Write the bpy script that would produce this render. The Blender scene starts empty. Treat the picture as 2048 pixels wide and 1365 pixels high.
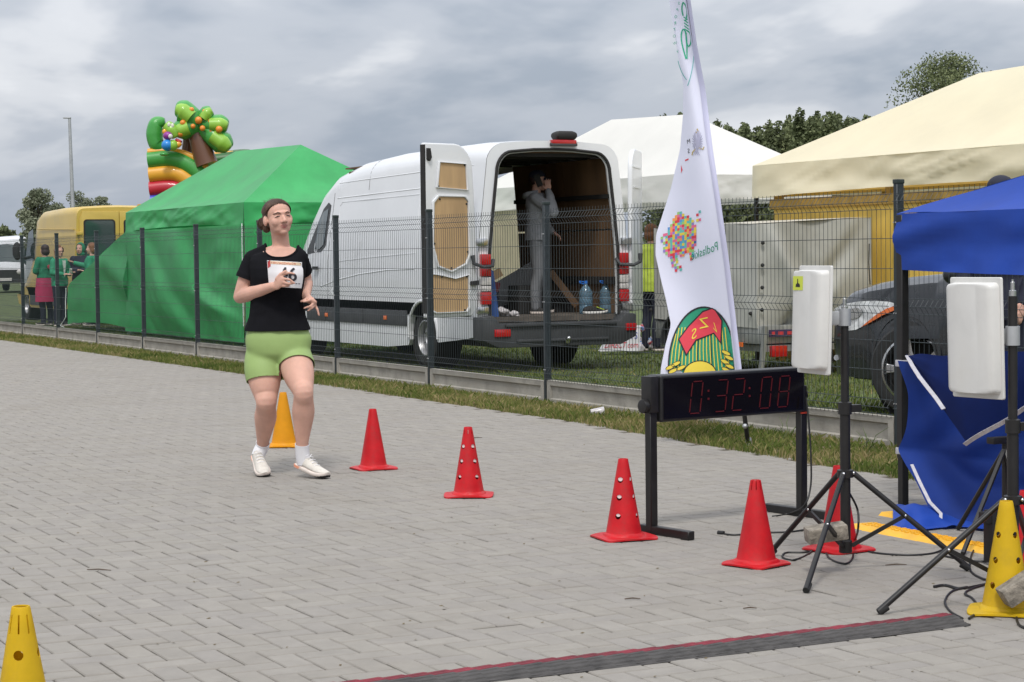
import bpy, bmesh, math, random
import numpy as np
from mathutils import Vector, Matrix
random.seed(7); np.random.seed(7)
S = bpy.context.scene
COL = S.collection
R_ = math.radians

# ------------------------------------------------------------------ camera
FPX, PITCH, ROLL, YAW, CAMH = 4000.0, .0422, -.0117, .4665, 1.3042
_cf = Vector((math.sin(YAW)*math.cos(PITCH), math.cos(YAW)*math.cos(PITCH), -math.sin(PITCH)))
_cr0 = Vector((math.cos(YAW), -math.sin(YAW), 0)); _cu0 = _cr0.cross(_cf)
CR = _cr0*math.cos(ROLL) + _cu0*math.sin(ROLL); CU = _cu0*math.cos(ROLL) - _cr0*math.sin(ROLL); CF = _cf
CPOS = Vector((0, 0, CAMH))
cam = bpy.data.cameras.new('camera'); camo = bpy.data.objects.new('camera', cam); COL.objects.link(camo)
m = Matrix((CR, CU, -CF)).transposed().to_4x4(); m.translation = CPOS
camo.matrix_world = m
cam.sensor_width = 36; cam.lens = 36*FPX/2048; cam.clip_start = .05; cam.clip_end = 6000
S.camera = camo

# ------------------------------------------------------------------ sky, sun, exposure
SUN_EL, SUN_AZ = R_(55), R_(-148)      # azimuth measured from +Y towards +X
w = bpy.data.worlds.new('World'); S.world = w; w.use_nodes = True
nt = w.node_tree; nt.nodes.clear()
def N(t, ty, **kw):
    n = t.nodes.new(ty)
    for k, v in kw.items(): setattr(n, k, v)
    return n
out = N(nt, 'ShaderNodeOutputWorld'); bg = N(nt, 'ShaderNodeBackground'); bg.inputs[1].default_value = .1
sky = N(nt, 'ShaderNodeTexSky', sky_type='NISHITA'); sky.sun_disc = False
sky.sun_elevation = SUN_EL; sky.sun_rotation = SUN_AZ; sky.dust_density = 3
tc = N(nt, 'ShaderNodeTexCoord'); sep = N(nt, 'ShaderNodeSeparateXYZ'); nt.links.new(tc.outputs['Generated'], sep.inputs[0])
def mth(t, op, a, b=None, clamp=False):
    n = N(t, 'ShaderNodeMath', operation=op); n.use_clamp = clamp
    for i, x in enumerate((a, b)):
        if x is None: continue
        if isinstance(x, (int, float)): n.inputs[i].default_value = x
        else: t.links.new(x, n.inputs[i])
    return n.outputs[0]
zc = mth(nt, 'ADD', mth(nt, 'MAXIMUM', sep.outputs[2], 0), .24)
px = mth(nt, 'DIVIDE', sep.outputs[0], zc); py = mth(nt, 'DIVIDE', sep.outputs[1], zc)
cmb = N(nt, 'ShaderNodeCombineXYZ'); nt.links.new(px, cmb.inputs[0]); nt.links.new(py, cmb.inputs[1])
def noise(t, vec, scale, detail=6, rough=.55, dist=0, lac=2.0):
    n = N(t, 'ShaderNodeTexNoise'); n.inputs['Scale'].default_value = scale; n.inputs['Detail'].default_value = detail
    n.inputs['Roughness'].default_value = rough; n.inputs['Distortion'].default_value = dist
    if vec is not None: t.links.new(vec, n.inputs['Vector'])
    return n.outputs['Fac']
def ramp(t, fac, stops, interp='LINEAR'):
    n = N(t, 'ShaderNodeValToRGB'); n.color_ramp.interpolation = interp
    el = n.color_ramp.elements
    while len(el) < len(stops): el.new(.5)
    for e, (p, c) in zip(el, stops): e.position = p; e.color = (*c, 1) if len(c) == 3 else c
    t.links.new(fac, n.inputs[0]); return n.outputs[0]
def mixc(t, fac, a, b, blend='MIX'):
    n = N(t, 'ShaderNodeMix', data_type='RGBA', blend_type=blend)
    for sock, x in ((n.inputs[0], fac), (n.inputs[6], a), (n.inputs[7], b)):
        if isinstance(x, (int, float)): sock.default_value = x
        elif isinstance(x, tuple): sock.default_value = (*x, 1) if len(x) == 3 else x
        else: t.links.new(x, sock)
    return n.outputs[2]
mp = N(nt, 'ShaderNodeMapping'); mp.inputs['Location'].default_value = (3.1, 7.7, .3); mp.inputs['Scale'].default_value = (1, .8, 1)
nt.links.new(cmb.outputs[0], mp.inputs[0])
n1 = noise(nt, mp.outputs[0], 2.1, 5, .5, .3)
n2 = noise(nt, mp.outputs[0], 5.5, 4, .45, .15)
cl = mth(nt, 'ADD', mth(nt, 'MULTIPLY', n1, .74), mth(nt, 'MULTIPLY', n2, .26))
ccol = ramp(nt, cl, [(.35, (2.6, 2.95, 3.5)), (.46, (3.7, 3.95, 4.4)), (.54, (5.0, 5.15, 5.45)), (.64, (6.2, 6.3, 6.5))], 'EASE')
# the air towards the horizon: bluer and darker in the distance, as in the whole sky in view
hzf = mth(nt, 'SUBTRACT', 1.0, mth(nt, 'MULTIPLY', sep.outputs[2], 11.0), clamp=True)
hz2 = mth(nt, 'MULTIPLY', hzf, .62)
c2 = mixc(nt, hz2, ccol, (2.2, 2.65, 3.4))
# overcast luminance law: brighter towards the zenith
zen = mth(nt, 'ADD', 1.0, mth(nt, 'MULTIPLY', mth(nt, 'MAXIMUM', sep.outputs[2], 0), 1.5))
zv = N(nt, 'ShaderNodeCombineXYZ')
for i in range(3): nt.links.new(zen, zv.inputs[i])
c3 = mixc(nt, 1.0, c2, zv.outputs[0], 'MULTIPLY')
fin = mixc(nt, .93, sky.outputs[0], c3)
nt.links.new(fin, bg.inputs[0]); nt.links.new(bg.outputs[0], out.inputs[0])
sl = bpy.data.lights.new('sun', 'SUN'); sl.energy = 1.5; sl.angle = R_(10); sl.color = (1, .97, .92)
so = bpy.data.objects.new('sun', sl); COL.objects.link(so)
sd = Vector((math.sin(SUN_AZ)*math.cos(SUN_EL), math.cos(SUN_AZ)*math.cos(SUN_EL), math.sin(SUN_EL)))
so.rotation_euler = (-sd).to_track_quat('-Z', 'Y').to_euler(); so.location = (0, 0, 30)
S.view_settings.view_transform = 'Standard'; S.view_settings.look = 'None'
S.view_settings.gamma = 1; S.view_settings.exposure = .45
S.view_settings.use_curve_mapping = False

# ------------------------------------------------------------------ helpers
def at(x, y, D):
    """real point D metres deep on the line of sight of photo pixel x, y (used to measure the place)"""
    return CPOS + D*(CF + CR*((x-1024)/FPX) + CU*((682.5-y)/FPX))
def gnd(x, y, z=0.0):
    d = CF + CR*((x-1024)/FPX) + CU*((682.5-y)/FPX)
    return CPOS + d*((z-CAMH)/d.z)
def onX(x, y, X):
    d = CF + CR*((x-1024)/FPX) + CU*((682.5-y)/FPX); return CPOS + d*(X/d.x)
def onY(x, y, Y):
    d = CF + CR*((x-1024)/FPX) + CU*((682.5-y)/FPX); return CPOS + d*(Y/d.y)
V = lambda *a: Vector(a)
def lerp(a, b, t): return a + (b-a)*t
def frame(d):
    d = Vector(d).normalized(); u = Vector((0, 0, 1)) if abs(d.z) < .9 else Vector((1, 0, 0))
    a = d.cross(u).normalized(); return a, a.cross(d).normalized()

class MB:
    def __init__(s): s.v = []; s.f = []; s.m = []
    def add(s, vs, fs, mi=0):
        o = len(s.v); s.v += [tuple(x) for x in vs]; s.f += [tuple(i+o for i in f) for f in fs]; s.m += [mi]*len(fs); return s
    def box(s, c, d, R=None, mi=0):
        c = Vector(c); vs = []
        for z in (-.5, .5):
            for y in (-.5, .5):
                for x in (-.5, .5):
                    p = Vector((x*d[0], y*d[1], z*d[2])); vs.append(c + (R @ p if R is not None else p))
        return s.add(vs, [(0, 2, 3, 1), (4, 5, 7, 6), (0, 1, 5, 4), (2, 6, 7, 3), (0, 4, 6, 2), (1, 3, 7, 5)], mi)
    def bar(s, a, b, wd, th, up=(0, 0, 1), mi=0):
        a = Vector(a); b = Vector(b); d = (b-a); L = d.length; d.normalize(); up = Vector(up)
        x = d.cross(up); x = x.normalized() if x.length > 1e-4 else frame(d)[0]; z = x.cross(d)
        return s.box((a+b)/2, (wd, L, th), Matrix((x, d, z)).transposed(), mi)
    def tube(s, pts, r, n=8, caps=True, mi=0, flat=None):
        pts = [Vector(p) for p in pts]; k = len(pts)
        rs = [r]*k if isinstance(r, (int, float)) else list(r)
        t0 = (pts[1]-pts[0]).normalized(); a, b = frame(t0); vs = []
        for i in range(k):
            t = (pts[min(i+1, k-1)] - pts[max(i-1, 0)]).normalized()
            a = (a - t*a.dot(t)).normalized(); b = t.cross(a)
            for j in range(n):
                q = 2*math.pi*j/n; vs.append(pts[i] + (a*math.cos(q) + b*math.sin(q))*rs[i])
        fs = [(i*n+j, i*n+(j+1) % n, (i+1)*n+(j+1) % n, (i+1)*n+j) for i in range(k-1) for j in range(n)]
        if caps: fs += [tuple(range(n-1, -1, -1)), tuple((k-1)*n+j for j in range(n))]
        return s.add(vs, fs, mi)
    def lathe(s, prof, n=24, c=(0, 0, 0), R=None, mi=0, close=False):
        c = Vector(c); vs = []
        for r, z in prof:
            for j in range(n):
                q = 2*math.pi*j/n; p = Vector((r*math.cos(q), r*math.sin(q), z)); vs.append(c + (R @ p if R is not None else p))
        k = len(prof)
        fs = [(i*n+j, i*n+(j+1) % n, (i+1)*n+(j+1) % n, (i+1)*n+j) for i in range(k-1) for j in range(n)]
        if close: fs += [tuple(range(n-1, -1, -1)), tuple((k-1)*n+j for j in range(n))]
        return s.add(vs, fs, mi)
    def loft(s, rings, caps=True, closed=True, mi=0, skip=None):
        n = len(rings[0]); vs = [p for r in rings for p in r]; fs = []
        for i in range(len(rings)-1):
            for j in range(n if closed else n-1):
                if skip and skip(i, j): continue
                fs.append((i*n+j, i*n+(j+1) % n, (i+1)*n+(j+1) % n, (i+1)*n+j))
        if caps: fs += [tuple(range(n-1, -1, -1)), tuple((len(rings)-1)*n+j for j in range(n))]
        return s.add(vs, fs, mi)
    def ball(s, c, r, nu=16, nv=10, R=None, mi=0):
        c = Vector(c); r = (r, r, r) if isinstance(r, (int, float)) else r
        vs = []; 
        for i in range(1, nv):
            ph = math.pi*i/nv
            for j in range(nu):
                q = 2*math.pi*j/nu
                p = Vector((r[0]*math.sin(ph)*math.cos(q), r[1]*math.sin(ph)*math.sin(q), r[2]*math.cos(ph)))
                vs.append(c + (R @ p if R is not None else p))
        tp = Vector((0, 0, r[2])); vs += [c + (R @ tp if R is not None else tp), c - (R @ tp if R is not None else tp)]
        o = (nv-1)*nu
        fs = [(i*nu+j, (i+1)*nu+j, (i+1)*nu+(j+1) % nu, i*nu+(j+1) % nu) for i in range(nv-2) for j in range(nu)]
        fs += [(o, j, (j+1) % nu) for j in range(nu)] + [(o+1, (nv-2)*nu+(j+1) % nu, (nv-2)*nu+j) for j in range(nu)]
        return s.add(vs, fs, mi)
    def prism(s, poly, fn, t0, t1, mi=0):
        """polygon (a,b) extruded between t0 and t1; fn(a,b,t)->point"""
        n = len(poly); vs = [fn(a, b, t0) for a, b in poly] + [fn(a, b, t1) for a, b in poly]
        fs = [tuple(range(n-1, -1, -1)), tuple(range(n, 2*n))] + [(i, (i+1) % n, n+(i+1) % n, n+i) for i in range(n)]
        return s.add(vs, fs, mi)
    def frame2(s, outer, inner, fn, t0, t1, mi=0):
        """closed ring between two polygons of equal count, extruded"""
        n = len(outer)
        vs = [fn(a, b, t) for t in (t0, t1) for P in (outer, inner) for a, b in P]
        fs = []
        for i in range(n):
            j = (i+1) % n
            fs += [(i, n+i, n+j, j), (2*n+i, 2*n+j, 3*n+j, 3*n+i), (i, j, 2*n+j, 2*n+i), (n+i, 3*n+i, 3*n+j, n+j)]
        return s.add(vs, fs, mi)
    def grid(s, fn, nu, nv, mi=0, thick=0):
        vs = [Vector(fn(i/nu, j/nv)) for j in range(nv+1) for i in range(nu+1)]
        fs = [(j*(nu+1)+i, j*(nu+1)+i+1, (j+1)*(nu+1)+i+1, (j+1)*(nu+1)+i) for j in range(nv) for i in range(nu)]
        return s.add(vs, fs, mi)
    def build(s, name, mat, parent=None, smooth=40, bevel=0, segs=2, local=False, solid=0, recalc=True, kind=None, label=None, sub=0):
        me = bpy.data.meshes.new(name); me.from_pydata(s.v, [], s.f)
        mats = mat if isinstance(mat, (list, tuple)) else [mat]
        for q in mats: me.materials.append(q)
        if len(mats) > 1: me.polygons.foreach_set('material_index', s.m)
        o = bpy.data.objects.new(name, me); COL.objects.link(o)
        return finish(o, parent, smooth, bevel, segs, local, solid, recalc, kind, label, sub)
def finish(o, parent=None, smooth=40, bevel=0, segs=2, local=False, solid=0, recalc=True, kind=None, label=None, sub=0):
    me = o.data
    if recalc or bevel or solid:
        bm = bmesh.new(); bm.from_mesh(me)
        if recalc: bmesh.ops.recalc_face_normals(bm, faces=bm.faces)
        if bevel:
            es = [e for e in bm.edges if len(e.link_faces) == 2 and e.calc_face_angle(0) > R_(30)]
            bmesh.ops.bevel(bm, geom=es, offset=bevel, segments=segs, affect='EDGES', profile=.6, clamp_overlap=True)
        if solid: 
            bmesh.ops.solidify(bm, geom=bm.faces, thickness=solid)
        bm.to_mesh(me); bm.free()
    if smooth:
        me.polygons.foreach_set('use_smooth', [True]*len(me.polygons)); me.set_sharp_from_angle(angle=R_(smooth))
    if parent is not None:
        o.parent = parent
        if not local:
            org = Vector(parent.get('_org', (0, 0, 0)))
            me.transform(Matrix.Translation(-org)); o['_org'] = tuple(org)
    if sub:
        md = o.modifiers.new('s', 'SUBSURF'); md.levels = sub; md.render_levels = sub
    if kind: o['kind'] = kind
    if label: o['label'] = label
    me.update(); return o
def thing(name, label, cat, loc, group=None, rotz=0):
    o = bpy.data.objects.new(name, None); COL.objects.link(o); o.location = loc; o.rotation_euler = (0, 0, rotz)
    o.empty_display_size = .1; o['label'] = label; o['category'] = cat; o['_org'] = tuple(loc)
    if group: o['group'] = group
    return o
def copy_tree(o, parent=None):
    c = o.copy(); COL.objects.link(c); c.parent = parent
    for ch in o.children: copy_tree(ch, c)
    return c

TMPS = bpy.data.scenes.new('workbench')      # small side scene, so that evaluating a shape stays quick
def evaluated(ob):
    TMPS.collection.objects.link(ob); vl = TMPS.view_layers[0]; vl.update()
    me = bpy.data.meshes.new_from_object(ob.evaluated_get(vl.depsgraph)); TMPS.collection.objects.unlink(ob); return me

# ------------------------------------------------------------------ materials
def M(name, col, rough=.6, metal=0, var=.1, vs=5.0, bump=0, bs=60, spec=.5, coat=0, trans=0, ior=1.45, alpha=1, emit=None, es=0, sss=0, tint=None, stretch=None, dirt=None, transl=0, world=False):
    m = bpy.data.materials.new(name); m.use_nodes = True; t = m.node_tree; b = t.nodes['Principled BSDF']
    b.inputs['Roughness'].default_value = rough; b.inputs['Metallic'].default_value = metal
    b.inputs['Specular IOR Level'].default_value = spec; b.inputs['Coat Weight'].default_value = coat
    b.inputs['Transmission Weight'].default_value = trans; b.inputs['IOR'].default_value = ior; b.inputs['Alpha'].default_value = alpha
    tcn = N(t, 'ShaderNodeTexCoord'); vec = N(t, 'ShaderNodeNewGeometry').outputs['Position'] if world else tcn.outputs['Object']
    if stretch:
        mp = N(t, 'ShaderNodeMapping'); mp.inputs['Scale'].default_value = stretch; t.links.new(vec, mp.inputs[0]); vec = mp.outputs[0]
    c = None
    if var:
        f = noise(t, vec, vs, 6, .6)
        lo = tuple(max(0, x*(1-var*1.6)) for x in col); hi = tuple(min(1, x*(1+var*1.2)) for x in col)
        c = ramp(t, f, [(.3, lo), (.7, hi)])
        rr = N(t, 'ShaderNodeMapRange'); rr.inputs[3].default_value = max(.02, rough-.08); rr.inputs[4].default_value = min(1, rough+.08)
        t.links.new(f, rr.inputs[0]); t.links.new(rr.outputs[0], b.inputs['Roughness'])
    if tint:   # per-piece tint from a mesh attribute: list of colours
        at_ = N(t, 'ShaderNodeAttribute', attribute_name='tint')
        tc_ = ramp(t, at_.outputs['Fac'], [(i/(len(tint)-1), q) for i, q in enumerate(tint)])
        c = mixc(t, 1.0, tc_, ramp(t, noise(t, vec, vs, 5, .65), [(.3, (1-var,)*3), (.7, (1,)*3)]), 'MULTIPLY') if var else tc_
    if dirt:   # (colour, scale, amount): blotches of wear with a shape of their own
        f = noise(t, vec, dirt[1], 7, .65); k = N(t, 'ShaderNodeMapRange'); k.inputs[1].default_value = .52; k.inputs[2].default_value = .75; k.inputs[4].default_value = dirt[2]
        t.links.new(f, k.inputs[0]); c = mixc(t, k.outputs[0], c if c else col, dirt[0])
    if c: t.links.new(c, b.inputs['Base Color'])
    else: b.inputs['Base Color'].default_value = (*col, 1)
    if bump:
        bn = N(t, 'ShaderNodeBump'); bn.inputs['Strength'].default_value = bump; bn.inputs['Distance'].default_value = .01
        t.links.new(noise(t, vec, bs, 4, .6), bn.inputs['Height']); t.links.new(bn.outputs[0], b.inputs['Normal'])
    if emit: b.inputs['Emission Color'].default_value = (*emit, 1); b.inputs['Emission Strength'].default_value = es
    if sss: b.inputs['Subsurface Weight'].default_value = sss; b.inputs['Subsurface Radius'].default_value = (.02, .008, .004); b.inputs['Subsurface Scale'].default_value = .5
    if transl:
        tr = N(t, 'ShaderNodeBsdfTranslucent'); mx = N(t, 'ShaderNodeMixShader'); mx.inputs[0].default_value = transl
        if c: t.links.new(c, tr.inputs[0])
        else: tr.inputs[0].default_value = (*col, 1)
        o_ = t.nodes['Material Output']; t.links.new(b.outputs[0], mx.inputs[1]); t.links.new(tr.outputs[0], mx.inputs[2]); t.links.new(mx.outputs[0], o_.inputs[0])
    return m
# ------------------------------------------------------------------ the ground
mat_far = M('field_grass', (.085, .105, .035), .95, var=.35, vs=.6, bump=.5, bs=30)
g = MB(); g.grid(lambda u, v: (-2500+5000*u, -2500+5000*v, -.05), 40, 40)
ground = g.build('ground', mat_far, smooth=0); ground['kind'] = 'structure'

EDGE = [(-30, 6.9), (4, 7.0), (9.8, 7.2), (14, 7.5), (18.8, 7.55), (33, 7.45), (70, 7.4)]
def xedge(y): return float(np.interp(y, [e[0] for e in EDGE], [e[1] for e in EDGE]))
mat_joint = M('joint_sand', (.10, .085, .062), .95, var=.3, vs=30, bump=.4, bs=200)
pv = MB(); ys = [-30, 4, 9.8, 14, 18.8, 33, 70]
vs = []; fs = []
for i, y in enumerate(ys): vs += [(-40, y, -.009), (xedge(y), y, -.009)]
for i in range(len(ys)-1): fs.append((2*i, 2*i+1, 2*i+3, 2*i+2))
pv.add(vs, fs); pavement = pv.build('pavement', mat_joint, smooth=0); pavement['kind'] = 'structure'

# paving bricks, 10 x 20 cm herringbone, laid square to the fence
TINTS = [(.245, .226, .200), (.272, .251, .223), (.29, .269, .239), (.274, .254, .231), (.302, .280, .250), (.284, .257, .223)]
mat_brick = M('concrete_brick', (.4, .38, .36), .88, var=.16, vs=9, bump=.35, bs=260, tint=TINTS, spec=.3, dirt=((.19, .165, .135), .7, .38), world=True)
def brick_verts(x0, y0, lx, ly, z, ta=0, tb=0):
    j = .0029; b = .004; o = []
    for (e, zz) in ((j, z-.014), (j, z-.004), (j+b, z)):
        for (px_, py_) in ((x0+e, y0+e), (x0+lx-e, y0+e), (x0+lx-e, y0+ly-e), (x0+e, y0+ly-e)):
            o.append((px_, py_, zz + ta*(px_-x0) + tb*(py_-y0)))
    return o
BF = [(0, 1, 5, 4), (1, 2, 6, 5), (2, 3, 7, 6), (3, 0, 4, 7), (4, 5, 9, 8), (5, 6, 10, 9), (6, 7, 11, 10), (7, 4, 8, 11), (8, 9, 10, 11)]
u = .1
bricks = []
for iy in range(44, 345):
    y = iy*u
    x_lo = max(-2.2, .219*y - 2.2 - (0 if y > 8 else .6)); x_hi = xedge(y)
    for ix in range(int(x_lo/u), int(x_hi/u)+1):
        k = (ix+iy) % 4
        if k == 0 and (ix+2)*u <= x_hi+.06: bricks.append((ix*u, y, 2*u, u))
        elif k == 2 and (ix+1)*u <= x_hi+.06: bricks.append((ix*u, y, u, 2*u))
def fpx(b):  # photo position of a brick's middle
    d = Vector((b[0]+b[2]/2, b[1]+b[3]/2, 0)) - CPOS; z = d.dot(CF)
    return 1024+FPX*d.dot(CR)/z, 682.5-FPX*d.dot(CU)/z, z
inview = [b for b in bricks if -20 < fpx(b)[0] < 2068 and fpx(b)[1] < 1385]
inview.sort(key=lambda b: fpx(b)[2])
near = set(inview[:300])
protos = {}
def brick_obj(b):
    horiz = b[2] > b[3]; kk = random.randrange(8); key = (horiz, kk)
    if key not in protos:
        me = bpy.data.meshes.new('brick'); me.from_pydata(brick_verts(0, 0, b[2], b[3], 0), [], BF); me.materials.append(mat_brick)
        a = me.attributes.new('tint', 'FLOAT', 'FACE'); a.data.foreach_set('value', [.22+.56*kk/7]*len(BF)); protos[key] = me
    o = bpy.data.objects.new('brick', protos[key]); COL.objects.link(o); o.parent = pavement
    o.location = (b[0], b[1], random.gauss(0, .0009)); o.rotation_euler = (random.gauss(0, .004), random.gauss(0, .004), random.gauss(0, .003))
rest = MB(); tint = []
for b in bricks:
    if b in near: brick_obj(b); continue
    rest.add(brick_verts(b[0]+random.gauss(0, .0006), b[1]+random.gauss(0, .0006), b[2], b[3], random.gauss(0, .0009), random.gauss(0, .004), random.gauss(0, .004)), BF)
    tint += [min(1, max(0, random.gauss(.5, .14)))]*len(BF)
ro = rest.build('brick_field', mat_brick, pavement, smooth=0, recalc=False); ro['kind'] = 'stuff'
a = ro.data.attributes.new('tint', 'FLOAT', 'FACE'); a.data.foreach_set('value', tint)
# beyond the laid-out bricks the paving goes on as a plain brick-coloured sheet
mat_pfar = M('paving_far', (.278, .255, .225), .88, var=.06, vs=8, bump=.3, bs=120)
q = MB(); vs = []; fs = []
for y in (-30, 4.37): vs += [(-40, y, -.003), (xedge(y), y, -.003)]
fs.append((0, 1, 3, 2)); q.add(vs, fs)
vs = []
for y in (34.5, 70): vs += [(.219*34.5-2.1, y, -.003), (xedge(y), y, -.003)]
q.add(vs, [(0, 1, 3, 2)])
vs = []
for i, y in enumerate((4.37, 8, 34.5, 70)): vs += [(-40, y, -.003), (max(-2.2, .219*y-2.2-(0 if y > 8 else .6)), y, -.003)]
q.add(vs, [(0, 1, 3, 2), (2, 3, 5, 4), (4, 5, 7, 6)])
q.build('paving_sheet', mat_pfar, pavement, smooth=0)['kind'] = 'stuff'

# verge and soil under the fence
mat_soil = M('verge_soil', (.16, .125, .07), .95, var=.4, vs=7, bump=.8, bs=50)
q = MB(); yy = np.linspace(2, 60, 117); vs = []; fs = []
for y in yy: vs += [(xedge(y)-.005, y, -.012), (xedge(y)+.1, y, .004), (8.21, y, .018), (8.5, y, .0)]
for i in range(len(yy)-1):
    for j in range(3): fs.append((4*i+j, 4*i+j+1, 4*i+j+5, 4*i+j+4))
q.add(vs, fs); verge = q.build('verge', mat_soil, smooth=60); verge['kind'] = 'structure'

mat_blade = M('grass_blade', (.2, .2, .05), .8, var=0, tint=[(.045, .075, .014), (.085, .125, .025), (.135, .17, .04), (.25, .22, .085), (.36, .29, .15)], spec=.2, transl=.25)
def blades(name, n, xs, ys_, zf, hmin, hmax, wd, tints, label, seed):
    rg = np.random.default_rng(seed)
    x = xs(rg, n); y = ys_(rg, n); ok = x > -1e8
    if callable(zf): z = zf(x, y)
    else: z = np.full(n, zf)
    h = hmin + (hmax-hmin)*rg.random(n)**2.2
    an = rg.random(n)*2*np.pi; ln = rg.normal(0, .55, n)*h; la = rg.random(n)*2*np.pi
    dx, dy = np.cos(an)*wd*(.6+.8*rg.random(n)), np.sin(an)*wd*(.6+.8*rg.random(n))
    v = np.zeros((n, 4, 3))
    v[:, 0] = np.stack([x-dx, y-dy, z-.01], 1); v[:, 1] = np.stack([x+dx, y+dy, z-.01], 1)
    mx, my = x+.35*ln*np.cos(la), y+.35*ln*np.sin(la)
    v[:, 2] = np.stack([mx+dx*.7, my+dy*.7, z+.6*h], 1); v[:, 3] = np.stack([x+ln*np.cos(la), y+ln*np.sin(la), z+h], 1)
    me = bpy.data.meshes.new(name); me.vertices.add(4*n); me.vertices.foreach_set('co', v.ravel())
    idx = np.arange(n)*4
    f = np.stack([idx, idx+1, idx+2, idx, idx+2, idx+3], 1).ravel()
    me.loops.add(6*n); me.loops.foreach_set('vertex_index', f.astype(np.int32))
    me.polygons.add(2*n); me.polygons.foreach_set('loop_start', np.arange(2*n, dtype=np.int32)*3); me.polygons.foreach_set('loop_total', np.full(2*n, 3, dtype=np.int32))
    me.update(); me.materials.append(mat_blade)
    patch = np.sin(x*2.1+np.sin(y*1.3)*2)*np.cos(y*.9+x)*.5 + .25*np.sin(y*4.1+x*3)
    tt = np.clip(rg.normal(tints[0], tints[1], n) + patch*tints[2], 0, 1)
    a = me.attributes.new('tint', 'FLOAT', 'FACE'); a.data.foreach_set('value', np.repeat(tt, 2).astype(np.float32))
    o = bpy.data.objects.new(name, me); COL.objects.link(o); o['kind'] = 'stuff'; o['label'] = label; o['category'] = 'grass'; return o
def edge_np(y): return np.interp(y, [e[0] for e in EDGE], [e[1] for e in EDGE])
_yy = {}
def vy(rg, n):
    t = rg.random(n); y = 6 + (40-6)*t**1.7; _yy['y'] = y; return y
def vx(rg, n):
    y = 6 + (42-6)*rg.random(n)**1.7; _yy['y'] = y
    e = edge_np(y); return e - .03 + (8.19-e)*rg.random(n)
blades('verge_grass', 95000, vx, lambda rg, n: _yy['y'], .008, .012, .065, .0032, (.53, .2, .35), 'short dry patchy grass on the verge along the fence', 3)
def fx(rg, n):
    x = 8.28 + 9*rg.random(n)**1.6; _yy['x'] = x; return x
blades('field_grass', 130000, fx, lambda rg, n: 9 + 36*rg.random(n)**1.3, -.03, .02, .06, .006, (.42, .16, .25), 'green grass of the field behind the fence', 4)
q = MB(); q.grid(lambda a, b: (8.4+60*a, -5+120*b, -.03+.01*math.sin(a*40)*math.cos(b*60)), 60, 80)
fo = q.build('field', M('field_near', (.075, .10, .03), .95, var=.4, vs=2.5, bump=.8, bs=40), smooth=60); fo['kind'] = 'structure'

# ------------------------------------------------------------------ the fence
mat_post = M('anthracite_paint', (.022, .03, .035), .45, var=.15, vs=20)
mat_wire = M('wire_paint', (.03, .04, .045), .5, var=.1)
mat_conc = M('plinth_concrete', (.33, .31, .27), .92, var=.18, vs=6, bump=.4, bs=90, dirt=((.16, .14, .11), 3, .6))
FX, FY0, FH = 8.235, 13.158, 1.757
fence = thing('fence', 'dark grey welded wire mesh fence on concrete plinth boards beside the paving', 'fence', (FX, FY0, 0))
post_me = None
for i in range(-3, 13):
    y = FY0 + 2.5*i
    q = MB(); q.box((FX, y, FH/2-.05), (.06, .04, FH+.1)); po = q.build('post', mat_post, fence, bevel=.004, segs=1)
    q = MB(); q.box((FX, y, FH+.012), (.066, .046, .03)); q.build('cap', M('post_cap', (.02, .03, .028), .5, var=0) if i == -3 else bpy.data.materials['post_cap'], po, bevel=.006)
    q = MB()
    for z in (.3, .9, 1.5):
        for dy in (-.012, .012):
            q = MB(); q.tube([(FX-.03, y+dy, z), (FX-.036, y+dy, z)], .005, 6)
            q.build('bolt', bpy.data.materials.get('bolt_steel') or M('bolt_steel', (.6, .6, .6), .35, 1, var=0), po)
def zfold(z):
    for zc_ in (1.638, .947, .272):
        if abs(z-zc_) < .05: return .034*(1-abs(z-zc_)/.05)
    return 0
HZ = [1.688, 1.638, 1.588, 1.395, 1.195, .997, .947, .897, .715, .519, .322, .272, .225]
def panel_mesh():
    q = MB(); L = 2.5-.05; nw = 49
    zs = [.205, .222, .272, .322, .897, .947, .997, 1.588, 1.638, 1.688, 1.722]
    for k in range(nw):
        y = .025 + L*(k+.5)/nw
        q.tube([(-.03-zfold(z), y, z) for z in zs], .0021, 4)
    for z in HZ: q.tube([(-.034-zfold(z), .022, z), (-.034-zfold(z), 2.478, z)], .0025, 5)
    return q
pm = panel_mesh(); pmesh = None
for i in range(-3, 12):
    y = FY0 + 2.5*i
    if pmesh is None:
        o = pm.build('wire_panel', mat_wire, fence, local=True, smooth=0, recalc=False); pmesh = o.data; o['kind'] = 'stuff'
    else:
        o = bpy.data.objects.new('wire_panel', pmesh); COL.objects.link(o); o.parent = fence; o['kind'] = 'stuff'
    o.location = (0, y-FY0, 0)
    # plinth board: a frame with a recessed panel
    q = MB(); a0, a1 = y+.03, y+2.47; z0, z1 = -.08, .205+random.uniform(-.006, .006)
    out_ = [(a0, z0), (a1, z0), (a1, z1), (a0, z1)]; inn = [(a0+.06, .045), (a1-.06, .045), (a1-.06, z1-.045), (a0+.06, z1-.045)]
    rec = [(a0+.068, .055), (a1-.068, .055), (a1-.068, z1-.055), (a0+.068, z1-.055)]
    fn = lambda a, b, t: (t, a, b)
    q.frame2(out_, inn, fn, FX-.026, FX+.026); 
    n = 4; vs = [fn(a, b, FX-.026) for a, b in inn] + [fn(a, b, FX-.006) for a, b in rec]
    q.add(vs, [(k, (k+1) % 4, 4+(k+1) % 4, 4+k) for k in range(4)] + [(4, 5, 6, 7)])
    q.build('plinth_board', mat_conc, fence, smooth=0)
from mathutils import noise as mnoise
def nz(x, y, z=0.0): return mnoise.noise(Vector((x, y, z)))
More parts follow.
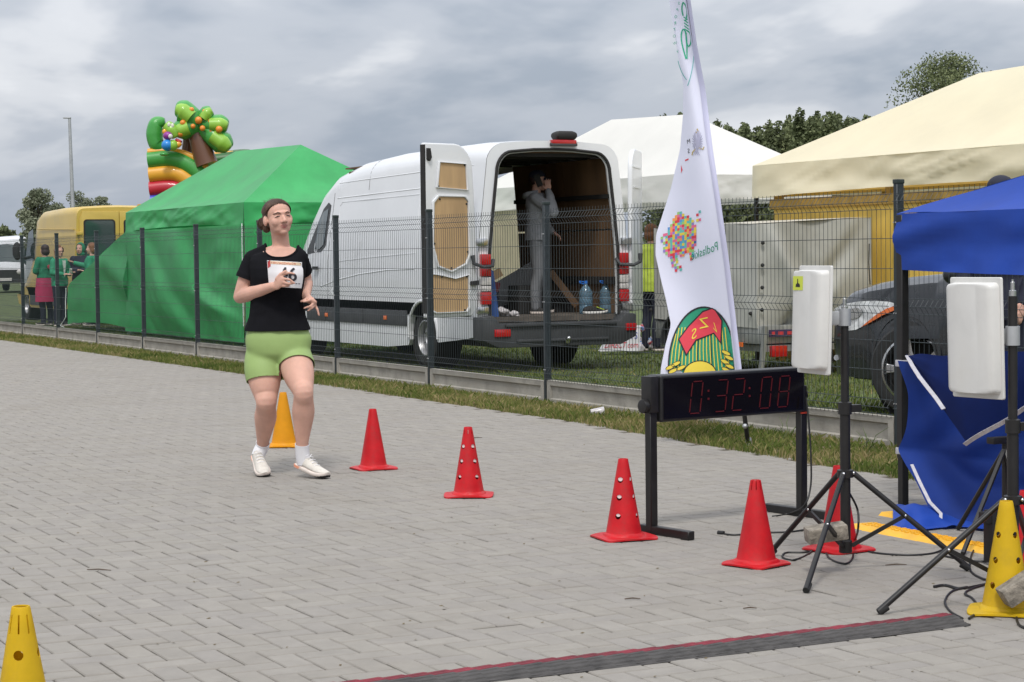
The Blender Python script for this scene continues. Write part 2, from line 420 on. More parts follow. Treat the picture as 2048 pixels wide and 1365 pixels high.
# ------------------------------------------------------------------ distant things: trees, wood, mast
mat_bark = M('bark', (.09, .07, .05), .9, var=.3, vs=8, bump=.5)
def leafmat(name, cols): return M(name, cols[1], .75, var=0, tint=cols, spec=.25, transl=.2)
mat_leaf = leafmat('foliage', [(.08, .095, .05), (.13, .155, .075), (.19, .215, .105), (.26, .285, .14)])
mat_leafp = leafmat('pale_foliage', [(.13, .15, .10), (.20, .22, .15), (.26, .28, .19), (.32, .33, .24)])
def leaves(centres, radii, per, size, seed, sub=None):
    rg = np.random.default_rng(seed); P = []; T = []
    for (c, r) in zip(centres, radii):
        n = per; d = rg.normal(size=(n, 3)); d /= np.linalg.norm(d, axis=1)[:, None]
        rad = rg.random(n)**.45
        P.append(np.array(c) + d*rad[:, None]*np.array(r)); T.append(np.clip(rg.normal(.42, .16) + rg.normal(0, .14, n), 0, 1))
    P = np.concatenate(P); T = np.concatenate(T); n = len(P)
    a = rg.normal(size=(n, 3)); a /= np.linalg.norm(a, axis=1)[:, None]
    b = np.cross(a, rg.normal(size=(n, 3))); b /= np.linalg.norm(b, axis=1)[:, None]
    s = size*(.6+.8*rg.random(n))[:, None]
    v = np.stack([P-a*s, P+b*s*.6, P+a*s, P-b*s*.6], 1).reshape(-1, 3)
    return v, T
def leafmesh(name, v, T, mat, parent, org):
    n = len(T); me = bpy.data.meshes.new(name); me.vertices.add(4*n); me.vertices.foreach_set('co', (v-np.array(org)).ravel())
    me.loops.add(4*n); me.loops.foreach_set('vertex_index', np.arange(4*n, dtype=np.int32)); me.polygons.add(n)
    me.polygons.foreach_set('loop_start', np.arange(n, dtype=np.int32)*4); me.polygons.foreach_set('loop_total', np.full(n, 4, dtype=np.int32)); me.update()
    a = me.attributes.new('tint', 'FLOAT', 'FACE'); a.data.foreach_set('value', T.astype(np.float32)); me.materials.append(mat)
    o = bpy.data.objects.new(name, me); COL.objects.link(o); o.parent = parent; return o
def tree(label, base, H, W, crown0, mat, seed, nl=26, per=260, size=.13, group=None, cr=1.0):
    rd = random.Random(seed); t = thing('tree', label, 'tree', base, group)
    q = MB(); base = Vector(base); r0 = H*.022
    q.tube([base+V(0, 0, -.1), base+V(.1, 0, H*.3), base+V(-.1, .1, H*.6), base+V(.05, 0, H*.9)], [r0*1.2, r0, r0*.6, r0*.15], 8)
    cs, rs = [], []
    for k in range(nl):
        an = rd.random()*6.283; zz = crown0 + (H-crown0)*(.08+.88*rd.random()); f = math.sin(math.pi*min(1, max(.08, (zz-crown0)/(H-crown0)*.85+.1)))
        rr = W/2*f*(.35+.7*rd.random()); c = base + V(math.cos(an)*rr, math.sin(an)*rr, zz)
        st = base + V(0, 0, crown0*.75 + (zz-crown0)*.45); q.tube([st, lerp(st, c, .55)+V(0, 0, .15), c], [r0*.4, r0*.22, r0*.06], 5)
        cs.append(c); s = W*cr*(.09+.13*rd.random()); rs.append((s, s, s*.75))
    q.build('trunk', mat_bark, t)
    v, T = leaves(cs, rs, per, size, seed); leafmesh('crown', v, T, mat, t, base); return t
tb = gnd(1900, 620)
D = 62; b = at(1898, 205, D); tree('big leafy tree standing behind the cream tent roof', (b.x, b.y, 0), at(1898, 112, D).z, 3.6, 3.6, mat_leaf, 5, 60, 210, .042)
for i, (x, yt, wpx, D, lab) in enumerate([(83, 383, 66, 88, 'round pale willow left of the tall lamp mast'), (163, 390, 62, 120, 'pale tree directly behind the lamp mast above the yellow van'), (207, 391, 34, 120, 'small pale treetop right of the lamp mast above the yellow van')]):
    b = at(x, 470, D); tree(lab, (b.x, b.y, 0), at(x, yt, D).z, wpx/4000*D*1.15, 1.6, mat_leafp, 20+i, 30, 420, .065, 'pale trees behind the yellow van', cr=1.7)
# the wood behind the tents reads as one mass
def wood(name, label, x0, x1, topf, D, n, size, per, seed, mat):
    rd = random.Random(seed); cs = []; rs = []
    for k in range(n):
        x = x0 + (x1-x0)*(k+rd.random())/n; Dk = D*(1+.25*rd.random()); ty = topf(x) + rd.uniform(-9, 9)
        zt = at(x, ty, Dk).z; b = at(x, 500, Dk); wd = rd.uniform(1.6, 3.0)
        m_ = 7
        for j in range(m_):
            f = j/(m_-1); s = wd*(.35 + .75*math.sin(math.pi*(.12+.8*f))) * (1-.55*f)
            cs.append((b.x+rd.gauss(0, .5), b.y+rd.gauss(0, .5), zt*(.12+.86*f) )); rs.append((s, s, zt*.11+.5))
    v, T = leaves(cs, rs, per, size, seed); o = leafmesh(name, v, T, mat, None, (0, 0, 0)); o['kind'] = 'stuff'; o['label'] = label; o['category'] = 'wood'
wood('woodland', 'dark green wood on the skyline behind the tents', 1330, 2080, lambda x: 279 - 10*math.sin(x*.02) - (6 if x > 1600 else 0), 135, 90, .17, 480, 31, mat_leaf)
wood('distant_woodland', 'far dark treeline on the horizon at the left edge', -80, 700, lambda x: 468, 330, 50, .9, 60, 32, mat_leaf)

mat_galv = M('galvanised', (.42, .43, .44), .45, .6, var=.1)
D = 70; b = at(150, 480, D); top = at(139, 238, D)
t = thing('lamp_mast', 'tall thin grey lamp mast against the sky above the yellow van', 'lamp post', (b.x, b.y, 0))
q = MB(); q.tube([(b.x, b.y, 0), (lerp(b.x, top.x, .5), lerp(b.y, top.y, .5), top.z/2), top], [.085, .07, .05], 10); q.build('pole', mat_galv, t)
q = MB(); q.bar(top + CR*-.22 + V(0, 0, .03), top + CR*.05 + V(0, 0, .03), .12, .05); q.build('lamp_head', mat_galv, t, bevel=.015)

# ------------------------------------------------------------------ party tents
def cloth(fn, nu, nv, wr=.0, ws=1.0, nrm=None, seed=0):
    """grid with small folds pushed along nrm"""
    def g(u_, v_):
        p = Vector(fn(u_, v_))
        if wr: p = p + nrm*(wr*(nz(u_*ws*3.1+seed, v_*ws, seed) + .5*nz(u_*ws*7+seed, v_*ws*4, 3.3+seed)))
        return p
    q = MB(); q.grid(g, nu, nv); return q
def tent(name, label, X0, X1, Y0, Y1, zb, ze, A, B, mat, legmat, sag=.10, wr=.035, legs=True, group=None, bow=.0):
    t = thing(name, label, 'tent', ((X0+X1)/2, (Y0+Y1)/2, 0), group)
    A, B = Vector(A), Vector(B)
    c = [V(X0, Y0, ze), V(X1, Y0, ze), V(X1, Y1, ze), V(X0, Y1, ze)]
    sides = [(c[0], c[1], A, A), (c[1], c[2], A, B), (c[2], c[3], B, B), (c[3], c[0], B, A)]
    for k, (a, b_, r0, r1) in enumerate(sides):
        out_n = (b_-a).cross(V(0, 0, 1)).normalized()
        def fn(u_, v_, a=a, b_=b_, r0=r0, r1=r1, out_n=out_n, k=k):
            p = lerp(lerp(a, b_, u_), lerp(r0, r1, u_), v_)
            e = math.sin(math.pi*min(1, v_))*(4*u_*(1-u_))
            p = p + V(0, 0, -sag*e*(1-v_)*1.6 + bow*math.sin(math.pi*v_))
            w_ = wr*(1-v_)**2*math.sin(math.pi*u_)*min(1, v_*5)
            return p + V(0, 0, 1)*w_*(nz(u_*9+k*7, v_*3, 1.7)+.5*nz(u_*21+k, v_*5, 2.2))
        q = MB(); q.grid(fn, 30, 14); q.build('roof_panel', mat, t, smooth=60)
        def fv(u_, v_, a=a, b_=b_, out_n=out_n, k=k):
            p = lerp(a, b_, u_); s = 4*u_*(1-u_)
            z = lerp(ze, zb + .05*s, v_)
            bl = wr*(.25+v_)*(nz(u_*8+k*5, v_*1.5, .4) + .6*nz(u_*19+k*3, v_*2, 4.1))
            Ln = (b_-a).length; cr = .5*wr*(max(0, 1-abs(nz(u_*Ln*1.5+v_*1.8+k, v_*.9, 6.1))*3)**2 - .4)*math.sin(math.pi*min(1, v_*.8+.1))*(s**.5)
            return V(p.x, p.y, z) + out_n*(bl*(s**.5) + .012*v_ + cr)
        q = MB(); q.grid(fv, 90, 10); q.build('valance', mat, t, smooth=60)
    if legs:
        for (x, y) in ((X0, Y0), (X1, Y0), (X1, Y1), (X0, Y1)):
            x += .03 if x == X0 else -.03; y += .03 if y == Y0 else -.03
            q = MB(); q.box((x, y, (ze-.03)/2), (.04, .04, ze-.03)); q.box((x, y, .006), (.1, .1, .012)); q.build('leg', legmat, t)
    return t
mat_green = M('green_polyester', (.05, .40, .12), .42, var=.1, vs=1.5, bump=.15, bs=7, spec=.4, transl=.25)
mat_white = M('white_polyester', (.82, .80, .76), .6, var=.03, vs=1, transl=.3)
mat_cream = M('cream_polyester', (.80, .74, .55), .6, var=.04, vs=1, transl=.3)
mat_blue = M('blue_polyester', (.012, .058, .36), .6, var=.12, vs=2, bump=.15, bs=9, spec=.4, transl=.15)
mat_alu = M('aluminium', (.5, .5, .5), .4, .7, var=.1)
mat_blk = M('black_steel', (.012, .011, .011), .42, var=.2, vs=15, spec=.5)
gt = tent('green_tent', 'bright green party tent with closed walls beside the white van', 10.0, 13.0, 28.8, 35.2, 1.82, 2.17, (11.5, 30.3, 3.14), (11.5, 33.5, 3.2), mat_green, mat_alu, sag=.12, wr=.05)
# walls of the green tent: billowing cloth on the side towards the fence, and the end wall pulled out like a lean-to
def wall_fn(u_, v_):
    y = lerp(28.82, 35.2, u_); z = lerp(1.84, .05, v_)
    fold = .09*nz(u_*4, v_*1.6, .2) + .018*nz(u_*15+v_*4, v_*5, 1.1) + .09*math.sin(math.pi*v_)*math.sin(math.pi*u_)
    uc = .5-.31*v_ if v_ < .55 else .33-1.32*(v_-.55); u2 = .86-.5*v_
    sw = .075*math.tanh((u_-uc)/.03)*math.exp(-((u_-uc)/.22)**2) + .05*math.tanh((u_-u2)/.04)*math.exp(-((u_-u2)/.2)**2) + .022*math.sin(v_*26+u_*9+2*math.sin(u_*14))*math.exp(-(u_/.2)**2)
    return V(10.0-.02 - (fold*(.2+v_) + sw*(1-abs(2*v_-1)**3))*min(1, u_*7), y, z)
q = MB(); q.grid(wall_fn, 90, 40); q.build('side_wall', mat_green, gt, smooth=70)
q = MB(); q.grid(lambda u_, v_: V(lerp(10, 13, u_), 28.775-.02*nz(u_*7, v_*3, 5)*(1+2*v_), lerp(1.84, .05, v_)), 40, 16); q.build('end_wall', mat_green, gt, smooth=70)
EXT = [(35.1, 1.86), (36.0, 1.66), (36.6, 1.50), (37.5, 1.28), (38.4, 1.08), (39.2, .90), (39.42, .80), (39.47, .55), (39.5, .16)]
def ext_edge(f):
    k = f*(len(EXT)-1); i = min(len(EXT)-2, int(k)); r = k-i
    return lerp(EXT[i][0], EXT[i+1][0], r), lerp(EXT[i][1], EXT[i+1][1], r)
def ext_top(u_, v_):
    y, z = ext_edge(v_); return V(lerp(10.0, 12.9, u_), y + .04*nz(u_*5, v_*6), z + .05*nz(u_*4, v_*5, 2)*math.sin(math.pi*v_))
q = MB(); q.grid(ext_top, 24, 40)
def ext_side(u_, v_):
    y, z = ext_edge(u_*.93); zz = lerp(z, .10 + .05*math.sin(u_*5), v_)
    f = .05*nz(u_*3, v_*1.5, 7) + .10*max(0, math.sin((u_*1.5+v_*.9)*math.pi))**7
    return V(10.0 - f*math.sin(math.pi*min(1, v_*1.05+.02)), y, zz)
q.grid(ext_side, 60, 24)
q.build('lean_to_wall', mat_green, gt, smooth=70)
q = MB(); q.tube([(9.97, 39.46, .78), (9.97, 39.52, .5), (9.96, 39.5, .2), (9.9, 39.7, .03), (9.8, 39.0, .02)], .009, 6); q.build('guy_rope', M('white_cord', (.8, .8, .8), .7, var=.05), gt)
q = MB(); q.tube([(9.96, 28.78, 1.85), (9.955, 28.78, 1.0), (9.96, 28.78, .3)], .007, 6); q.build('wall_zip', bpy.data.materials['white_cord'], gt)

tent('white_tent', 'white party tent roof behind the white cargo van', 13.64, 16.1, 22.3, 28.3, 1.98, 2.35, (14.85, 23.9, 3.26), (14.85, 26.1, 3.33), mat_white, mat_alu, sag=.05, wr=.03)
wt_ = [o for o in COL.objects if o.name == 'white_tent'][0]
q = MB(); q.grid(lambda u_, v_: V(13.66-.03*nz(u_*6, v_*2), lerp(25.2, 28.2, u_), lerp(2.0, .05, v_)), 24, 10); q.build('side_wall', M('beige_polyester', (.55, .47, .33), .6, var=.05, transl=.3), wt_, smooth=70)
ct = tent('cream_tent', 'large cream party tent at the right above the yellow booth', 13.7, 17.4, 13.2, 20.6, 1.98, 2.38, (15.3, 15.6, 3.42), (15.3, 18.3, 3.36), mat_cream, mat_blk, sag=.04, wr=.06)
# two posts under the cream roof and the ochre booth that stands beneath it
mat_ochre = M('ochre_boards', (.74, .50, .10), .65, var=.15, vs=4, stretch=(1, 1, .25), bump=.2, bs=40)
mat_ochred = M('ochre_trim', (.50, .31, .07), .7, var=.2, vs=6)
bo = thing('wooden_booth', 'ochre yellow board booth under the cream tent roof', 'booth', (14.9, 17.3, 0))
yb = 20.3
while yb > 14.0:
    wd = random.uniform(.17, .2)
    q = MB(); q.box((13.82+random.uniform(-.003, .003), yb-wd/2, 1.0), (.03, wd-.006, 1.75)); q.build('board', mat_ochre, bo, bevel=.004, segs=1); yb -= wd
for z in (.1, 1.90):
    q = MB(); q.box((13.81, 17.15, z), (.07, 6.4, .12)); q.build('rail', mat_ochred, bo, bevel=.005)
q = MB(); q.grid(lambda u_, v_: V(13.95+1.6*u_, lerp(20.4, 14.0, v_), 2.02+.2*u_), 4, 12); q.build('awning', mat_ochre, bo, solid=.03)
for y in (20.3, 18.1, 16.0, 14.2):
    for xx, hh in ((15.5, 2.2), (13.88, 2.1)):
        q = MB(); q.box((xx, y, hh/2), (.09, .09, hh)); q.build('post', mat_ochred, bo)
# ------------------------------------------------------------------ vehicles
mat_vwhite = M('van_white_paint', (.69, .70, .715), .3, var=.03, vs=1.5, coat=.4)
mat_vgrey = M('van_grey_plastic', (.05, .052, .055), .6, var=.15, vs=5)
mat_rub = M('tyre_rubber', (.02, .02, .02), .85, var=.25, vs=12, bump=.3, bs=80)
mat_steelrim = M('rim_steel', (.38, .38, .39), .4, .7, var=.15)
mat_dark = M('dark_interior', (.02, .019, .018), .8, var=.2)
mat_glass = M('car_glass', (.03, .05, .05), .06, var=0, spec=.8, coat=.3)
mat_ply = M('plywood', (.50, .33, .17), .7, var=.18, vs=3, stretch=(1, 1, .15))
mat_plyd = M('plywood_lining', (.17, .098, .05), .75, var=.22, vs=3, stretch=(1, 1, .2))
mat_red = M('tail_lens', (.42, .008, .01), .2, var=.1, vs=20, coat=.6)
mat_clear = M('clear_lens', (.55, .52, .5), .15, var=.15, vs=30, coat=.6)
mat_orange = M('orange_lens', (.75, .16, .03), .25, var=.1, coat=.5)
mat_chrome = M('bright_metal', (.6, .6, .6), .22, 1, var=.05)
mat_seam = M('panel_gap', (.16, .165, .17), .7, var=0)
def arc(cy, cz, r, a0, a1, n): return [(cy+r*math.cos(lerp(a0, a1, i/n)), cz+r*math.sin(lerp(a0, a1, i/n))) for i in range(n+1)]
def wheel(parent, c, r, wd, steer=0, rimmat=None, spokes=0, side=-1, rimr=.62, tilt=0):
    """wheel whose outer face looks along side*X; tyre and rim are parts, spokes or bolts sub-parts"""
    c = Vector(c); R = Matrix.Rotation(steer, 3, 'Z') @ Matrix.Rotation(side*math.pi/2, 3, 'Y')
    h = wd/2; q = MB()
    prof = [(r*rimr, -h), (r*.80, -h*1.02), (r*.95, -h*.95), (r, -h*.7), (r, h*.7), (r*.95, h*.95), (r*.80, h*1.02), (r*rimr, h*.95), (r*rimr*.97, h*.55)]
    q.lathe(prof, 40, c, R); ty = q.build('tyre', mat_rub, parent)
    q = MB(); rr = r*rimr
    q.lathe([(rr, h*.6), (rr*1.01, h*.98), (rr*.95, h*1.0), (rr*.9, h*.8), (rr*.86, h*.35)], 40, c, R); 
    rim = None
    if spokes:
        q.lathe([(rr*.92, -h*.2), (.001, -h*.2)], 32, c, R, mi=1)
        rim = q.build('rim', [rimmat, mat_dark], parent)
        for k in range(spokes):
            an = 2*math.pi*k/spokes+.3; d = Vector((math.cos(an), math.sin(an), 0)); e = Vector((-math.sin(an), math.cos(an), 0))
            s = MB(); vs = []
            for (rad, w_, z) in ((rr*.12, rr*.13, h*.8), (rr*.55, rr*.09, h*.72), (rr*.93, rr*.15, h*.8)):
                for sg in (-1, 1): vs += [c + R @ (d*rad + e*w_*sg + Vector((0, 0, z))), c + R @ (d*rad + e*w_*sg*1.1 + Vector((0, 0, z-h*.25)))]
            f = []
            for i in range(2):
                o_ = 4*i; f += [(o_, o_+2, o_+6, o_+4), (o_+1, o_+5, o_+7, o_+3), (o_, o_+4, o_+5, o_+1), (o_+2, o_+3, o_+7, o_+6)]
            s.add(vs, f); s.build('spoke', rimmat, rim, bevel=.004, segs=1)
        s = MB(); s.lathe([(rr*.2, h*.6), (rr*.19, h*.85), (.001, h*.9)], 20, c, R); s.build('hub_cap', rimmat, rim)
    else:
        q.lathe([(rr*.86, h*.35), (rr*.7, h*.2), (rr*.62, h*.55), (rr*.4, h*.62), (rr*.34, h*.45), (.001, h*.45)], 40, c, R)
        rim = q.build('rim', rimmat, parent)
        for k in range(6):
            an = math.pi*k/3; d = c + R @ Vector((rr*.5*math.cos(an), rr*.5*math.sin(an), h*.56))
            s = MB(); s.ball(d, rr*.055, 8, 6); s.build('wheel_nut', mat_dark, rim)
        for k in range(8):
            an = 2*math.pi*(k+.5)/8; d = c + R @ Vector((rr*.76*math.cos(an), rr*.76*math.sin(an), h*.33))
            s = MB(); s.ball(d, (rr*.075, rr*.075, rr*.075), 8, 6); s.build('vent_hole', mat_dark, rim)
    return ty
def ring(y, wl, wm, wr_, zl, zt, rc=.25, n=7, crown=.03, cx=0):
    """open body section from left sill over the roof to right sill"""
    L = [(-wl, zl), (-wm, lerp(zl, zt, .18)), (-wm*.995, lerp(zl, zt, .36)), (-lerp(wm, wr_, .45), lerp(zl, zt, .58)), (-wr_, zt-rc)]
    a = [(-wr_+rc-rc*math.cos(q), zt-rc+rc*math.sin(q)) for q in [math.pi/2*i/n for i in range(1, n+1)]]
    top = [(-wr_*.35, zt+crown*.8), (0, zt+crown)]
    half = L + a + top[:1]
    pts = half + [top[1]] + [(-x, z) for x, z in reversed(half)]
    return [V(cx+x, y, z) for x, z in pts]

def smooth2(P, n=6):
    o = []
    for i in range(len(P)-1):
        for k_ in range(n): o.append((lerp(P[i][0], P[i+1][0], k_/n), lerp(P[i][1], P[i+1][1], k_/n)))
    return o+[P[-1]]
# --- white cargo van: local frame x across (0 = left side), y from the rear forwards
VX, VY, VL = 9.84, 20.4, 6.85
van = thing('cargo_van', 'white high-roof cargo van with its rear doors open behind the fence', 'van', (VX+.99, VY+3, 0))
cx = VX+.99; W = .99
def vy_(y): return VY+y
sts = [(0.0, .985, .985, .86, 2.60, .24), (.35, .99, .99, .87, 2.62, .24), (1.5, .99, .99, .88, 2.62, .26), (2.6, .99, .99, .88, 2.615, .27), (2.7, .99, .99, .88, 2.61, .27), (3.9, .99, .99, .87, 2.56, .28), (4.3, .985, .985, .86, 2.51, .28), (4.7, .98, .98, .85, 2.44, .26), (5.15, .975, .975, .83, 2.25, .22), (5.6, .965, .965, .81, 1.93, .18), (6.0, .955, .955, .79, 1.58, .14), (6.22, .945, .945, .78, 1.30, .1), (6.6, .90, .90, .76, 1.14, .1), (6.95, .82, .82, .74, .97, .08), (7.05, .78, .78, .72, .80, .05)]
rings = [ring(vy_(y), a, b, c, .62 if y < 6.7 else .5, zt, rc, cx=cx) for (y, a, b, c, zt, rc) in sts]
nr = len(rings[0])
q = MB(); q.loft(rings, caps=False, closed=False, skip=lambda i, j: (i in (3, 4) and j >= nr-6 and j < nr-1) or (8 <= i <= 10 and 8 <= j <= nr-9))
body = q.build('body', mat_vwhite, van, smooth=35, recalc=False)
def surfx(y, z):
    ya = [a[0] for a in sts]; i = max(0, min(len(sts)-2, int(np.searchsorted(ya, y))-1)); f_ = (y-ya[i])/(ya[i+1]-ya[i]); r = [lerp(a, b, f_) for a, b in zip(rings[i], rings[i+1])]
    h = r[:nr//2+1]; zz = [p.z for p in h]; xx = [p.x for p in h]; return float(np.interp(z, zz, xx))
# windscreen in the gap
q = MB(); q.loft([r[8:nr-7] for r in rings[8:12]], caps=False, closed=False); q.build('windscreen', mat_glass, van, smooth=60, recalc=False)
# lower side panels with wheel arches cut out
RW, FW = 1.5, 5.82
def side_poly():
    p_ = [(0.02, .62), (.02, .40), (.35, .36), (RW-.42, .30)] + arc(RW, .36, .40, math.pi+.12, -.12, 14)
    p_ += [(RW+.45, .24), (2.6, .2), (4.0, .2), (FW-.44, .2)] + arc(FW, .36, .41, math.pi+.3, -.2, 14) + [(6.45, .3), (6.8, .34), (6.9, .62)]
    return p_
for sgn, nm in ((-1, 'side_panel'), (1, 'side_panel')):
    x0 = cx+sgn*W
    q = MB(); q.prism(side_poly(), lambda a, b, t_: V(t_, vy_(a), b), x0, x0-sgn*.05); sp = q.build(nm, mat_vwhite, van, smooth=0)
    if sgn < 0:
        for (a, b) in ((1.98, 3.35), (3.36, 4.65), (4.66, 5.36)):
            s = MB(); s.prism([(a, .47), (b-.01, .47), (b-.01, .66), (a, .66)], lambda a_, b_, t_: V(t_, vy_(a_), b_), x0-.016, x0+.01); s.build('rub_strip', mat_vgrey, van, bevel=.006)
        for y, z in ((2.62, .56), (4.62, .555)):
            s = MB(); s.box((x0-.02, vy_(y), z), (.012, .09, .05)); s.build('side_marker', mat_orange, van, bevel=.004)
        s = MB(); s.tube([V(x0-.006, vy_(a), b) for a, b in arc(RW, .36, .425, math.pi+.05, -.05, 22)], .022, 8)
        bmv = s.build('arch_lip', mat_vwhite, van, smooth=60)
        # crease, panel pressing and seams on the left side
        for pts in ([(1.75, 1.17), (2.6, 1.155), (3.5, 1.10), (4.3, 1.02), (4.9, .93)], ):
            s = MB(); s.tube([V(surfx(a, b)+.004, vy_(a), b) for a, b in smooth2(pts)], .010, 6); s.build('crease', mat_vwhite, van)
        fr = [(1.72, 2.07), (1.72, 1.36), (3.0, 1.32), (4.25, 1.27), (4.36, 1.34), (4.36, 2.0), (4.28, 2.05)]
        def xs_(z): return cx-lerp(.99, .925, max(0, min(1, (z-1.3)/.8)))
        s = MB(); s.tube([V(surfx(a, b)+.005, vy_(a), b) for a, b in smooth2(fr+[fr[0]])], .010, 6); s.build('pressing', mat_vwhite, van)
        for zz in (2.16, 2.36):
            s = MB(); s.tube([V(surfx(a, zz-.012*a)+.005, vy_(a), zz-.012*a) for a in [.3+.2*k_ for k_ in range(22)]], .010, 6); s.build('roof_ridge', mat_vwhite, van)
        for yy_ in (4.62, 3.36):
            s = MB(); s.tube([V(surfx(yy_, zq)-.0005, vy_(yy_), zq) for zq in ([.68+.1*k_ for k_ in range(16)] if yy_ > 4 else [2.18, 2.25, 2.32, 2.4, 2.46, 2.5, 2.54, 2.56])], .004, 4); s.build('panel_gap', mat_seam, van)
        # cab side window
        wv = [(4.72, 2.02), (4.76, 1.48), (4.95, 1.40), (5.55, 1.37), (5.60, 1.42), (5.32, 1.72), (5.05, 1.98), (4.85, 2.06)]
        def wx(z, y=5.0): return surfx(y, z)+.006
        s = MB(); s.add([V(wx(b, a)-.012, vy_(a), b) for a, b in wv] + [V(wx(b, a)+.03, vy_(a), b) for a, b in wv], [tuple(range(8))] + [(i, (i+1) % 8, 8+(i+1) % 8, 8+i) for i in range(8)])
        dw = s.build('cab_window', mat_vgrey, van, smooth=0)
        wi = [(4.80, 1.98), (4.83, 1.50), (4.98, 1.44), (5.2, 1.43), (5.2, 1.80), (5.02, 1.94)]
        s = MB(); s.add([V(wx(b, a)-.018, vy_(a), b) for a, b in wi], [tuple(range(6))]); s.build('pane', mat_glass, dw, smooth=0)
        s = MB(); s.ball((cx-1.10, vy_(6.0), 1.42), (.07, .05, .17), 14, 10); s.tube([(cx-1.10, vy_(6.0), 1.32), (cx-.94, vy_(6.02), 1.24)], .03, 8); s.build('mirror', mat_vgrey, van)
        s = MB(); s.box((cx-1.005, vy_(5.02), 1.18), (.03, .17, .045)); s.build('door_handle', mat_dark, van, bevel=.01)
for sgn in (-1, 1):
    for y in (RW, FW):
        wheel(van, (cx+sgn*(W-.13), vy_(y), .34), .345, .22, rimmat=mat_steelrim, side=sgn)
        s = MB(); s.lathe([(.42, -.16), (.42, .12)], 30, (cx+sgn*(W-.20), vy_(y), .37), Matrix.Rotation(math.pi/2, 3, 'Y')); s.build('wheel_well', mat_dark, van)
s = MB(); s.box((cx, vy_(3.4), .33), (1.5, 6.2, .12)); s.build('underbody', mat_dark, van)
s = MB(); s.tube([(cx+.25, vy_(.1), .36), (cx+.28, vy_(.6), .32)], .03, 8); s.build('exhaust', mat_chrome, van)
# cargo room
s = MB(); s.box((cx, vy_(2.3), .585), (1.80, 4.5, .06)); s.build('cargo_floor', M('cargo_floor', (.10, .085, .07), .85, var=.3, vs=6), van)
def panel(name, x, y0, y1, z0, z1, lean, mat, par=van):
    s = MB(); s.add([V(x, vy_(y0), z0), V(x, vy_(y1), z0), V(x+lean, vy_(y1), z1), V(x+lean, vy_(y0), z1)], [(0, 1, 2, 3)]); return s.build(name, mat, par, solid=.02, smooth=0)
for (a, b) in ((.06, 1.27), (1.275, 2.6)):
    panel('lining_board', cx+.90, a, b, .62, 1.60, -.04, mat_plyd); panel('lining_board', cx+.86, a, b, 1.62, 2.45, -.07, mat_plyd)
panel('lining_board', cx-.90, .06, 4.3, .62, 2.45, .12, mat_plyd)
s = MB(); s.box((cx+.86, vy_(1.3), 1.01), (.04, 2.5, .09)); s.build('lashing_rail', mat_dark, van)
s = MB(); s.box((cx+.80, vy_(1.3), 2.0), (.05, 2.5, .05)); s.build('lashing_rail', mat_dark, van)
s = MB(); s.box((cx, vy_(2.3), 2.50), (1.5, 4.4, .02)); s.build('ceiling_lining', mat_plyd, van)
for k in range(7):
    s = MB(); s.box((cx, vy_(.12+.5*k), 2.47), (1.55, .06, .04)); s.build('roof_rib', mat_dark, van)
s = MB(); s.box((cx-.30, vy_(4.35), 1.25), (1.1, .04, 1.3)); s.build('bulkhead', mat_dark, van)
s = MB(); s.box((cx-.3, vy_(4.2), 1.1), (.9, .18, 1.0)); s.build('seat_back', mat_dark, van, bevel=.05)
# rear frame round the opening
def body_out(n=9):
    r = rings[0]; return [((p.x-cx), p.z) for p in r]
ob = body_out(); k = len(ob)
inn = []
for i, (x, z) in enumerate(ob):
    ix = x*.872 if abs(x) > .3 else x; iz = max(.62, z-.085 if z > 1.9 else z)
    inn.append((ix, iz))
q = MB(); fn = lambda a, b, t_: V(cx+a, vy_(t_), b)
vs = [fn(a, b, t_) for t_ in (-.012, .10) for P in (ob, inn) for a, b in P]; fs = []
for i in range(k-1):
    j = i+1; fs += [(i, k+i, k+j, j), (k+i, 3*k+i, 3*k+j, k+j)]
q.add(vs, fs); q.build('rear_frame', mat_vwhite, van, smooth=35)
s = MB(); s.tube([fn(a*.985, b-.012 if b > 2 else b, -.02) for a, b in inn], .018, 6); s.build('door_seal', mat_dark, van)
s = MB(); s.tube([fn(a*.955, b-.03 if b > 2 else b, .0) for a, b in inn], .009, 6); s.build('opening_trim', M('trim_grey', (.45, .46, .46), .5, var=.05), van)
# bumper, sill, lights
bp = [(-1.0, .62), (-1.0, .36), (-.8, .27), (.8, .27), (1.0, .36), (1.0, .62), (.86, .64), (.78, .545), (-.78, .545), (-.86, .64)]
q = MB(); q.prism(bp, fn, -.16, .12); bu = q.build('bumper', mat_vgrey, van, bevel=.02)
s = MB(); s.box((cx, vy_(-.165), .525), (1.45, .05, .035)); s.build('step', mat_vgrey, bu, bevel=.01)
s = MB(); s.box((cx+.02, vy_(-.16), .345), (1.2, .04, .03)); s.build('lower_lip', mat_vgrey, bu, bevel=.01)
for x, z in ((-.76, .44), (.92, .47)):
    s = MB(); s.box((cx+x, vy_(-.165), z), (.2 if x < 0 else .14, .03, .085)); s.build('reflector', mat_red, bu, bevel=.01)
s = MB(); s.tube([(cx+.05, vy_(.2), .36), (cx+.05, vy_(-.22), .33)], .03, 8); s.ball((cx+.05, vy_(-.24), .36), .03, 10, 8); s.build('tow_ball', mat_chrome, bu)
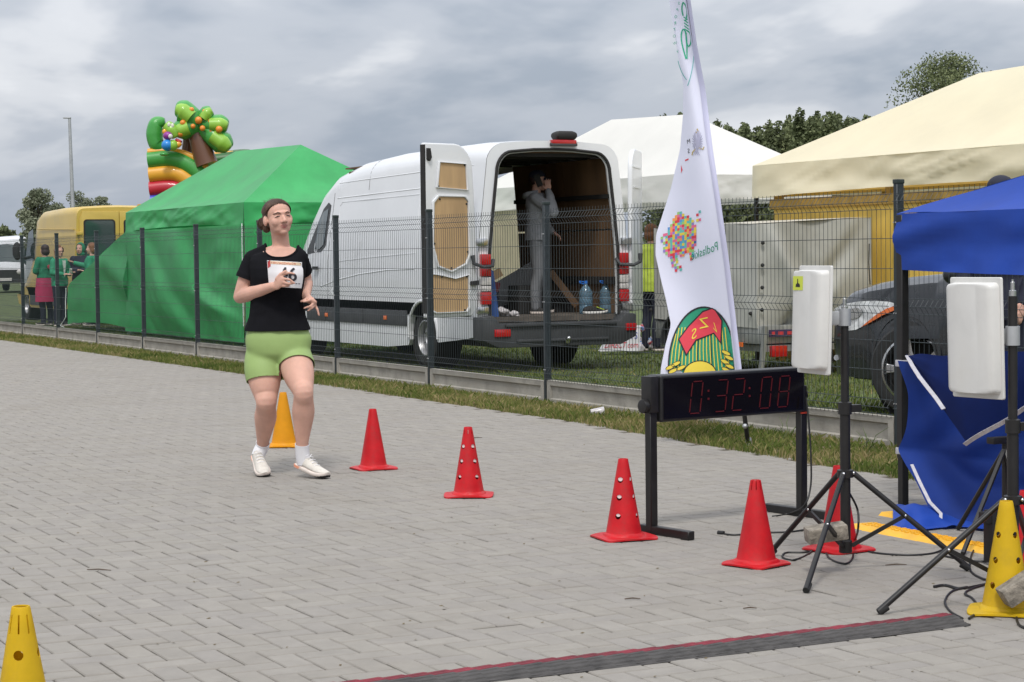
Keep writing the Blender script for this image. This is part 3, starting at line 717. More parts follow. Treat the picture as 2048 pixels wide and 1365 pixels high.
for sg in (-1, 1):
    xl = cx+sg*.90; z = .76
    lt = None
    for (h, mm) in ((.15, mat_red), (.07, mat_clear), (.10, mat_clear), (.13, mat_red), (.13, mat_red)):
        s = MB(); s.box((xl, vy_(-.03), z+h/2), (.12, .07, h-.008))
        if lt is None: lt = s.build('tail_light', mm, van, bevel=.012)
        else: s.build('lens', mm, lt, bevel=.012)
        z += h
    for zz in (.70, 1.47):
        s = MB(); s.box((cx+sg*.94, vy_(-.03), zz), (.14, .05, .085)); hg = s.build('hinge', mat_chrome, van, bevel=.012)
    s = MB(); s.tube([(cx+sg*.80, vy_(-.03), 1.27), (cx+sg*.83, vy_(-.08), 1.20), (cx+sg*.98, vy_(-.14), 1.19), (cx+sg*1.08, vy_(-.12), 1.23), (cx+sg*1.09, vy_(-.10), 1.32)], [.022, .02, .02, .022, .03], 8); s.build('hinge_arm', mat_vgrey, van)
s = MB(); s.box((cx+.12, vy_(-.02), 2.615), (.32, .08, .05)); s.build('brake_light', mat_red, van, bevel=.01)
s = MB(); s.box((cx+.12, vy_(-.035), 2.585), (.34, .05, .035)); s.build('camera_bar', mat_vgrey, van, bevel=.008)
s = MB(); s.loft([[V(cx+.16+a, vy_(.02)+b, 2.64+z) for a, b in ((-.14*k_, -.09*k_), (.13*k_, -.09*k_), (.15*k_, .12*k_), (-.12*k_, .12*k_))] for z, k_ in ((0, .8), (.04, 1.0), (.085, .95), (.105, .6))]); s.build('roof_camera', mat_dark, van, bevel=.02, segs=3)
# doors: built shut on the y=0 plane with the hinge at the origin, then swung open
def rear_door(name, hinge, ang, sgn, label, detailed):
    wd, z0, z1 = .86, .64, 2.56
    pts = [(0, z0+.10), (.10, z0), (wd, z0), (wd, z1), (.36, z1+.005)] + [(.36-.30*math.sin(a), z1-.30+.305*math.cos(a)) for a in [math.pi/2*i/6 for i in range(1, 6)]] + [(.05, z1-.45), (.02, 1.5)]
    ca, sa = math.cos(ang), math.sin(ang)
    def fnd(a, b, t_):   # a away from the hinge, t_ thickness (positive = outside when shut)
        x, y = sgn*a, -t_
        xr, yr = (x*ca - y*sa*sgn*-1, 0) if False else (None, None)
        th = -sgn*ang; x2 = x*math.cos(th) - y*math.sin(th); y2 = x*math.sin(th) + y*math.cos(th)
        return V(hinge[0]+x2, hinge[1]+y2, b)
    s = MB(); s.prism(pts, fnd, .0, .055); d = s.build(name, mat_vwhite, van, bevel=.018, segs=3, smooth=50, label=label)
    if detailed:
        pans = [[(.20, 2.34), (.62, 2.35), (.66, 2.08), (.18, 2.06)], [(.17, 1.92), (.22, 1.97), (.64, 1.97), (.72, 1.9), (.74, 1.45), (.66, 1.22), (.45, 1.16), (.22, 1.24), (.16, 1.35)], [(.18, 1.10), (.40, 1.06), (.62, 1.10), (.80, 1.12), (.80, .74), (.70, .70), (.22, .70), (.18, .75)]]
        for P in pans:
            c_ = (sum(a for a, b in P)/len(P), sum(b for a, b in P)/len(P))
            s = MB(); s.prism(P, fnd, -.006, -.0); pb = s.build('plywood_panel', mat_ply, d, smooth=0)
            big = [(c_[0]+(a-c_[0])*1.12, c_[1]+(b-c_[1])*1.06) for a, b in P]
            ins = [(c_[0]+(a-c_[0])*1.02, c_[1]+(b-c_[1])*1.01) for a, b in P]
            s = MB(); s.frame2(big, ins, fnd, -.022, .0); s.build('panel_rim', mat_vwhite, d, bevel=.008)
            for (a, b) in P[::2]:
                s = MB(); s.ball(fnd(lerp(a, c_[0], .06), lerp(b, c_[1], .06), -.008), .012, 8, 5); s.build('panel_screw', mat_dark, d)
        s = MB(); s.prism([(.83, 2.50), (.79, 2.50), (.77, 2.40), (.80, 2.36), (.83, 2.38)], fnd, -.03, -.0); s.build('latch', mat_dark, d)
        s = MB(); s.prism([(.865, z0+.05), (.845, z0+.05), (.845, z1-.02), (.865, z1-.02)], fnd, .0, .06); s.build('edge_seal', mat_dark, d)
        s = MB(); s.prism([(.02, 1.04), (.16, 1.03), (.16, .99), (.02, .985)], fnd, -.035, -.01); s.build('check_strap', mat_dark, d)
    else:
        for zz in (2.36, 2.12):
            s = MB(); s.prism([(.12, zz), (.7, zz), (.7, zz-.02), (.12, zz-.02)], fnd, -.012, .0); s.build('panel_rim', mat_vwhite, d)
    return d
rear_door('rear_door', (VX-.02, vy_(-.06)), R_(157), 1, 'open left rear door with plywood inner panels', True)
rear_door('rear_door', (VX+1.98+.03, vy_(-.03)), R_(231), -1, 'plain white right rear door folded back', False)

# --- yellow van, seen from behind left
mat_yel = M('yellow_paint', (.52, .36, .07), .4, var=.08, vs=2, coat=.3, dirt=((.35, .27, .1), 2, .3))
def yellow_van():
    X, Y, L, Wd, H = at(150, 600, 42).x, at(150, 600, 42).y, 5.4, 1.95, 2.46
    c = X+Wd/2; h = Wd/2
    t = thing('panel_van', 'yellow panel van with rear windows beside the green tent', 'van', (c, Y+2.5, 0))
    st = [(0, h, h, .90, 2.42, .16), (.08, h, h, .91, 2.46, .16), (1.5, h, h, .91, 2.47, .18), (3.2, h, h, .9, 2.44, .2), (3.7, h, h, .86, 2.34, .2), (4.0, h*.98, h*.98, .8, 2.05, .2), (4.45, h*.97, h*.97, .74, 1.45, .15), (4.6, h*.95, h*.95, .72, 1.2, .1), (5.2, h*.9, h*.9, .7, 1.0, .1), (5.4, h*.8, h*.8, .66, .8, .08)]
    rg = [ring(Y+y, a, b, c_, .55, zt, rc, cx=c) for (y, a, b, c_, zt, rc) in st]; n = len(rg[0])
    q = MB(); q.loft(rg, caps=False, closed=False, skip=lambda i, j: 5 <= i <= 6 and 8 <= j <= n-9); q.build('body', mat_yel, t, smooth=35, recalc=False)
    q = MB(); q.loft([r[8:n-7] for r in rg[5:8]], caps=False, closed=False); q.build('windscreen', mat_glass, t, recalc=False)
    for sg in (-1, 1):
        x0 = c+sg*h
        po = [(0.0, .56), (0, .32)] + [(.75, .30)] + arc(1.15, .36, .38, math.pi+.1, -.1, 12) + [(1.6, .28), (3.9, .28)] + arc(4.45, .36, .38, math.pi+.1, -.1, 12) + [(5.1, .34), (5.3, .56)]
        q = MB(); q.prism(po, lambda a, b, t_: V(t_, Y+a, b), x0, x0-sg*.05); q.build('side_panel', mat_yel, t, smooth=0)
        for yy_ in (1.15, 4.45):
            wheel(t, (c+sg*(h-.12), Y+yy_, .33), .33, .2, rimmat=mat_steelrim, side=sg)
            s = MB(); s.lathe([(.40, -.16), (.40, .12)], 24, (c+sg*(h-.19), Y+yy_, .36), Matrix.Rotation(math.pi/2, 3, 'Y')); s.build('wheel_well', mat_dark, t)
    s = MB(); s.prism([(1.55, .34), (3.95, .34), (3.95, .56), (1.55, .56)], lambda a, b, t_: V(t_, Y+a, b), c-h-.02, c-h+.01); s.build('rub_strip', mat_vgrey, t)
    s = MB(); s.tube([V(c-h*.97-.0, Y+a, 1.98+.02*a) for a in (.1, 1.5, 3.3)], .012, 5); s.build('crease', mat_yel, t)
    back = [((p.x-c), p.z) for p in rg[0]]
    q = MB(); vs = [V(c+x, Y-.0, z) for x, z in back]; q.add(vs, [tuple(range(len(vs)))]); q.build('back_wall', mat_yel, t, smooth=0)
    for sg in (-1, 1):
        a0, a1 = (.0 if sg > 0 else -.86), (.86 if sg > 0 else 0)
        dr = MB(); dr.prism([(a0+.006, .62), (a1-.006, .62), (a1-.006, 2.2), (a1-.006-(.07 if sg > 0 else 0), 2.36), (a0+.006+(.07 if sg < 0 else 0), 2.36), (a0+.006, 2.2)], lambda a, b, t_: V(c+a, Y+t_, b), -.03, -.004); d = dr.build('rear_door', mat_yel, t, bevel=.012)
        cxw = (a0+a1)/2; win = []
        for (sx, sz) in ((1, 1), (-1, 1), (-1, -1), (1, -1)):
            for k_ in range(5):
                an = {(1, 1): 0, (-1, 1): math.pi/2, (-1, -1): math.pi, (1, -1): 1.5*math.pi}[(sx, sz)] + math.pi/2*k_/4
                win.append((cxw+sx*.27+.07*math.cos(an), 1.72+sz*.40+.07*math.sin(an)))
        wb = MB(); wb.prism(win, lambda a, b, t_: V(c+a, Y+t_, b), -.038, -.03); w_ = wb.build('window_seal', mat_dark, d, smooth=0)
        c2_ = [(cxw+(a-cxw)*.9, 1.72+(b-1.72)*.94) for a, b in win]
        wb = MB(); wb.prism(c2_, lambda a, b, t_: V(c+a, Y+t_, b), -.044, -.036); wb.build('pane', mat_glass, d, smooth=0)
        for zz in (1.0, 1.9):
            s = MB(); s.box((c+sg*.86, Y-.04, zz), (.12, .04, .07)); s.build('hinge', mat_yel, t, bevel=.01)
        s = MB(); s.box((c+sg*.93, Y-.02, .95), (.10, .05, .5)); s.build('tail_light', mat_red, t, bevel=.015)
    s = MB(); s.box((c, Y-.08, .48), (1.9, .16, .16)); s.build('bumper', mat_vgrey, t, bevel=.02)
    s = MB(); s.ball((c-h-.20, Y+4.32, 1.56), (.11, .08, .21), 14, 10); s.tube([(c-h-.2, Y+4.32, 1.45), (c-h+.06, Y+4.38, 1.38)], .035, 8); s.build('mirror', mat_dark, t)
    s = MB(); s.add([V(c-h*.99-.004, Y+a, b) for a, b in ((3.55, 1.35), (4.42, 1.33), (4.05, 1.98), (3.62, 2.05))], [(0, 1, 2, 3)]); s.build('cab_window', mat_glass, t, solid=.01, smooth=0)
    s = MB(); s.box((c, Y+2.6, .4), (1.4, 4.6, .14)); s.build('underbody', mat_dark, t)
yellow_van()

# --- white minibus far off at the left edge, nose towards the camera
def minibus():
    b = at(2, 580, 88); base = V(b.x, b.y, 0); yaw = math.atan2(CF.x, CF.y)
    t = thing('minibus', 'white minibus parked far back at the left edge of the picture', 'van', base)
    F = V(CF.x, CF.y, 0).normalized(); Rt = V(CR.x, CR.y, 0).normalized()
    P = lambda x, d, z: base + Rt*x + F*d + V(0, 0, z)
    st = [(0, .84, .42, .82), (.05, .94, .38, 1.08), (.5, .98, .36, 1.22), (.75, .97, .36, 1.32), (1.25, .92, .36, 2.1), (1.6, .92, .36, 2.42), (3, .95, .36, 2.5), (5.4, .95, .36, 2.48)]
    rg = []
    for d, w_, z0, z1 in st: rg.append([P(x, d, z) for x, z in [(-w_, z0), (-w_*1.01, lerp(z0, z1, .4)), (-w_*.97, z1-.16), (-w_*.86, z1-.03), (0, z1+.02), (w_*.86, z1-.03), (w_*.97, z1-.16), (w_*1.01, lerp(z0, z1, .4)), (w_, z0)]])
    q = MB(); q.loft(rg, caps=True, closed=True, skip=lambda i, j: i == 3 and 2 <= j <= 5); q.build('body', mat_vwhite, t, smooth=35)
    q = MB(); q.loft([rg[3][2:7], rg[4][2:7]], caps=False, closed=False); q.build('windscreen', mat_glass, t, smooth=0)
    s = MB(); s.add([P(-.85, -.03, .98), P(.85, -.03, .98), P(.9, -.04, .42), P(-.9, -.04, .42)], [(0, 1, 2, 3)]); s.build('grille', mat_dark, t, solid=.02)
    for sg in (-1, 1):
        s = MB(); s.ball(P(sg*.84, .05, .88), (.16, .16, .14), 12, 8); s.build('headlight', mat_clear, t)
        for d in (.95, 4.3): s = MB(); s.lathe([(.02, -.1), (.33, -.1), (.35, 0), (.33, .1), (.02, .1)], 20, P(sg*.86, d, .34), (Matrix((Rt, F, V(0, 0, 1))).transposed()) @ Matrix.Rotation(math.pi/2, 3, 'Y')); s.build('wheel', mat_rub, t)
    s = MB(); s.add([P(-.02, -.08, .62), P(.5, -.08, .62), P(.5, -.08, .5), P(-.02, -.08, .5)], [(0, 1, 2, 3)]); s.build('number_plate', mat_white, t, solid=.01)
minibus()

# --- box trailer under a grey tarpaulin
mat_tarp = M('grey_tarpaulin', (.40, .40, .37), .6, var=.1, vs=1.6, bump=.15, bs=10, dirt=((.25, .24, .2), 1.2, .5))
TX, TY = 12.03, 18.0; TW, TLn = 1.5, 2.15
tr = thing('trailer', 'box trailer under a grey tarpaulin cover behind the flag', 'trailer', (TX+TW/2, TY+1.2, 0))
def tz(u_): return 1.62+.07*u_
def tback(u_, v_):
    x = lerp(TX, TX+TW, u_); z = lerp(tz(u_), .52, v_)
    d = -.16*math.exp(-((u_-.06-v_*.42)/.06)**2)*(v_*.9+.1) + .13*math.exp(-((u_-.20-v_*.5)/.08)**2)*v_ + .17*math.exp(-((u_-.95+v_*.62)/.09)**2)*v_ - .05*math.exp(-((u_-.80+v_*.3)/.1)**2)*v_ + .04*nz(u_*3, v_*2.5, 9) - .03*math.sin(math.pi*v_)*math.sin(math.pi*u_)
    return V(x, TY+d+.02, z)
def tside(u_, v_):
    y = lerp(TY, TY+TLn, u_); z = lerp(1.62+.02*math.sin(u_*6), .50+.06*u_, v_)
    return V(TX-.01 - .03*nz(u_*4, v_*3, 1) - .05*math.exp(-((u_-.12-v_*.2)/.08)**2)*v_, y, z)
q = MB(); q.grid(tback, 40, 24); q.build('tarp_rear', mat_tarp, tr, smooth=60, solid=-.01)
q = MB(); q.grid(tside, 40, 24); q.build('tarp_side', mat_tarp, tr, smooth=60, solid=-.01)
q = MB(); q.grid(lambda u_, v_: V(lerp(TX-.01, TX+TW+.01, u_), lerp(TY+.01, TY+TLn, v_), lerp(1.62, tz(1), u_)-.05*math.sin(math.pi*v_)*math.sin(math.pi*u_)+.008), 12, 12); q.build('tarp_top', M('tarp_top', (.48, .45, .38), .6, var=.08, vs=2), tr, smooth=60)
q = MB(); q.grid(lambda u_, v_: V(TX+TW, lerp(TY, TY+TLn, u_), lerp(tz(1), .52, v_)), 12, 6); q.build('tarp_side', mat_tarp, tr, smooth=60)
q = MB(); q.grid(lambda u_, v_: V(lerp(TX, TX+TW, u_), TY+TLn, lerp(tz(u_), .52, v_)), 12, 6); q.build('tarp_front', mat_tarp, tr, smooth=60)
mat_tgalv = M('trailer_zinc', (.30, .31, .30), .5, .5, var=.15, vs=8)
q = MB(); q.box((TX+TW/2, TY+TLn/2, .43), (TW, TLn, .20)); q.build('drop_side', mat_tgalv, tr, bevel=.01)
q = MB(); q.box((TX+TW/2, TY+TLn/2, .28), (TW*.9, TLn*1.0, .07)); q.build('chassis', mat_tgalv, tr)
for x in (TX+.05, TX+TW-.05):
    q = MB(); q.bar((x-.04, TY-.03, .02), (x+.02, TY-.03, .52), .05, .04); q.build('prop_stand', mat_tgalv, tr)
for sg, x in ((-1, TX-.10), (1, TX+TW+.10)):
    wheel(tr, (x, TY+1.35, .29), .29, .17, rimmat=mat_steelrim, side=sg)
    q = MB(); q.loft([[V(x+sg*.1*-1, TY+1.35+r*math.cos(a), .29+r*math.sin(a)) for r in (.33, .35)] + [V(x+sg*.11, TY+1.35+r*math.cos(a), .29+r*math.sin(a)) for r in (.35, .33)] for a in [math.pi*k/12 for k in range(13)]]); q.build('mudguard', mat_vgrey, tr)
q = MB(); q.tube([(TX+TW/2, TY+TLn, .32), (TX+TW/2, TY+TLn+1.2, .36)], .04, 8); q.build('drawbar', mat_tgalv, tr)
mat_lens2 = mat_red
for x in (.24, 1.26):
    q = MB(); q.box((TX+x, TY-.03, .25), (.20, .06, .12)); q.build('tail_light', mat_red, tr, bevel=.012)
q = MB(); q.box((TX-.03, TY+.3, .32), (.02, .07, .05)); q.build('side_reflector', mat_orange, tr)
q = MB(); q.box((TX+.42, TY-.045, .445), (.62, .012, .075)); st_ = q.build('name_strip', M('strip_violet', (.05, .03, .09), .5, var=.1), tr)
for k, (a, wd) in enumerate(((.14, .04), (.22, .07), (.34, .13), (.52, .04))):
    q = MB(); q.box((TX+a+wd/2, TY-.053, .445), (wd, .006, .036)); q.build('lettering', M('strip_red', (.5, .04, .05), .5, var=0) if k == 0 else bpy.data.materials['strip_red'], st_)
q = MB(); q.box((TX+.60, TY-.045, .29), (.36, .012, .11)); npl = q.build('number_plate', mat_white, tr)
q = MB(); q.box((TX+.445, TY-.054, .29), (.05, .006, .105)); q.build('plate_band', M('plate_blue', (.02, .1, .4), .5, var=0), npl)
for k in range(6):
    q = MB(); q.ball((TX-.03+.01*k*0, TY+.10+.42*k, .66), .022, 8, 6); q.build('eyelet', mat_dark, tr)
for k in range(4):
    q = MB(); q.ball((TX+.03+.005*k, TY-.03, .70+.24*k), .022, 8, 6); q.build('eyelet', mat_dark, tr)
q = MB(); q.tube([(TX+TW-.05, TY-.03, 1.4), (TX+TW-.06, TY-.035, 1.2), (TX+TW-.04, TY-.03, .95)], .006, 5); q.build('tarp_rope', mat_dark, tr)

# --- dark sport utility car
mat_car = M('graphite_paint', (.018, .020, .024), .28, 0, var=.05, coat=.5, spec=.35)
CX0, CX1, CYF = 9.93, 11.75, 14.0       # near side, far side, nose
car = thing('suv_car', 'dark graphite sport utility car parked behind the fence at right', 'car', ((CX0+CX1)/2, CYF-2.3, 0))
cc = (CX0+CX1)/2; hw = (CX1-CX0)/2
def crow(d, w_, zl, zs, zt, wt):
    """car section d metres behind the nose: lower half width w_, sill zl, shoulder zs, top zt with half width wt"""
    half = [(-w_*.96, zl), (-w_, lerp(zl, zs, .45)), (-w_*.985, lerp(zl, zs, .8)), (-w_*.95, zs), (-lerp(w_*.95, wt, .5), lerp(zs, zt, .55)), (-wt, lerp(zs, zt, .9)), (-wt*.6, zt)]
    return [V(cc+x, CYF-d, z) for x, z in half + [(0, zt+.015)] + [(-x, z) for x, z in reversed(half)]]
cs_ = [(-.02, hw*.62, .35, .62, .70, hw*.5), (.02, hw*.74, .30, .72, .80, hw*.6), (.12, hw*.88, .28, .84, .92, hw*.72), (.35, hw*.96, .27, .92, 1.0, hw*.80), (.7, hw, .27, .985, 1.06, hw*.82), (1.1, hw, .27, 1.03, 1.11, hw*.82), (1.5, hw, .27, 1.06, 1.14, hw*.80), (1.75, hw, .27, 1.06, 1.24, hw*.74), (2.35, hw, .27, 1.07, 1.62, hw*.66), (3.0, hw, .27, 1.08, 1.67, hw*.67), (3.9, hw, .27, 1.09, 1.63, hw*.66), (4.4, hw*.97, .30, 1.05, 1.35, hw*.64), (4.6, hw*.9, .4, .95, 1.0, hw*.6)]
rg = [crow(*c) for c in cs_]; ncr = len(rg[0])
AW = (1.22, 3.85)
q = MB()
fine = []
for i in range(len(cs_)-1):
    steps = 8 if .3 < cs_[i][0] < 1.6 or 3.0 <= cs_[i][0] < 4.4 else 3
    for k in range(steps): fine.append([lerp(a, b, k/steps) for a, b in zip(cs_[i], cs_[i+1])])
fine.append(list(cs_[-1]))
rgf = [crow(*c) for c in fine]
def skipc(i, j):
    if j in (0, ncr-2):
        d = (fine[i][0]+fine[i+1][0])/2
        return any(abs(d-a) < .43 for a in AW)
    return False
q.loft(rgf, caps=True, closed=False, skip=skipc); q.build('body', mat_car, car, smooth=40, recalc=False)
for sg in (-1, 1):   # arch lips fill the skipped part down to a round arch
    xo = cc+sg*hw
    for a in AW:
        zt_ = lerp(.27, 1.02, .45); outer = [(a-.44, .24), (a-.44, zt_+.02), (a+.44, zt_+.02), (a+.44, .24)]
        ar = arc(a, .37, .40, math.pi+.35, -.35, 12)
        poly = [(a-.44, .22)] + ar + [(a+.44, .22), (a+.44, zt_+.03), (a-.44, zt_+.03)]
        s = MB(); s.prism(poly, lambda u_, v_, t_: V(t_, CYF-u_, v_), xo-sg*.005, xo-sg*.06); s.build('wheel_arch', mat_car, car, smooth=0)
        s = MB(); s.lathe([(.42, -.2), (.42, .12)], 30, (xo-sg*.2, CYF-a, .38), Matrix.Rotation(math.pi/2, 3, 'Y')); s.build('wheel_well', mat_dark, car)
        wheel(car, (xo-sg*.135, CYF-a, .37), .37, .24, steer=(R_(35) if a < 2 else 0), rimmat=mat_chrome, spokes=5, side=sg, rimr=.72)
s = MB(); s.box((cc, CYF-2.3, .3), (1.3, 4.2, .12)); s.build('underbody', mat_dark, car)
# headlights: curved lens lying in the corner of the nose
for sg in (-1, 1):
    def hl(u_, v_, sg=sg, off=.012):
        d = lerp(.10, .92, u_); k = max(0, min(len(fine)-1, int(np.searchsorted([f[0] for f in fine], d)))); r = rgf[k]
        idx = (1, 3) if sg < 0 else (ncr-2, ncr-4)
        lo, hi = r[idx[0]], r[idx[1]]
        t0, t1 = lerp(.42, .90, u_), lerp(.98, .97, u_)
        p = lerp(lo, hi, lerp(t0, t1, v_)); return p + V(sg*off, off*.7*(1-u_), 0)
    def side_pt(x, y, off):      # measured on the near side, mirrored for the far one
        X = CX0+.03
        for _ in range(5):
            p_ = onX(x, y, X); d = CYF-p_.y; w_ = float(np.interp(d, [f[0] for f in cs_], [f[1] for f in cs_])); X = cc - w_*.985 - off
        p_ = onX(x, y, X); return p_ if sg < 0 else V(2*cc-p_.x, p_.y, p_.z)
    def poly_on(pts, off):
        c_ = (sum(a for a, b in pts)/len(pts), sum(b for a, b in pts)/len(pts)); s = MB(); n_ = len(pts)
        vs = []
        for f_ in (0, .33, .66, 1): vs += [side_pt(lerp(c_[0], a, f_), lerp(c_[1], b, f_), off) for a, b in pts]
        s.add(vs, [(k_*n_+i, k_*n_+(i+1) % n_, (k_+1)*n_+(i+1) % n_, (k_+1)*n_+i) for k_ in range(3) for i in range(n_)]); return s
    hd = poly_on([(1668, 618), (1690, 608), (1720, 603), (1750, 602), (1778, 604), (1812, 613), (1790, 620), (1765, 630), (1735, 648), (1712, 660), (1696, 662), (1680, 640)], .018).build('headlight', M('lamp_glass', (.72, .73, .75), .12, 0, var=.3, vs=14, coat=.8) if sg < 0 else bpy.data.materials['lamp_glass'], car, smooth=60)
    poly_on([(1808, 613), (1790, 612), (1772, 618), (1752, 630), (1732, 646), (1722, 655), (1736, 648), (1765, 631), (1790, 620.5)], .028).build('indicator', mat_orange, hd, smooth=60)
    poly_on([(1690, 628), (1700, 618), (1716, 616), (1724, 624), (1716, 636), (1700, 640)], .026).build('lamp_bowl', mat_chrome, hd, smooth=60)
s = MB(); s.grid(lambda a, b: V(cc-hw*.5+hw*a, CYF+.03-.06*(2*a-1)**2, lerp(.72, .42, b)), 10, 4); s.build('grille', mat_dark, car)
s = MB(); s.box((cc, CYF+.02, .36), (1.2, .1, .1)); s.build('bumper', mat_vgrey, car, bevel=.03)
s = MB(); s.tube([(cc-hw*.9, CYF-.18, .42), (cc-hw*.5, CYF+.03, .40), (cc, CYF+.06, .40)], .025, 8); s.build('chrome_bar', mat_chrome, car)
for sg in (-1, 1):
    s = MB(); s.add([V(cc+sg*(hw*.80), CYF-1.95, 1.14), V(cc+sg*(hw*.80), CYF-4.0, 1.16), V(cc+sg*(hw*.70), CYF-3.85, 1.56), V(cc+sg*(hw*.69), CYF-2.45, 1.56)], [(0, 1, 2, 3)]); s.build('side_window', mat_glass, car, solid=.01, smooth=0)
    s = MB(); s.ball((cc+sg*(hw+.1), CYF-1.95, 1.13), (.1, .06, .08), 12, 8); s.build('mirror', mat_car, car)
# ------------------------------------------------------------------ blue tent at the right edge
BX0, BX1, BY0, BY1 = 6.37, 8.10, 5.0, 8.26
bt = thing('blue_tent', 'low blue party tent with black legs at the right edge', 'tent', (BX0+.8, BY0+1.6, 0))
zb_, ze_ = 1.215, 1.50; pk = V(7.2, 6.4, 2.0)
cor = [V(BX0, BY0, ze_), V(BX1, BY0, ze_), V(BX1, BY1, ze_), V(BX0, BY1, ze_)]
for k in range(4):
    a, b_ = cor[k], cor[(k+1) % 4]; on = (b_-a).cross(V(0, 0, 1)).normalized()
    q = MB(); q.grid(lambda u_, v_: lerp(lerp(a, b_, u_), pk, v_) + V(0, 0, -.10*math.sin(math.pi*v_)*4*u_*(1-u_)*(1-v_)*1.5 + .012*nz(u_*9, v_*5, k)*(1-v_)), 30, 14); q.build('roof_panel', mat_blue, bt, smooth=60)
    def fv(u_, v_, a=a, b_=b_, on=on, k=k):
        p_ = lerp(a, b_, u_); s = 4*u_*(1-u_)
        return V(p_.x, p_.y, lerp(ze_, zb_-.03*s, v_)) + on*(.05*(.2+v_)*s**.5*(nz(u_*6+k*3, v_*1.6+u_*2, .3)+.5*nz(u_*16, v_*3, 2)) + .03*math.sin(math.pi*v_)*max(0, math.sin((u_*3+v_*1.2)*3.1))**3)
    q = MB(); q.grid(fv, 60, 10); q.build('valance', mat_blue, bt, smooth=60)
for (x, y) in ((BX0+.02, BY0+.02), (BX1-.02, BY0+.02), (BX1-.02, BY1-.02), (BX0+.02, BY1-.02)):
    q = MB(); q.box((x, y, .87), (.047, .047, 1.25)); q.build('leg', mat_blk, bt, bevel=.004, segs=1)
    q = MB(); q.box((x, y, .16), (.038, .038, .32)); q.box((x, y, .003), (.09, .09, .006)); q.build('leg_foot', mat_blk, bt)
mat_band = M('white_webbing', (.48, .47, .50), .7, var=.1, vs=30)
for z in (.735, .285):
    q = MB(); q.box((BX0+.02, BY1-.02, z), (.056, .056, .034)); q.build('tie_strap', mat_band, bt, bevel=.004)
# side wall: hangs from the straps, folded over at the top, trailing on the ground
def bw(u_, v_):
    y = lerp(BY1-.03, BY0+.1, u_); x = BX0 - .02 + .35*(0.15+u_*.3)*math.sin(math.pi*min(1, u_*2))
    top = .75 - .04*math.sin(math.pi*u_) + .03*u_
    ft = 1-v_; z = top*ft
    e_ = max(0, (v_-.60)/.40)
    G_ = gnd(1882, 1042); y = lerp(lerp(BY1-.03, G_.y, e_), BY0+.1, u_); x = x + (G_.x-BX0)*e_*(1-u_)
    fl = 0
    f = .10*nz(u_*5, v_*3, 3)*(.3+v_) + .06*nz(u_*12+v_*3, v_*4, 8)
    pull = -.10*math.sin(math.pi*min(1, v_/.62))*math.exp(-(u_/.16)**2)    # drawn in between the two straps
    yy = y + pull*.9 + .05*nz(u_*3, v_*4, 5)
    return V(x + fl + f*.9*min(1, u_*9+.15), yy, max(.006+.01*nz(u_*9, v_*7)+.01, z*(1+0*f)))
q = MB(); q.grid(bw, 70, 50); q.build('side_wall', M('blue_polyester_shaded', (.008, .034, .21), .65, var=.12, vs=2, bump=.15, bs=9, spec=.25, transl=.1), bt, smooth=70)  # same cloth as the roof; shade under the canopy put into a darker blue
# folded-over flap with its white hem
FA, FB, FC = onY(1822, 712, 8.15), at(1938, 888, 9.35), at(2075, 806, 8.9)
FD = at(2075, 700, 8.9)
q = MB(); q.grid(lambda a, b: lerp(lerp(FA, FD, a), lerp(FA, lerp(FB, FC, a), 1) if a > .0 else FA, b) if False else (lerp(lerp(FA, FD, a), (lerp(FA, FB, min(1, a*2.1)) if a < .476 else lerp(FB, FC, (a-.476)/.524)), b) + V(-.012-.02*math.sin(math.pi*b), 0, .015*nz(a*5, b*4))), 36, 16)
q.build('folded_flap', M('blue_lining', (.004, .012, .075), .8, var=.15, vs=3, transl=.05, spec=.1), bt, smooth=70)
def hem(pts, wd=.010, nm='hem_band'):
    q = MB(); vs = []
    for i, p_ in enumerate(pts):
        t_ = (pts[min(i+1, len(pts)-1)]-pts[max(0, i-1)]).normalized(); n_ = t_.cross(CF).normalized()
        vs += [p_ + n_*wd - CF*.02, p_ - n_*wd - CF*.02]
    q.add(vs, [(2*i, 2*i+1, 2*i+3, 2*i+2) for i in range(len(pts)-1)]); q.build(nm, mat_band, bt, solid=.004)
hem([lerp(FA, FB, k/8)+V(-.03-.01*math.sin(k), 0, 0) for k in range(6)])
hem([lerp(FB, FC, k/8)+V(-.03-.01*math.sin(k), 0, 0) for k in range(9)])
lo = [at(1822, 930, 10.0), at(1838, 965, 9.85), at(1858, 1005, 9.7), at(1880, 1028, 9.6), at(1879, 1048, 9.55)]
hem(lo, .008)
# pool of cloth on the ground
def pool(u_, v_):
    a = at(lerp(1786, 1990, u_), lerp(1020, 1058, v_)+4*math.sin(u_*9), 9.75-.35*v_)
    h = .055*math.sin(math.pi*min(1, v_*1.1))*(.6+.5*math.sin(u_*7)) + .015*nz(u_*8, v_*5)
    g_ = gnd(lerp(1786, 2000, u_), lerp(1022, 1062, v_)+3*math.sin(u_*8)); return V(g_.x, g_.y, .012+max(0, h)*(1.2-u_*.5))
q = MB(); q.grid(pool, 40, 16); q.build('trailing_cloth', mat_blue, bt, smooth=70)

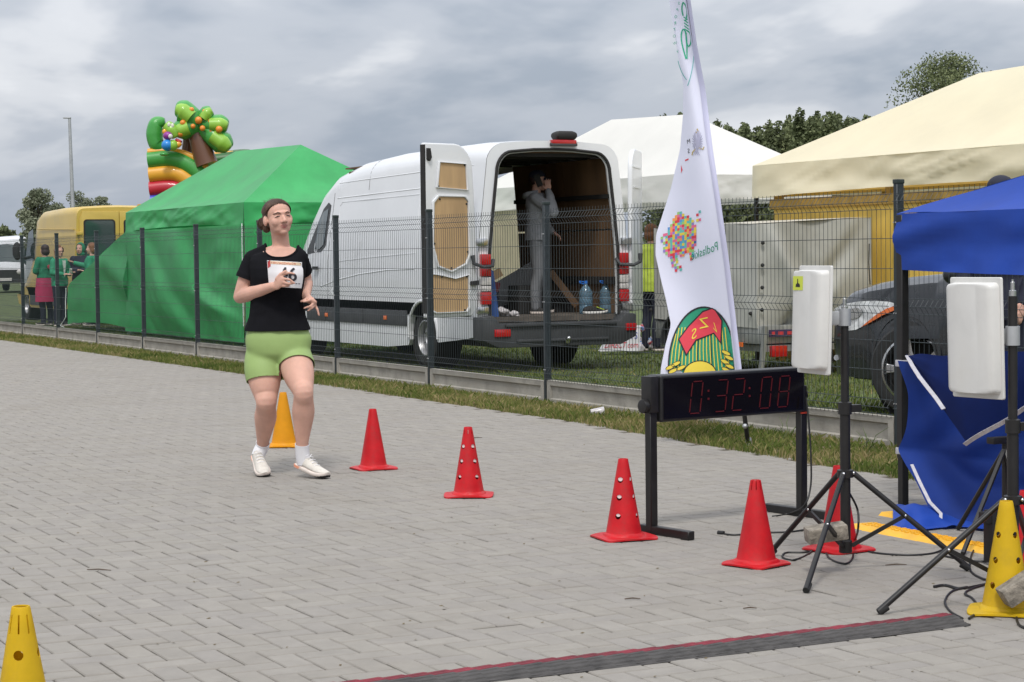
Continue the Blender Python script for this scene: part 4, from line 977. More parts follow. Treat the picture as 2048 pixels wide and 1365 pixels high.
# ------------------------------------------------------------------ beach flag with prints
mat_flag = M('flag_polyester', (.80, .81, .95), .65, var=.015, vs=2, transl=.35)
flag = thing('beach_flag', 'tall white feather flag with coloured prints on a black pole', 'flag', (7.51, 11.36, 0))
FLD = 13.5
RE = [(-200, 1330), (-100, 1362), (0, 1379), (90, 1392), (180, 1409), (300, 1424), (400, 1439), (520, 1456), (640, 1470), (735, 1481), (790, 1487)]
LE = [(-200, 1322), (-100, 1330), (0, 1338), (100, 1354), (170, 1367), (230, 1366), (300, 1360), (380, 1341), (430, 1325), (470, 1312), (510, 1311), (560, 1322), (600, 1332), (650, 1342), (690, 1331), (735, 1322), (790, 1318)]
def le(y): return float(np.interp(y, [a for a, b in LE], [b for a, b in LE]))
def re(y): return float(np.interp(y, [a for a, b in RE], [b for a, b in RE]))
def fdepth(x, y):
    l, r = le(y), re(y); u_ = (r-x)/max(20, (r-l)); 
    return FLD + .35*u_ + .06*math.sin(u_*4.2+y*.008) + .05*math.sin(y*.013+u_*2)
def fp(x, y, off=0): return at(x, y, fdepth(x, y)-off)
q = MB(); q.grid(lambda u_, v_: (lambda y: fp(lerp(le(y), re(y), u_), y))(lerp(-200, 790, v_)), 30, 110); q.build('cloth', mat_flag, flag, smooth=70)
q = MB(); q.grid(lambda u_, v_: (lambda y: fp(re(y)-9+11*u_, y, .012+.012*math.sin(math.pi*u_)))(lerp(-200, 800, v_)), 4, 90); q.build('pole_sleeve', M('sleeve', (.62, .62, .80), .6, var=.02, transl=.2), flag, smooth=70)
q = MB(); q.tube([fp(re(y)-4, y, -.004) for y in range(-190, 800, 30)] + [at(1490, 840, FLD), gnd(1497, 893)], [.006+.008*i/34 for i in range(33)] + [.016, .016], 8); q.build('pole', mat_blk, flag)
q = MB(); q.lathe([(.022, 0), (.022, .05), (.018, .06)], 12, gnd(1497, 893)); q.ball(at(1490, 853, FLD-.02), .018, 8, 6); q.build('ground_spike', mat_galv, flag)
def pm(name, col): return M(name, col, .7, var=.0)
pr = {k: pm('print_'+k, c) for k, c in dict(red=(.62, .045, .07), green=(.02, .27, .15), yellow=(.72, .56, .06), black=(.02, .02, .025), blue=(.10, .28, .58), orange=(.78, .30, .08), pink=(.70, .14, .25), teal=(.12, .45, .42), lgreen=(.30, .52, .16), grey=(.36, .36, .48), gold=(.42, .33, .14), violet=(.25, .2, .5), emer=(.02, .36, .20), palered=(.78, .3, .4)).items()}
def flat(polys, key, name, off=.006, parent=None):
    """flat print on the cloth: each polygon given in cloth positions"""
    q = MB()
    for P in polys:
        if max(x for x, y in P)-min(x for x, y in P) < 7 and max(y for x, y in P)-min(y for x, y in P) < 9: q.add([fp(x, y, off) for x, y in P], [tuple(range(len(P)))]); continue
        b2 = bmesh.new(); b2.faces.new([b2.verts.new((x, y, 0)) for x, y in P]); bmesh.ops.triangulate(b2, faces=b2.faces)
        for it in range(7):
            es = [e for e in b2.edges if e.calc_length() > 6]
            if not es: break
            bmesh.ops.subdivide_edges(b2, edges=es, cuts=1); bmesh.ops.triangulate(b2, faces=[f for f in b2.faces if len(f.verts) > 3])
        b2.verts.index_update(); q.add([fp(v.co.x, v.co.y, off) for v in b2.verts], [tuple(v.index for v in f.verts) for f in b2.faces]); b2.free()
    return q.build(name, pr[key], parent or flag, smooth=0, recalc=False)
def stroke(pts, wd, n=None):
    out_ = []; L, Rr = [], []
    for i, (x, y) in enumerate(pts):
        x0, y0 = pts[max(0, i-1)]; x1, y1 = pts[min(len(pts)-1, i+1)]; dx, dy = x1-x0, y1-y0; l = math.hypot(dx, dy) or 1
        w_ = wd[i] if isinstance(wd, list) else wd
        L.append((x-dy/l*w_, y+dx/l*w_)); Rr.append((x+dy/l*w_, y-dx/l*w_))
    return [[L[i], L[i+1], Rr[i+1], Rr[i]] for i in range(len(pts)-1)]
def bez(p0, p1, p2, p3, n=10):
    o = []
    for i in range(n+1):
        t_ = i/n; s = 1-t_; o.append(tuple(s**3*a+3*s*s*t_*b+3*s*t_*t_*c+t_**3*d for a, b, c, d in zip(p0, p1, p2, p3)))
    return o
def text_polys(txt, fn, size=1.0):
    cu = bpy.data.curves.new('lettering', 'FONT'); cu.body = txt; cu.resolution_u = 3; cu.size = size
    ob = bpy.data.objects.new('lettering', cu); me = evaluated(ob)
    vs = [fn(v.co.x, v.co.y) for v in me.vertices]; fs = [tuple(p_.vertices) for p_ in me.polygons]
    bpy.data.objects.remove(ob); bpy.data.curves.remove(cu); bpy.data.meshes.remove(me); return vs, fs
def flag_text(txt, o, ux, uy, key, name, off=.007):
    """mirrored: the print shows through from the other side"""
    vs, fs = text_polys(txt, lambda a, b: fp(o[0]+a*ux[0]+b*uy[0], o[1]+a*ux[1]+b*uy[1], off))
    q = MB(); q.add(vs, fs); return q.build(name, pr[key], flag, smooth=0, recalc=False)
# mosaic animal made of coloured pixels
rows = {0: (7, 9), 1: (6, 10), 2: (5, 12), 3: (5, 13), 4: (4, 14), 5: (3, 14), 6: (3, 15), 7: (2, 15), 8: (2, 15), 9: (2, 15), 10: (2, 15), 11: (2, 15), 12: (2, 15), 13: (2, 14), 14: (2, 13), 15: (3, 12)}
cells = [(c_, r) for r, (a, b) in rows.items() for c_ in range(a, b)]
cells += [(15, 2), (16, 1), (16, 4), (15, 4), (0, 8), (0, 9), (1, 10), (1, 12), (1, 13), (1, 7)]
cells += [(4, 16), (5, 16), (4, 17), (5, 17), (4, 18), (6, 17), (6, 18), (4, 19), (5, 19), (5, 20), (6, 20), (7, 20), (5, 21), (7, 21), (6, 16)] + [(12, 14), (13, 14), (12, 15), (13, 15), (12, 16), (13, 16), (12, 17), (13, 17), (12, 18), (14, 12), (14, 13), (9, 16), (8, 16)]
rd = random.Random(4); keyset = ['red', 'orange', 'yellow', 'lgreen', 'teal', 'blue', 'pink', 'violet', 'red', 'pink', 'yellow']
by = {}
for (c_, r) in cells:
    x = 1321 + 4.75*c_ + .02*r; y = 424 + 5.35*r - (c_-8)*.95
    if c_ == 0 or r >= 16: x += (r-16)*.9 if r >= 16 else 0
    by.setdefault(rd.choice(keyset), []).append([(x, y), (x+4.75, y-.95), (x+4.75, y+4.6), (x, y+5.4)])
for k_, P in by.items(): flat(P, k_, 'mosaic_pixels')['kind'] = 'stuff'
flag_text('Podlaskie', (1437, 500), (-14.5, 5.6), (-2, -25), 'green', 'lettering')
# green emblem near the top
S1 = [bez((1366, 5), (1372, 10), (1376, 22), (1373, 34)) + bez((1373, 34), (1372, 44), (1366, 52), (1367, 42))[1:4], bez((1372, 118), (1366, 96), (1358, 74), (1365, 60)) + bez((1365, 60), (1370, 56), (1374, 64), (1374, 118))[1:], bez((1374, 62), (1384, 64), (1384, 92), (1377, 93)) + bez((1377, 93), (1372, 90), (1372, 76), (1372, 66))[1:], bez((1366, 5), (1362, 16), (1364, 24), (1366, 32))]
flat([p_ for s in S1 for p_ in stroke(s, 1.3)], 'emer', 'emblem')
flat([p_ for k_ in range(5) for p_ in stroke([(1367+k_*.5, 34+k_*6), (1375+k_, 40+k_*6.5)], 1.0)], 'emer', 'emblem_leaf')
flat([p_ for s in (bez((1356, 122), (1360, 140), (1366, 152), (1373, 160)), bez((1388, 104), (1387, 130), (1382, 155), (1375, 172))) for p_ in stroke(s, .7)], 'teal', 'emblem_outline')
for k_, (ch, x, y) in enumerate((('S', 1355, 6), ('P', 1352, 19), ('O', 1350, 32), ('R', 1348, 45), ('T', 1347, 58), ('O', 1347, 71), ('W', 1349, 85), ('Y', 1353, 103))):
    flag_text(ch, (x+5, y+3), (-7, 3), (-2, -8), 'emer', 'lettering')
# eagle
eg = []
for sg in (-1, 1):
    for k_ in range(9):
        a = math.radians(12+k_*17); ln = 22-k_*.9
        c0 = (1394+sg*3, 280+k_*1.2); e = (1394+sg*ln*math.sin(a)*.62+1, 284-ln*math.cos(a)*1.05+k_*.6)
        eg += stroke([c0, ((c0[0]+e[0])/2+sg*1.5, (c0[1]+e[1])/2-1), e], [.9, .75, .35])
eg += stroke([(1395, 262), (1396, 275), (1395, 292), (1393, 306)], [1.2, 3.0, 3.2, 1.0])
for k_ in range(4): eg += stroke([(1393, 296), (1387+k_*4, 311)], [.8, .5])
flat(eg, 'grey', 'eagle')
flat(stroke([(1394, 258), (1396, 263), (1392, 266)], 1.4) + stroke([(1391, 298), (1385, 305), (1384, 311)], 1.2) + stroke([(1398, 296), (1406, 299), (1408, 294)], 1.2), 'gold', 'eagle_claws')
flag_text('M', (1381, 286), (-9, 3), (-1.5, -12), 'black', 'lettering'); flag_text('S', (1380, 306), (-10, 3), (-1.5, -13), 'black', 'lettering')
flat([[(1370, 320), (1377, 317), (1377, 320), (1370, 323)]], 'red', 'ribbon'); flat([[(1362, 330), (1365, 340), (1362, 347)]], 'red', 'ribbon')
# round crest, cut off by the clock
EC = (1403, 727); 
def el(a, rx=66, ry=112): return (EC[0]+rx*math.cos(a)-.0, EC[1]-ry*math.sin(a)+ (rx*math.cos(a))*-.12)
q_ = [el(math.pi*k_/30) for k_ in range(31)]
def inside(P): return [(min(max(x, le(y)+3), re(y)-12), y) for x, y in P]
flat([inside([el(math.pi*k_/30), el(math.pi*(k_+1)/30), (EC[0]-(-1)*EC[0]*0+(el(math.pi*(k_+1)/30)[0]-EC[0])*0+EC[0], 775), (EC[0], 775)]) for k_ in range(30)], 'green', 'crest_field', .005)
flat([inside(P) for P in stroke([el(math.pi*k_/30) for k_ in range(-4, 35)], 1.6)], 'black', 'crest_outline', .008)
stp = []
for k_ in range(17):
    x = 1352 + k_*6.1; y0 = el(math.acos(max(-1, min(1, (x-EC[0])/66))))[1]+6; stp += stroke([(x, max(y0, 655)), (x-1+.12*(x-1403), 700), (x+.22*(x-1403), 742)], .85)
flat([inside(P) for P in stp], 'yellow', 'crest_rays', .008)
flat([inside(P) for P in stroke([(x_+3, y_) for x_, y_ in [(1350, 735), (1362, 700), (1372, 672)]], .7) + stroke([(1394, 735), (1396, 690), (1398, 655)], .7) + stroke([(1424, 735), (1422, 690), (1420, 660)], .7)], 'black', 'crest_lines', .009)
flat([[(1356, 679), (1376, 652), (1405, 622), (1424, 616), (1432, 620), (1445, 641), (1443, 690), (1427, 668), (1411, 662), (1393, 682), (1372, 713)]], 'black', 'crest_banner_edge', .010)
flat([[(1359, 679), (1378, 654), (1406, 625), (1424, 618.5), (1430, 622), (1442.5, 642), (1440.5, 684), (1428, 665.5), (1410, 659), (1391, 680), (1373, 708)]], 'red', 'crest_banner', .012)
for ch, x, y, an in (('L', 1436, 662, -.9), ('Z', 1418, 648, .25), ('S', 1394, 668, .62)):
    c_, s_ = math.cos(an), math.sin(an); flag_text(ch, (x, y+6), (-30*c_, -30*s_*-.9), (-4+6*s_, -29), 'yellow', 'lettering', .014)
sunp = [(1400+34*math.cos(math.pi*k_/16), 752-30*math.sin(math.pi*k_/16)) for k_ in range(17)]
flat([sunp], 'yellow', 'crest_sun', .012); flat(stroke(sunp, .9), 'black', 'crest_sun_edge', .013)
ears = []
for (x, y, s) in ((1340, 735, 1), (1352, 728, 1), (1362, 736, 1), (1346, 742, 1), (1452, 706, -1), (1458, 716, -1), (1450, 724, -1), (1459, 733, -1), (1452, 740, -1)):
    ears.append([(x+9*math.cos(a)*s, y+4.2*math.sin(a)-3.5*math.cos(a)) for a in [2*math.pi*k_/10 for k_ in range(10)]])
for E_ in ears: flat([inside(E_)], 'yellow', 'wheat_ear', .014)
flat([inside(P) for E_ in ears for P in stroke(E_+E_[:1], .5)], 'black', 'wheat_edge', .015)['kind'] = 'stuff'

# ------------------------------------------------------------------ race clock
clk = thing('race_clock', 'black race clock reading 0:32:08 on two black posts', 'clock', (5.24, 8.1, 0))
pL, pR = V(4.765, 8.03, 0), V(5.725, 8.19, 0); cd = (pR-pL).normalized(); cn = V(cd.y, -cd.x, 0)  # cn towards the camera
Rc = Matrix((cd, -cn, V(0, 0, 1))).transposed()
for p_ in (pL, pR):
    q = MB(); q.box(p_+V(0, 0, .33), (.042, .042, .64), Rc); q.build('post', mat_blk, clk, bevel=.003, segs=1)
q = MB(); q.bar(pL-cn*-.28+V(0, 0, .02), pL+cn*-.08+V(0, 0, .02), .04, .04); q.build('foot_bar', mat_blk, clk, bevel=.003, segs=1)
q = MB(); q.bar(pR+cn*.22+V(0, 0, .02), pR-cn*.26+V(0, 0, .02), .04, .04); q.build('foot_bar', mat_blk, clk, bevel=.003, segs=1)
mat_case = M('clock_case', (.014, .014, .015), .38, var=.1, vs=20)
c0, c1 = pL+cd*.035, pR-cd*.0; mid = (c0+c1)/2; CL = (c1-c0).length
zc0, zc1 = .522, .742; cz = (zc0+zc1)/2
q = MB(); q.box(mid+V(0, 0, cz)-cn*.02, (CL, .10, zc1-zc0), Rc); q.build('case', mat_case, clk, bevel=.012, segs=3)
fr0 = mid + cn*.031
q = MB(); q.box(fr0+V(0, 0, cz), (CL-.035, .003, zc1-zc0-.03), Rc); face = q.build('display_window', M('smoked_window', (.006, .005, .006), .12, var=0, spec=.4), clk)
mat_seg = M('segment_red', (.085, .005, .007), .5, var=0, emit=(.8, .02, .03), es=.008)
mat_segoff = M('segment_dark', (.035, .01, .011), .5, var=0)
SEG = {'0': 'abcdef', '3': 'abgcd', '2': 'abged', '8': 'abcdefg'}
def cp(u_, z, off=.0335): return c0 + cd*u_ + cn*off + V(0, 0, z)
dw, dh = .066, .150; zb2 = cz-.078
def digit(ch, u0):
    sh = .022
    P = lambda x, y: (u0 + x*dw + sh*(y-.5), zb2 + y*dh)
    sg = dict(a=((0, 1), (1, 1)), b=((1, 1), (1, .5)), c=((1, .5), (1, 0)), d=((0, 0), (1, 0)), e=((0, .5), (0, 0)), f=((0, 1), (0, .5)), g=((0, .5), (1, .5)))
    for k_ in SEG[ch]:
        (xa, ya), (xb, yb_) = sg[k_]; A_, B_ = P(xa, ya), P(xb, yb_); a = cp(*A_); b = cp(*B_); d = (b-a).normalized()
        q = MB(); q.bar(a+d*.006, b-d*.006, .0042, .003, up=cn); q.build('digit_segment', mat_seg, clk)
for ch, u0 in (('0', .185), ('3', .345), ('2', .455), ('0', .635), ('8', .755)): digit(ch, u0)
for u0 in (.295, .56):
    for z in (-.014, .024):
        q = MB(); q.bar(cp(u0-.005, cz+z), cp(u0+.005, cz+z), .010, .003, up=cn); q.build('colon_dot', mat_seg, clk)
q = MB(); q.box(pL+V(0, 0, .655)+cd*-.005, (.05, .07, .17), Rc); q.build('side_bracket', mat_blk, clk, bevel=.006)
q = MB(); q.tube([pL-cd*.02+V(0, 0, .60), pL-cd*.055+V(0, 0, .60)], .032, 16); q.build('tilt_knob', mat_blk, clk, bevel=.004)
q = MB(); q.tube([pR+cd*.015+V(0, 0, .60)-cn*.03, pR+cd*.05+V(0, 0, .60)-cn*.03], .03, 16); q.build('tilt_knob', mat_blk, clk, bevel=.004)
q = MB(); q.box(pR+V(0, 0, .515)+cn*.02, (.045, .01, .008), Rc); q.build('red_tape', M('red_tape', (.4, .04, .02), .6, var=0), clk)

# ------------------------------------------------------------------ reader antennas on tripods
mat_abs = M('antenna_plastic', (.62, .61, .585), .45, var=.05, vs=6, dirt=((.45, .43, .38), 6, .3))
def rect(w_, h_, rr, n=4):
    o = []
    for (sx, sz, a0) in ((1, 1, 0), (-1, 1, 90), (-1, -1, 180), (1, -1, 270)):
        for k_ in range(n+1):
            a = math.radians(a0+90*k_/n); o.append((sx*(w_/2-rr)+rr*math.cos(a), sz*(h_/2-rr)+rr*math.sin(a)))
    return o
def antenna(label, c, nrm, w_, h_, sticker=False, tiltz=0, pole=None):
    nrm = Vector(nrm).normalized(); rt = V(0, 0, 1).cross(nrm).normalized(); up = nrm.cross(rt)
    t_ = thing('antenna', label, 'antenna', c)
    fn = lambda a, b, d: c + rt*a + up*b + nrm*d
    q = MB(); q.prism(rect(w_, h_, .008), fn, -.006, .006); q.build('back_plate', mat_abs, t_, bevel=.002, segs=1)
    rings = [[fn(a, b, d) for a, b in rect(w_*k_, h_*(.9 if i else .92)*(1 if i < 3 else .995), .02)] for i, (k_, d) in enumerate(((.93, .006), (.90, .03), (.86, .043), (.72, .050), (.4, .052)))]
    q = MB(); q.loft(rings); q.build('radome', mat_abs, t_, smooth=50)
    q = MB(); q.box(c - nrm*.05 - up*.0, (.035, .09, .045), Matrix((rt, -nrm, up)).transposed()); q.build('bracket', mat_abs, t_, bevel=.003)
    if pole:
        e_ = V(pole.x, pole.y, c.z+.01); q = MB(); q.bar(c-nrm*.02, e_, .035, .055); q.build('arm', mat_galv, t_, bevel=.003)
        q = MB(); q.tube([e_+V(0, 0, -.035), e_+V(0, 0, .035)], .026, 14); q.build('pole_clamp', mat_galv, t_)
    q = MB(); q.ball(c - nrm*.035 + rt*-.02, .008, 8, 6); q.build('bracket_bolt', mat_chrome, t_)
    if sticker:
        q = MB(); q.prism([(-w_*.36, h_*.40), (-w_*.05, h_*.40), (-w_*.05, h_*.27), (-w_*.36, h_*.27)], fn, .0525, .0535); sk = q.build('sticker', M('sticker_lime', (.55, .62, .06), .5, var=.03), t_)
        q = MB(); q.prism([(-w_*.27, h_*.30), (-w_*.13, h_*.30), (-w_*.14, h_*.325), (-w_*.20, h_*.34), (-w_*.26, h_*.325)], fn, .0537, .0543); q.prism([(-w_*.22, h_*.335), (-w_*.19, h_*.335), (-w_*.20, h_*.375), (-w_*.22, h_*.375)], fn, .0537, .0543); q.build('sticker_emblem', mat_dark, sk)
    return t_, rt, up
def tripod(label, base, feet, zcol, zhub, ztop, rtube=.017):
    t_ = thing('tripod', label, 'tripod', base); base = Vector(base)
    q = MB(); q.tube([base+V(0, 0, zhub-.03), base+V(0, 0, zcol+.27)], rtube*1.25, 14); q.build('lower_pole', mat_blk, t_)
    q = MB(); q.tube([base+V(0, 0, zcol+.25), base+V(0, 0, ztop-.05)], rtube, 14); q.build('upper_pole', mat_blk, t_)
    q = MB(); q.lathe([(rtube*.8, 0), (rtube*.8, .02), (.008, .022), (.008, .05), (.004, .052), (.004, .06), (.0, .06)], 12, base+V(0, 0, ztop-.05)); q.build('spigot', mat_chrome, t_)
    q = MB(); q.lathe([(rtube*1.3, -.02), (.034, -.018), (.034, .012), (rtube*1.3, .016)], 12, base+V(0, 0, zcol)); q.build('collar', mat_blk, t_)
    q = MB(); q.lathe([(rtube*1.3, -.03), (.027, -.028), (.027, .02), (rtube*1.3, .024)], 12, base+V(0, 0, zhub)); q.build('hub', mat_blk, t_)
    q = MB(); q.lathe([(rtube*1.2, -.02), (.028, -.018), (.028, .03), (rtube*1.1, .034)], 12, base+V(0, 0, zcol+.26)); q.box(base+V(.04, -.01, zcol+.265), (.05, .03, .03)); q.build('clamp', mat_blk, t_)
    for f in feet:
        f = Vector(f); d = (V(f.x, f.y, 0)-V(base.x, base.y, 0)).normalized(); a = base+V(0, 0, zcol)+d*.032
        q = MB(); q.tube([a, f+V(0, 0, .012)], .0115, 10); lg = q.build('leg', mat_blk, t_)
        q = MB(); q.tube([lerp(a, f, .93), f+V(0, 0, .008)], .014, 10); q.build('rubber_foot', mat_rub, lg)
        m_ = lerp(a, f+V(0, 0, .012), .45); q = MB(); q.bar(base+V(0, 0, zhub)+d*.025, m_, .012, .016); br = q.build('brace', mat_blk, t_)
        q = MB(); q.ball(m_ - CF*.012, .006, 8, 6); q.build('rivet', mat_chrome, br)
        q = MB(); q.ball(a - CF*.012, .007, 8, 6); q.build('rivet', mat_chrome, lg)
    return t_
T1 = V(4.90, 6.70, 0)
tripod('black tripod carrying the antenna with the lime sticker', T1, [gnd(1612, 1186), gnd(1938, 1142), gnd(1540, 1112)], .40, .10, 1.115)
T2 = V(4.885, 5.66, 0)
tripod('black tripod carrying the plain antenna at the right edge', T2, [gnd(1757, 1230), V(5.40, 6.1, 0), V(5.2, 5.1, 0)], .40, .105, 1.19)
a1 = at(1630, 640, 8.22); antenna('white panel antenna with a lime sticker on its face', a1, V(-.985, .12, .03), .27, .445, True, pole=T1)
a2 = at(1955, 676, 7.35); antenna('plain white panel antenna at the right edge', a2, V(-.985, -.10, -.03), .255, .445, pole=T2)
# arm plates from pole to antenna are part of the antenna brackets
mat_block = M('rough_paver', (.25, .22, .18), .95, var=.35, vs=25, bump=.9, bs=60)
def stone(label, c, dims, R):
    q = MB(); q.box((0, 0, 0), dims); o = q.build('paving_block', mat_block, None, bevel=.008, segs=2)
    o.location = c; o.rotation_euler = R; o['label'] = label; o['category'] = 'block'; o['group'] = 'stone blocks weighing down the tripods'; return o
stone('brown stone block hung in the braces of the sticker antenna tripod', at(1652, 1066, 8.12), (.165, .085, .062), (.1, -.12, -.35))
stone('grey stone block resting on the tripod at the right edge', at(2046, 1172, 7.12), (.17, .09, .07), (.0, -.55, -.4))
# a third, lower stand behind
T3 = gnd(2010, 1085)
t3 = thing('camera_tripod', 'small black folding stand in front of the blue tent wall', 'tripod', T3)
for f in (gnd(1916, 1062), gnd(1926, 1112), gnd(2060, 1100)):
    q = MB(); q.tube([T3+V(0, 0, .42), f+V(0, 0, .01)], .011, 8); q.build('leg', mat_blk, t3)
q = MB(); q.tube([T3+V(0, 0, .15), T3+V(0, 0, .46)], .014, 10); q.build('column', mat_blk, t3)
q = MB(); q.box(T3+V(-.03, 0, .46), (.11, .05, .03)); q.build('clamp', mat_blk, t3, bevel=.005)

# ------------------------------------------------------------------ cones
mat_cred = M('red_plastic', (.56, .012, .018), .42, var=.12, vs=8, spec=.35, transl=.12, dirt=((.30, .05, .045), 11, .6))
mat_cyel = M('yellow_plastic', (.74, .50, .015), .45, var=.08, vs=8, spec=.35, transl=.35, dirt=((.6, .40, .05), 12, .5))
mat_camb = M('amber_plastic', (.80, .36, .01), .45, var=.06, vs=8, spec=.35, transl=.3)
def cone_mesh(H, rb, rt, fl, holes, slots, mat, seed=0):
    """hollow training cone with a rounded square flange; real holes and slots"""
    n = 48; rings = []
    def sq(r, k_, a):   # superellipse
        c_, s_ = math.cos(a), math.sin(a); e = 2/k_; return r*(abs(c_)**e)*(1 if c_ > 0 else -1), r*(abs(s_)**e)*(1 if s_ > 0 else -1)
    def rg_(r, z, k_=2, warp=0): return [V(*sq(r, k_, 2*math.pi*j/n+.0), z + warp*math.cos(4*2*math.pi*j/n)) for j in range(n)]
    Hs = H-.022; th = .0035
    outer = [rg_(fl, .0, 5, .003), rg_(fl, .007, 5, .003), rg_(fl*.93, .010, 5, .002), rg_(rb*1.14, .012, 2.6), rg_(rb*1.10, .021, 2.2), rg_(rb*1.01, .025), rg_(rb, .027)]
    m_ = 14
    for k_ in range(1, m_+1): f = k_/m_; outer.append(rg_(lerp(rb, rt, f), lerp(.027, H-.004, f)))
    outer += [rg_(rt*.93, H), rg_(rt*.80, H)]
    inner = [rg_(rt*.80-.0005, H-.004)] + [rg_(lerp(rb, rt, f)-th, lerp(.027, H-.005, f)) for f in [k_/m_ for k_ in range(m_, -1, -1)]] + [rg_(rb-th, .002), rg_(fl*.97, .001, 5, .003)]
    q = MB(); q.loft(outer+inner, caps=False); 
    q.add([v for v in outer[0]], [])
    me = bpy.data.meshes.new('cone'); me.from_pydata(q.v, [], q.f); 
    bm = bmesh.new(); bm.from_mesh(me); bmesh.ops.remove_doubles(bm, verts=bm.verts, dist=1e-6)
    # close the underside ring
    be = [e for e in bm.edges if len(e.link_faces) == 1]; 
    if be: bmesh.ops.bridge_loops(bm, edges=be)
    bmesh.ops.recalc_face_normals(bm, faces=bm.faces); bm.to_mesh(me); bm.free()
    ob = bpy.data.objects.new('cone_tmp', me)
    if holes or slots:
        cu = MB()
        for (zz, rr, angs) in holes:
            for a in angs:
                r0 = lerp(rb, rt, (zz-.027)/(H-.03)); d = V(math.cos(a), math.sin(a), 0)
                cu.tube([d*(r0-.02)+V(0, 0, zz), d*(r0+.03)+V(0, 0, zz)], rr, 16)
        for (z0, z1, wd, angs) in slots:
            for a in angs:
                r0 = lerp(rb, rt, (lerp(z0, z1, .5)-.027)/(H-.03)); d = V(math.cos(a), math.sin(a), 0)
                cu.bar(d*(r0-.012)+V(0, 0, (z0+z1)/2), d*(r0+.02)+V(0, 0, (z0+z1)/2), wd, z1-z0)
        cm = bpy.data.meshes.new('cut'); cm.from_pydata(cu.v, [], cu.f); b2 = bmesh.new(); b2.from_mesh(cm); bmesh.ops.recalc_face_normals(b2, faces=b2.faces); b2.to_mesh(cm); b2.free()
        co = bpy.data.objects.new('cut_tmp', cm); TMPS.collection.objects.link(co)
        md = ob.modifiers.new('b', 'BOOLEAN'); md.operation = 'DIFFERENCE'; md.object = co; md.solver = 'EXACT'
        me2 = evaluated(ob)
        bpy.data.objects.remove(co); bpy.data.objects.remove(ob); me = me2
    else: bpy.data.objects.remove(ob)
    me.materials.clear(); me.materials.append(mat); me.name = 'training_cone'
    me.polygons.foreach_set('use_smooth', [True]*len(me.polygons)); me.set_sharp_from_angle(angle=R_(40)); return me
P4 = [k_*math.pi/2+math.pi/4 for k_ in range(4)]
SL = [k_*math.pi/4 for k_ in range(8)]
def cone(label, pos, me, rz, grp):
    o = bpy.data.objects.new('training_cone', me); COL.objects.link(o); o.location = (pos[0], pos[1], .0025); o.rotation_euler = (0, 0, rz)
    o['label'] = label; o['category'] = 'cone'; o['group'] = grp; return o
vw = math.atan2(CPOS.y-9, CPOS.x-4.7)
G1, G2 = 'red cones along the finish lane', 'yellow cones along the finish lane'
mp = cone_mesh(.37, .082, .023, .13, [], [], mat_cred)
mslot = cone_mesh(.355, .082, .0225, .118, [], [(.315, .352, .0045, SL)], mat_cred)
hol = [(.105, .0135, P4), (.19, .0135, P4), (.27, .0135, P4)]
mhole = cone_mesh(.375, .082, .023, .135, [(z, r, A) for z, r, A in hol], [(.335, .36, .004, [a+math.pi/4 for a in P4]+P4)], mat_cred)
mhole2 = cone_mesh(.365, .082, .023, .135, hol, [], mat_cred)
cone('red cone without holes nearest the runner\'s feet', (4.78, 11.42), mp, vw+.45, G1)
cone('red cone with round holes standing alone in mid lane right of the runner', (4.68, 9.84), mhole, vw, G1)
cone('red cone with round holes at the left foot of the race clock', (4.585, 7.98), mhole2, vw+.35, G1)
cone('red cone with a slotted top between the clock posts', (4.66, 7.0), mslot, vw+.78, G1)
cone('red cone behind the tripod of the sticker antenna', (5.20, 7.16), mp, vw+.6, G1)
cone('red cone cut off by the right edge of the picture', (5.26, 6.02), mp, vw, G1)
def plugs(o, holes, H, rb, rt):
    mw = bpy.data.materials.get('plug_white') or M('plug_white', (.70, .56, .54), .5, var=0)
    for zz, rr, angs in holes:
        for a in angs:
            r0 = lerp(rb, rt, (zz-.027)/(H-.03)); d = V(math.cos(a), math.sin(a), .15); q = MB(); q.tube([d*(r0-.012)+V(0, 0, zz), d*(r0-.0055)+V(0, 0, zz)], rr*.85, 14); q.build('hole_plug', mw, o, local=True)
for o in [x for x in COL.objects if x.name.startswith('training_cone') and x.data in (mhole, mhole2)]: plugs(o, hol, .37, .082, .023)
my = cone_mesh(.375, .085, .024, .135, [], [], mat_camb)
myh = cone_mesh(.40, .086, .024, .135, [(.10, .012, [a+.12 for a in P4]+[a+.9 for a in P4]), (.19, .012, [a+.12 for a in P4]), (.28, .012, [a+.12 for a in P4])], [(.34, .385, .004, [vw+.5])], mat_cyel)
myl = cone_mesh(.385, .086, .025, .135, [(.16, .0135, P4), (.26, .0135, P4)], [(.315, .365, .0045, SL)], mat_cyel)
cone('amber yellow cone behind the runner\'s legs', (4.83, 13.15), my, vw, G2)
cone('yellow cone with dark holes behind the right-edge tripod', (4.82, 5.62), myh, vw-.3, G2)
o = cone('yellow cone in the lower left corner of the picture', gnd(48, 1500)[:2], myl, 0, G2)
o.rotation_euler = (0, 0, math.atan2(-5.9, -1.4)-math.pi/4-.2)

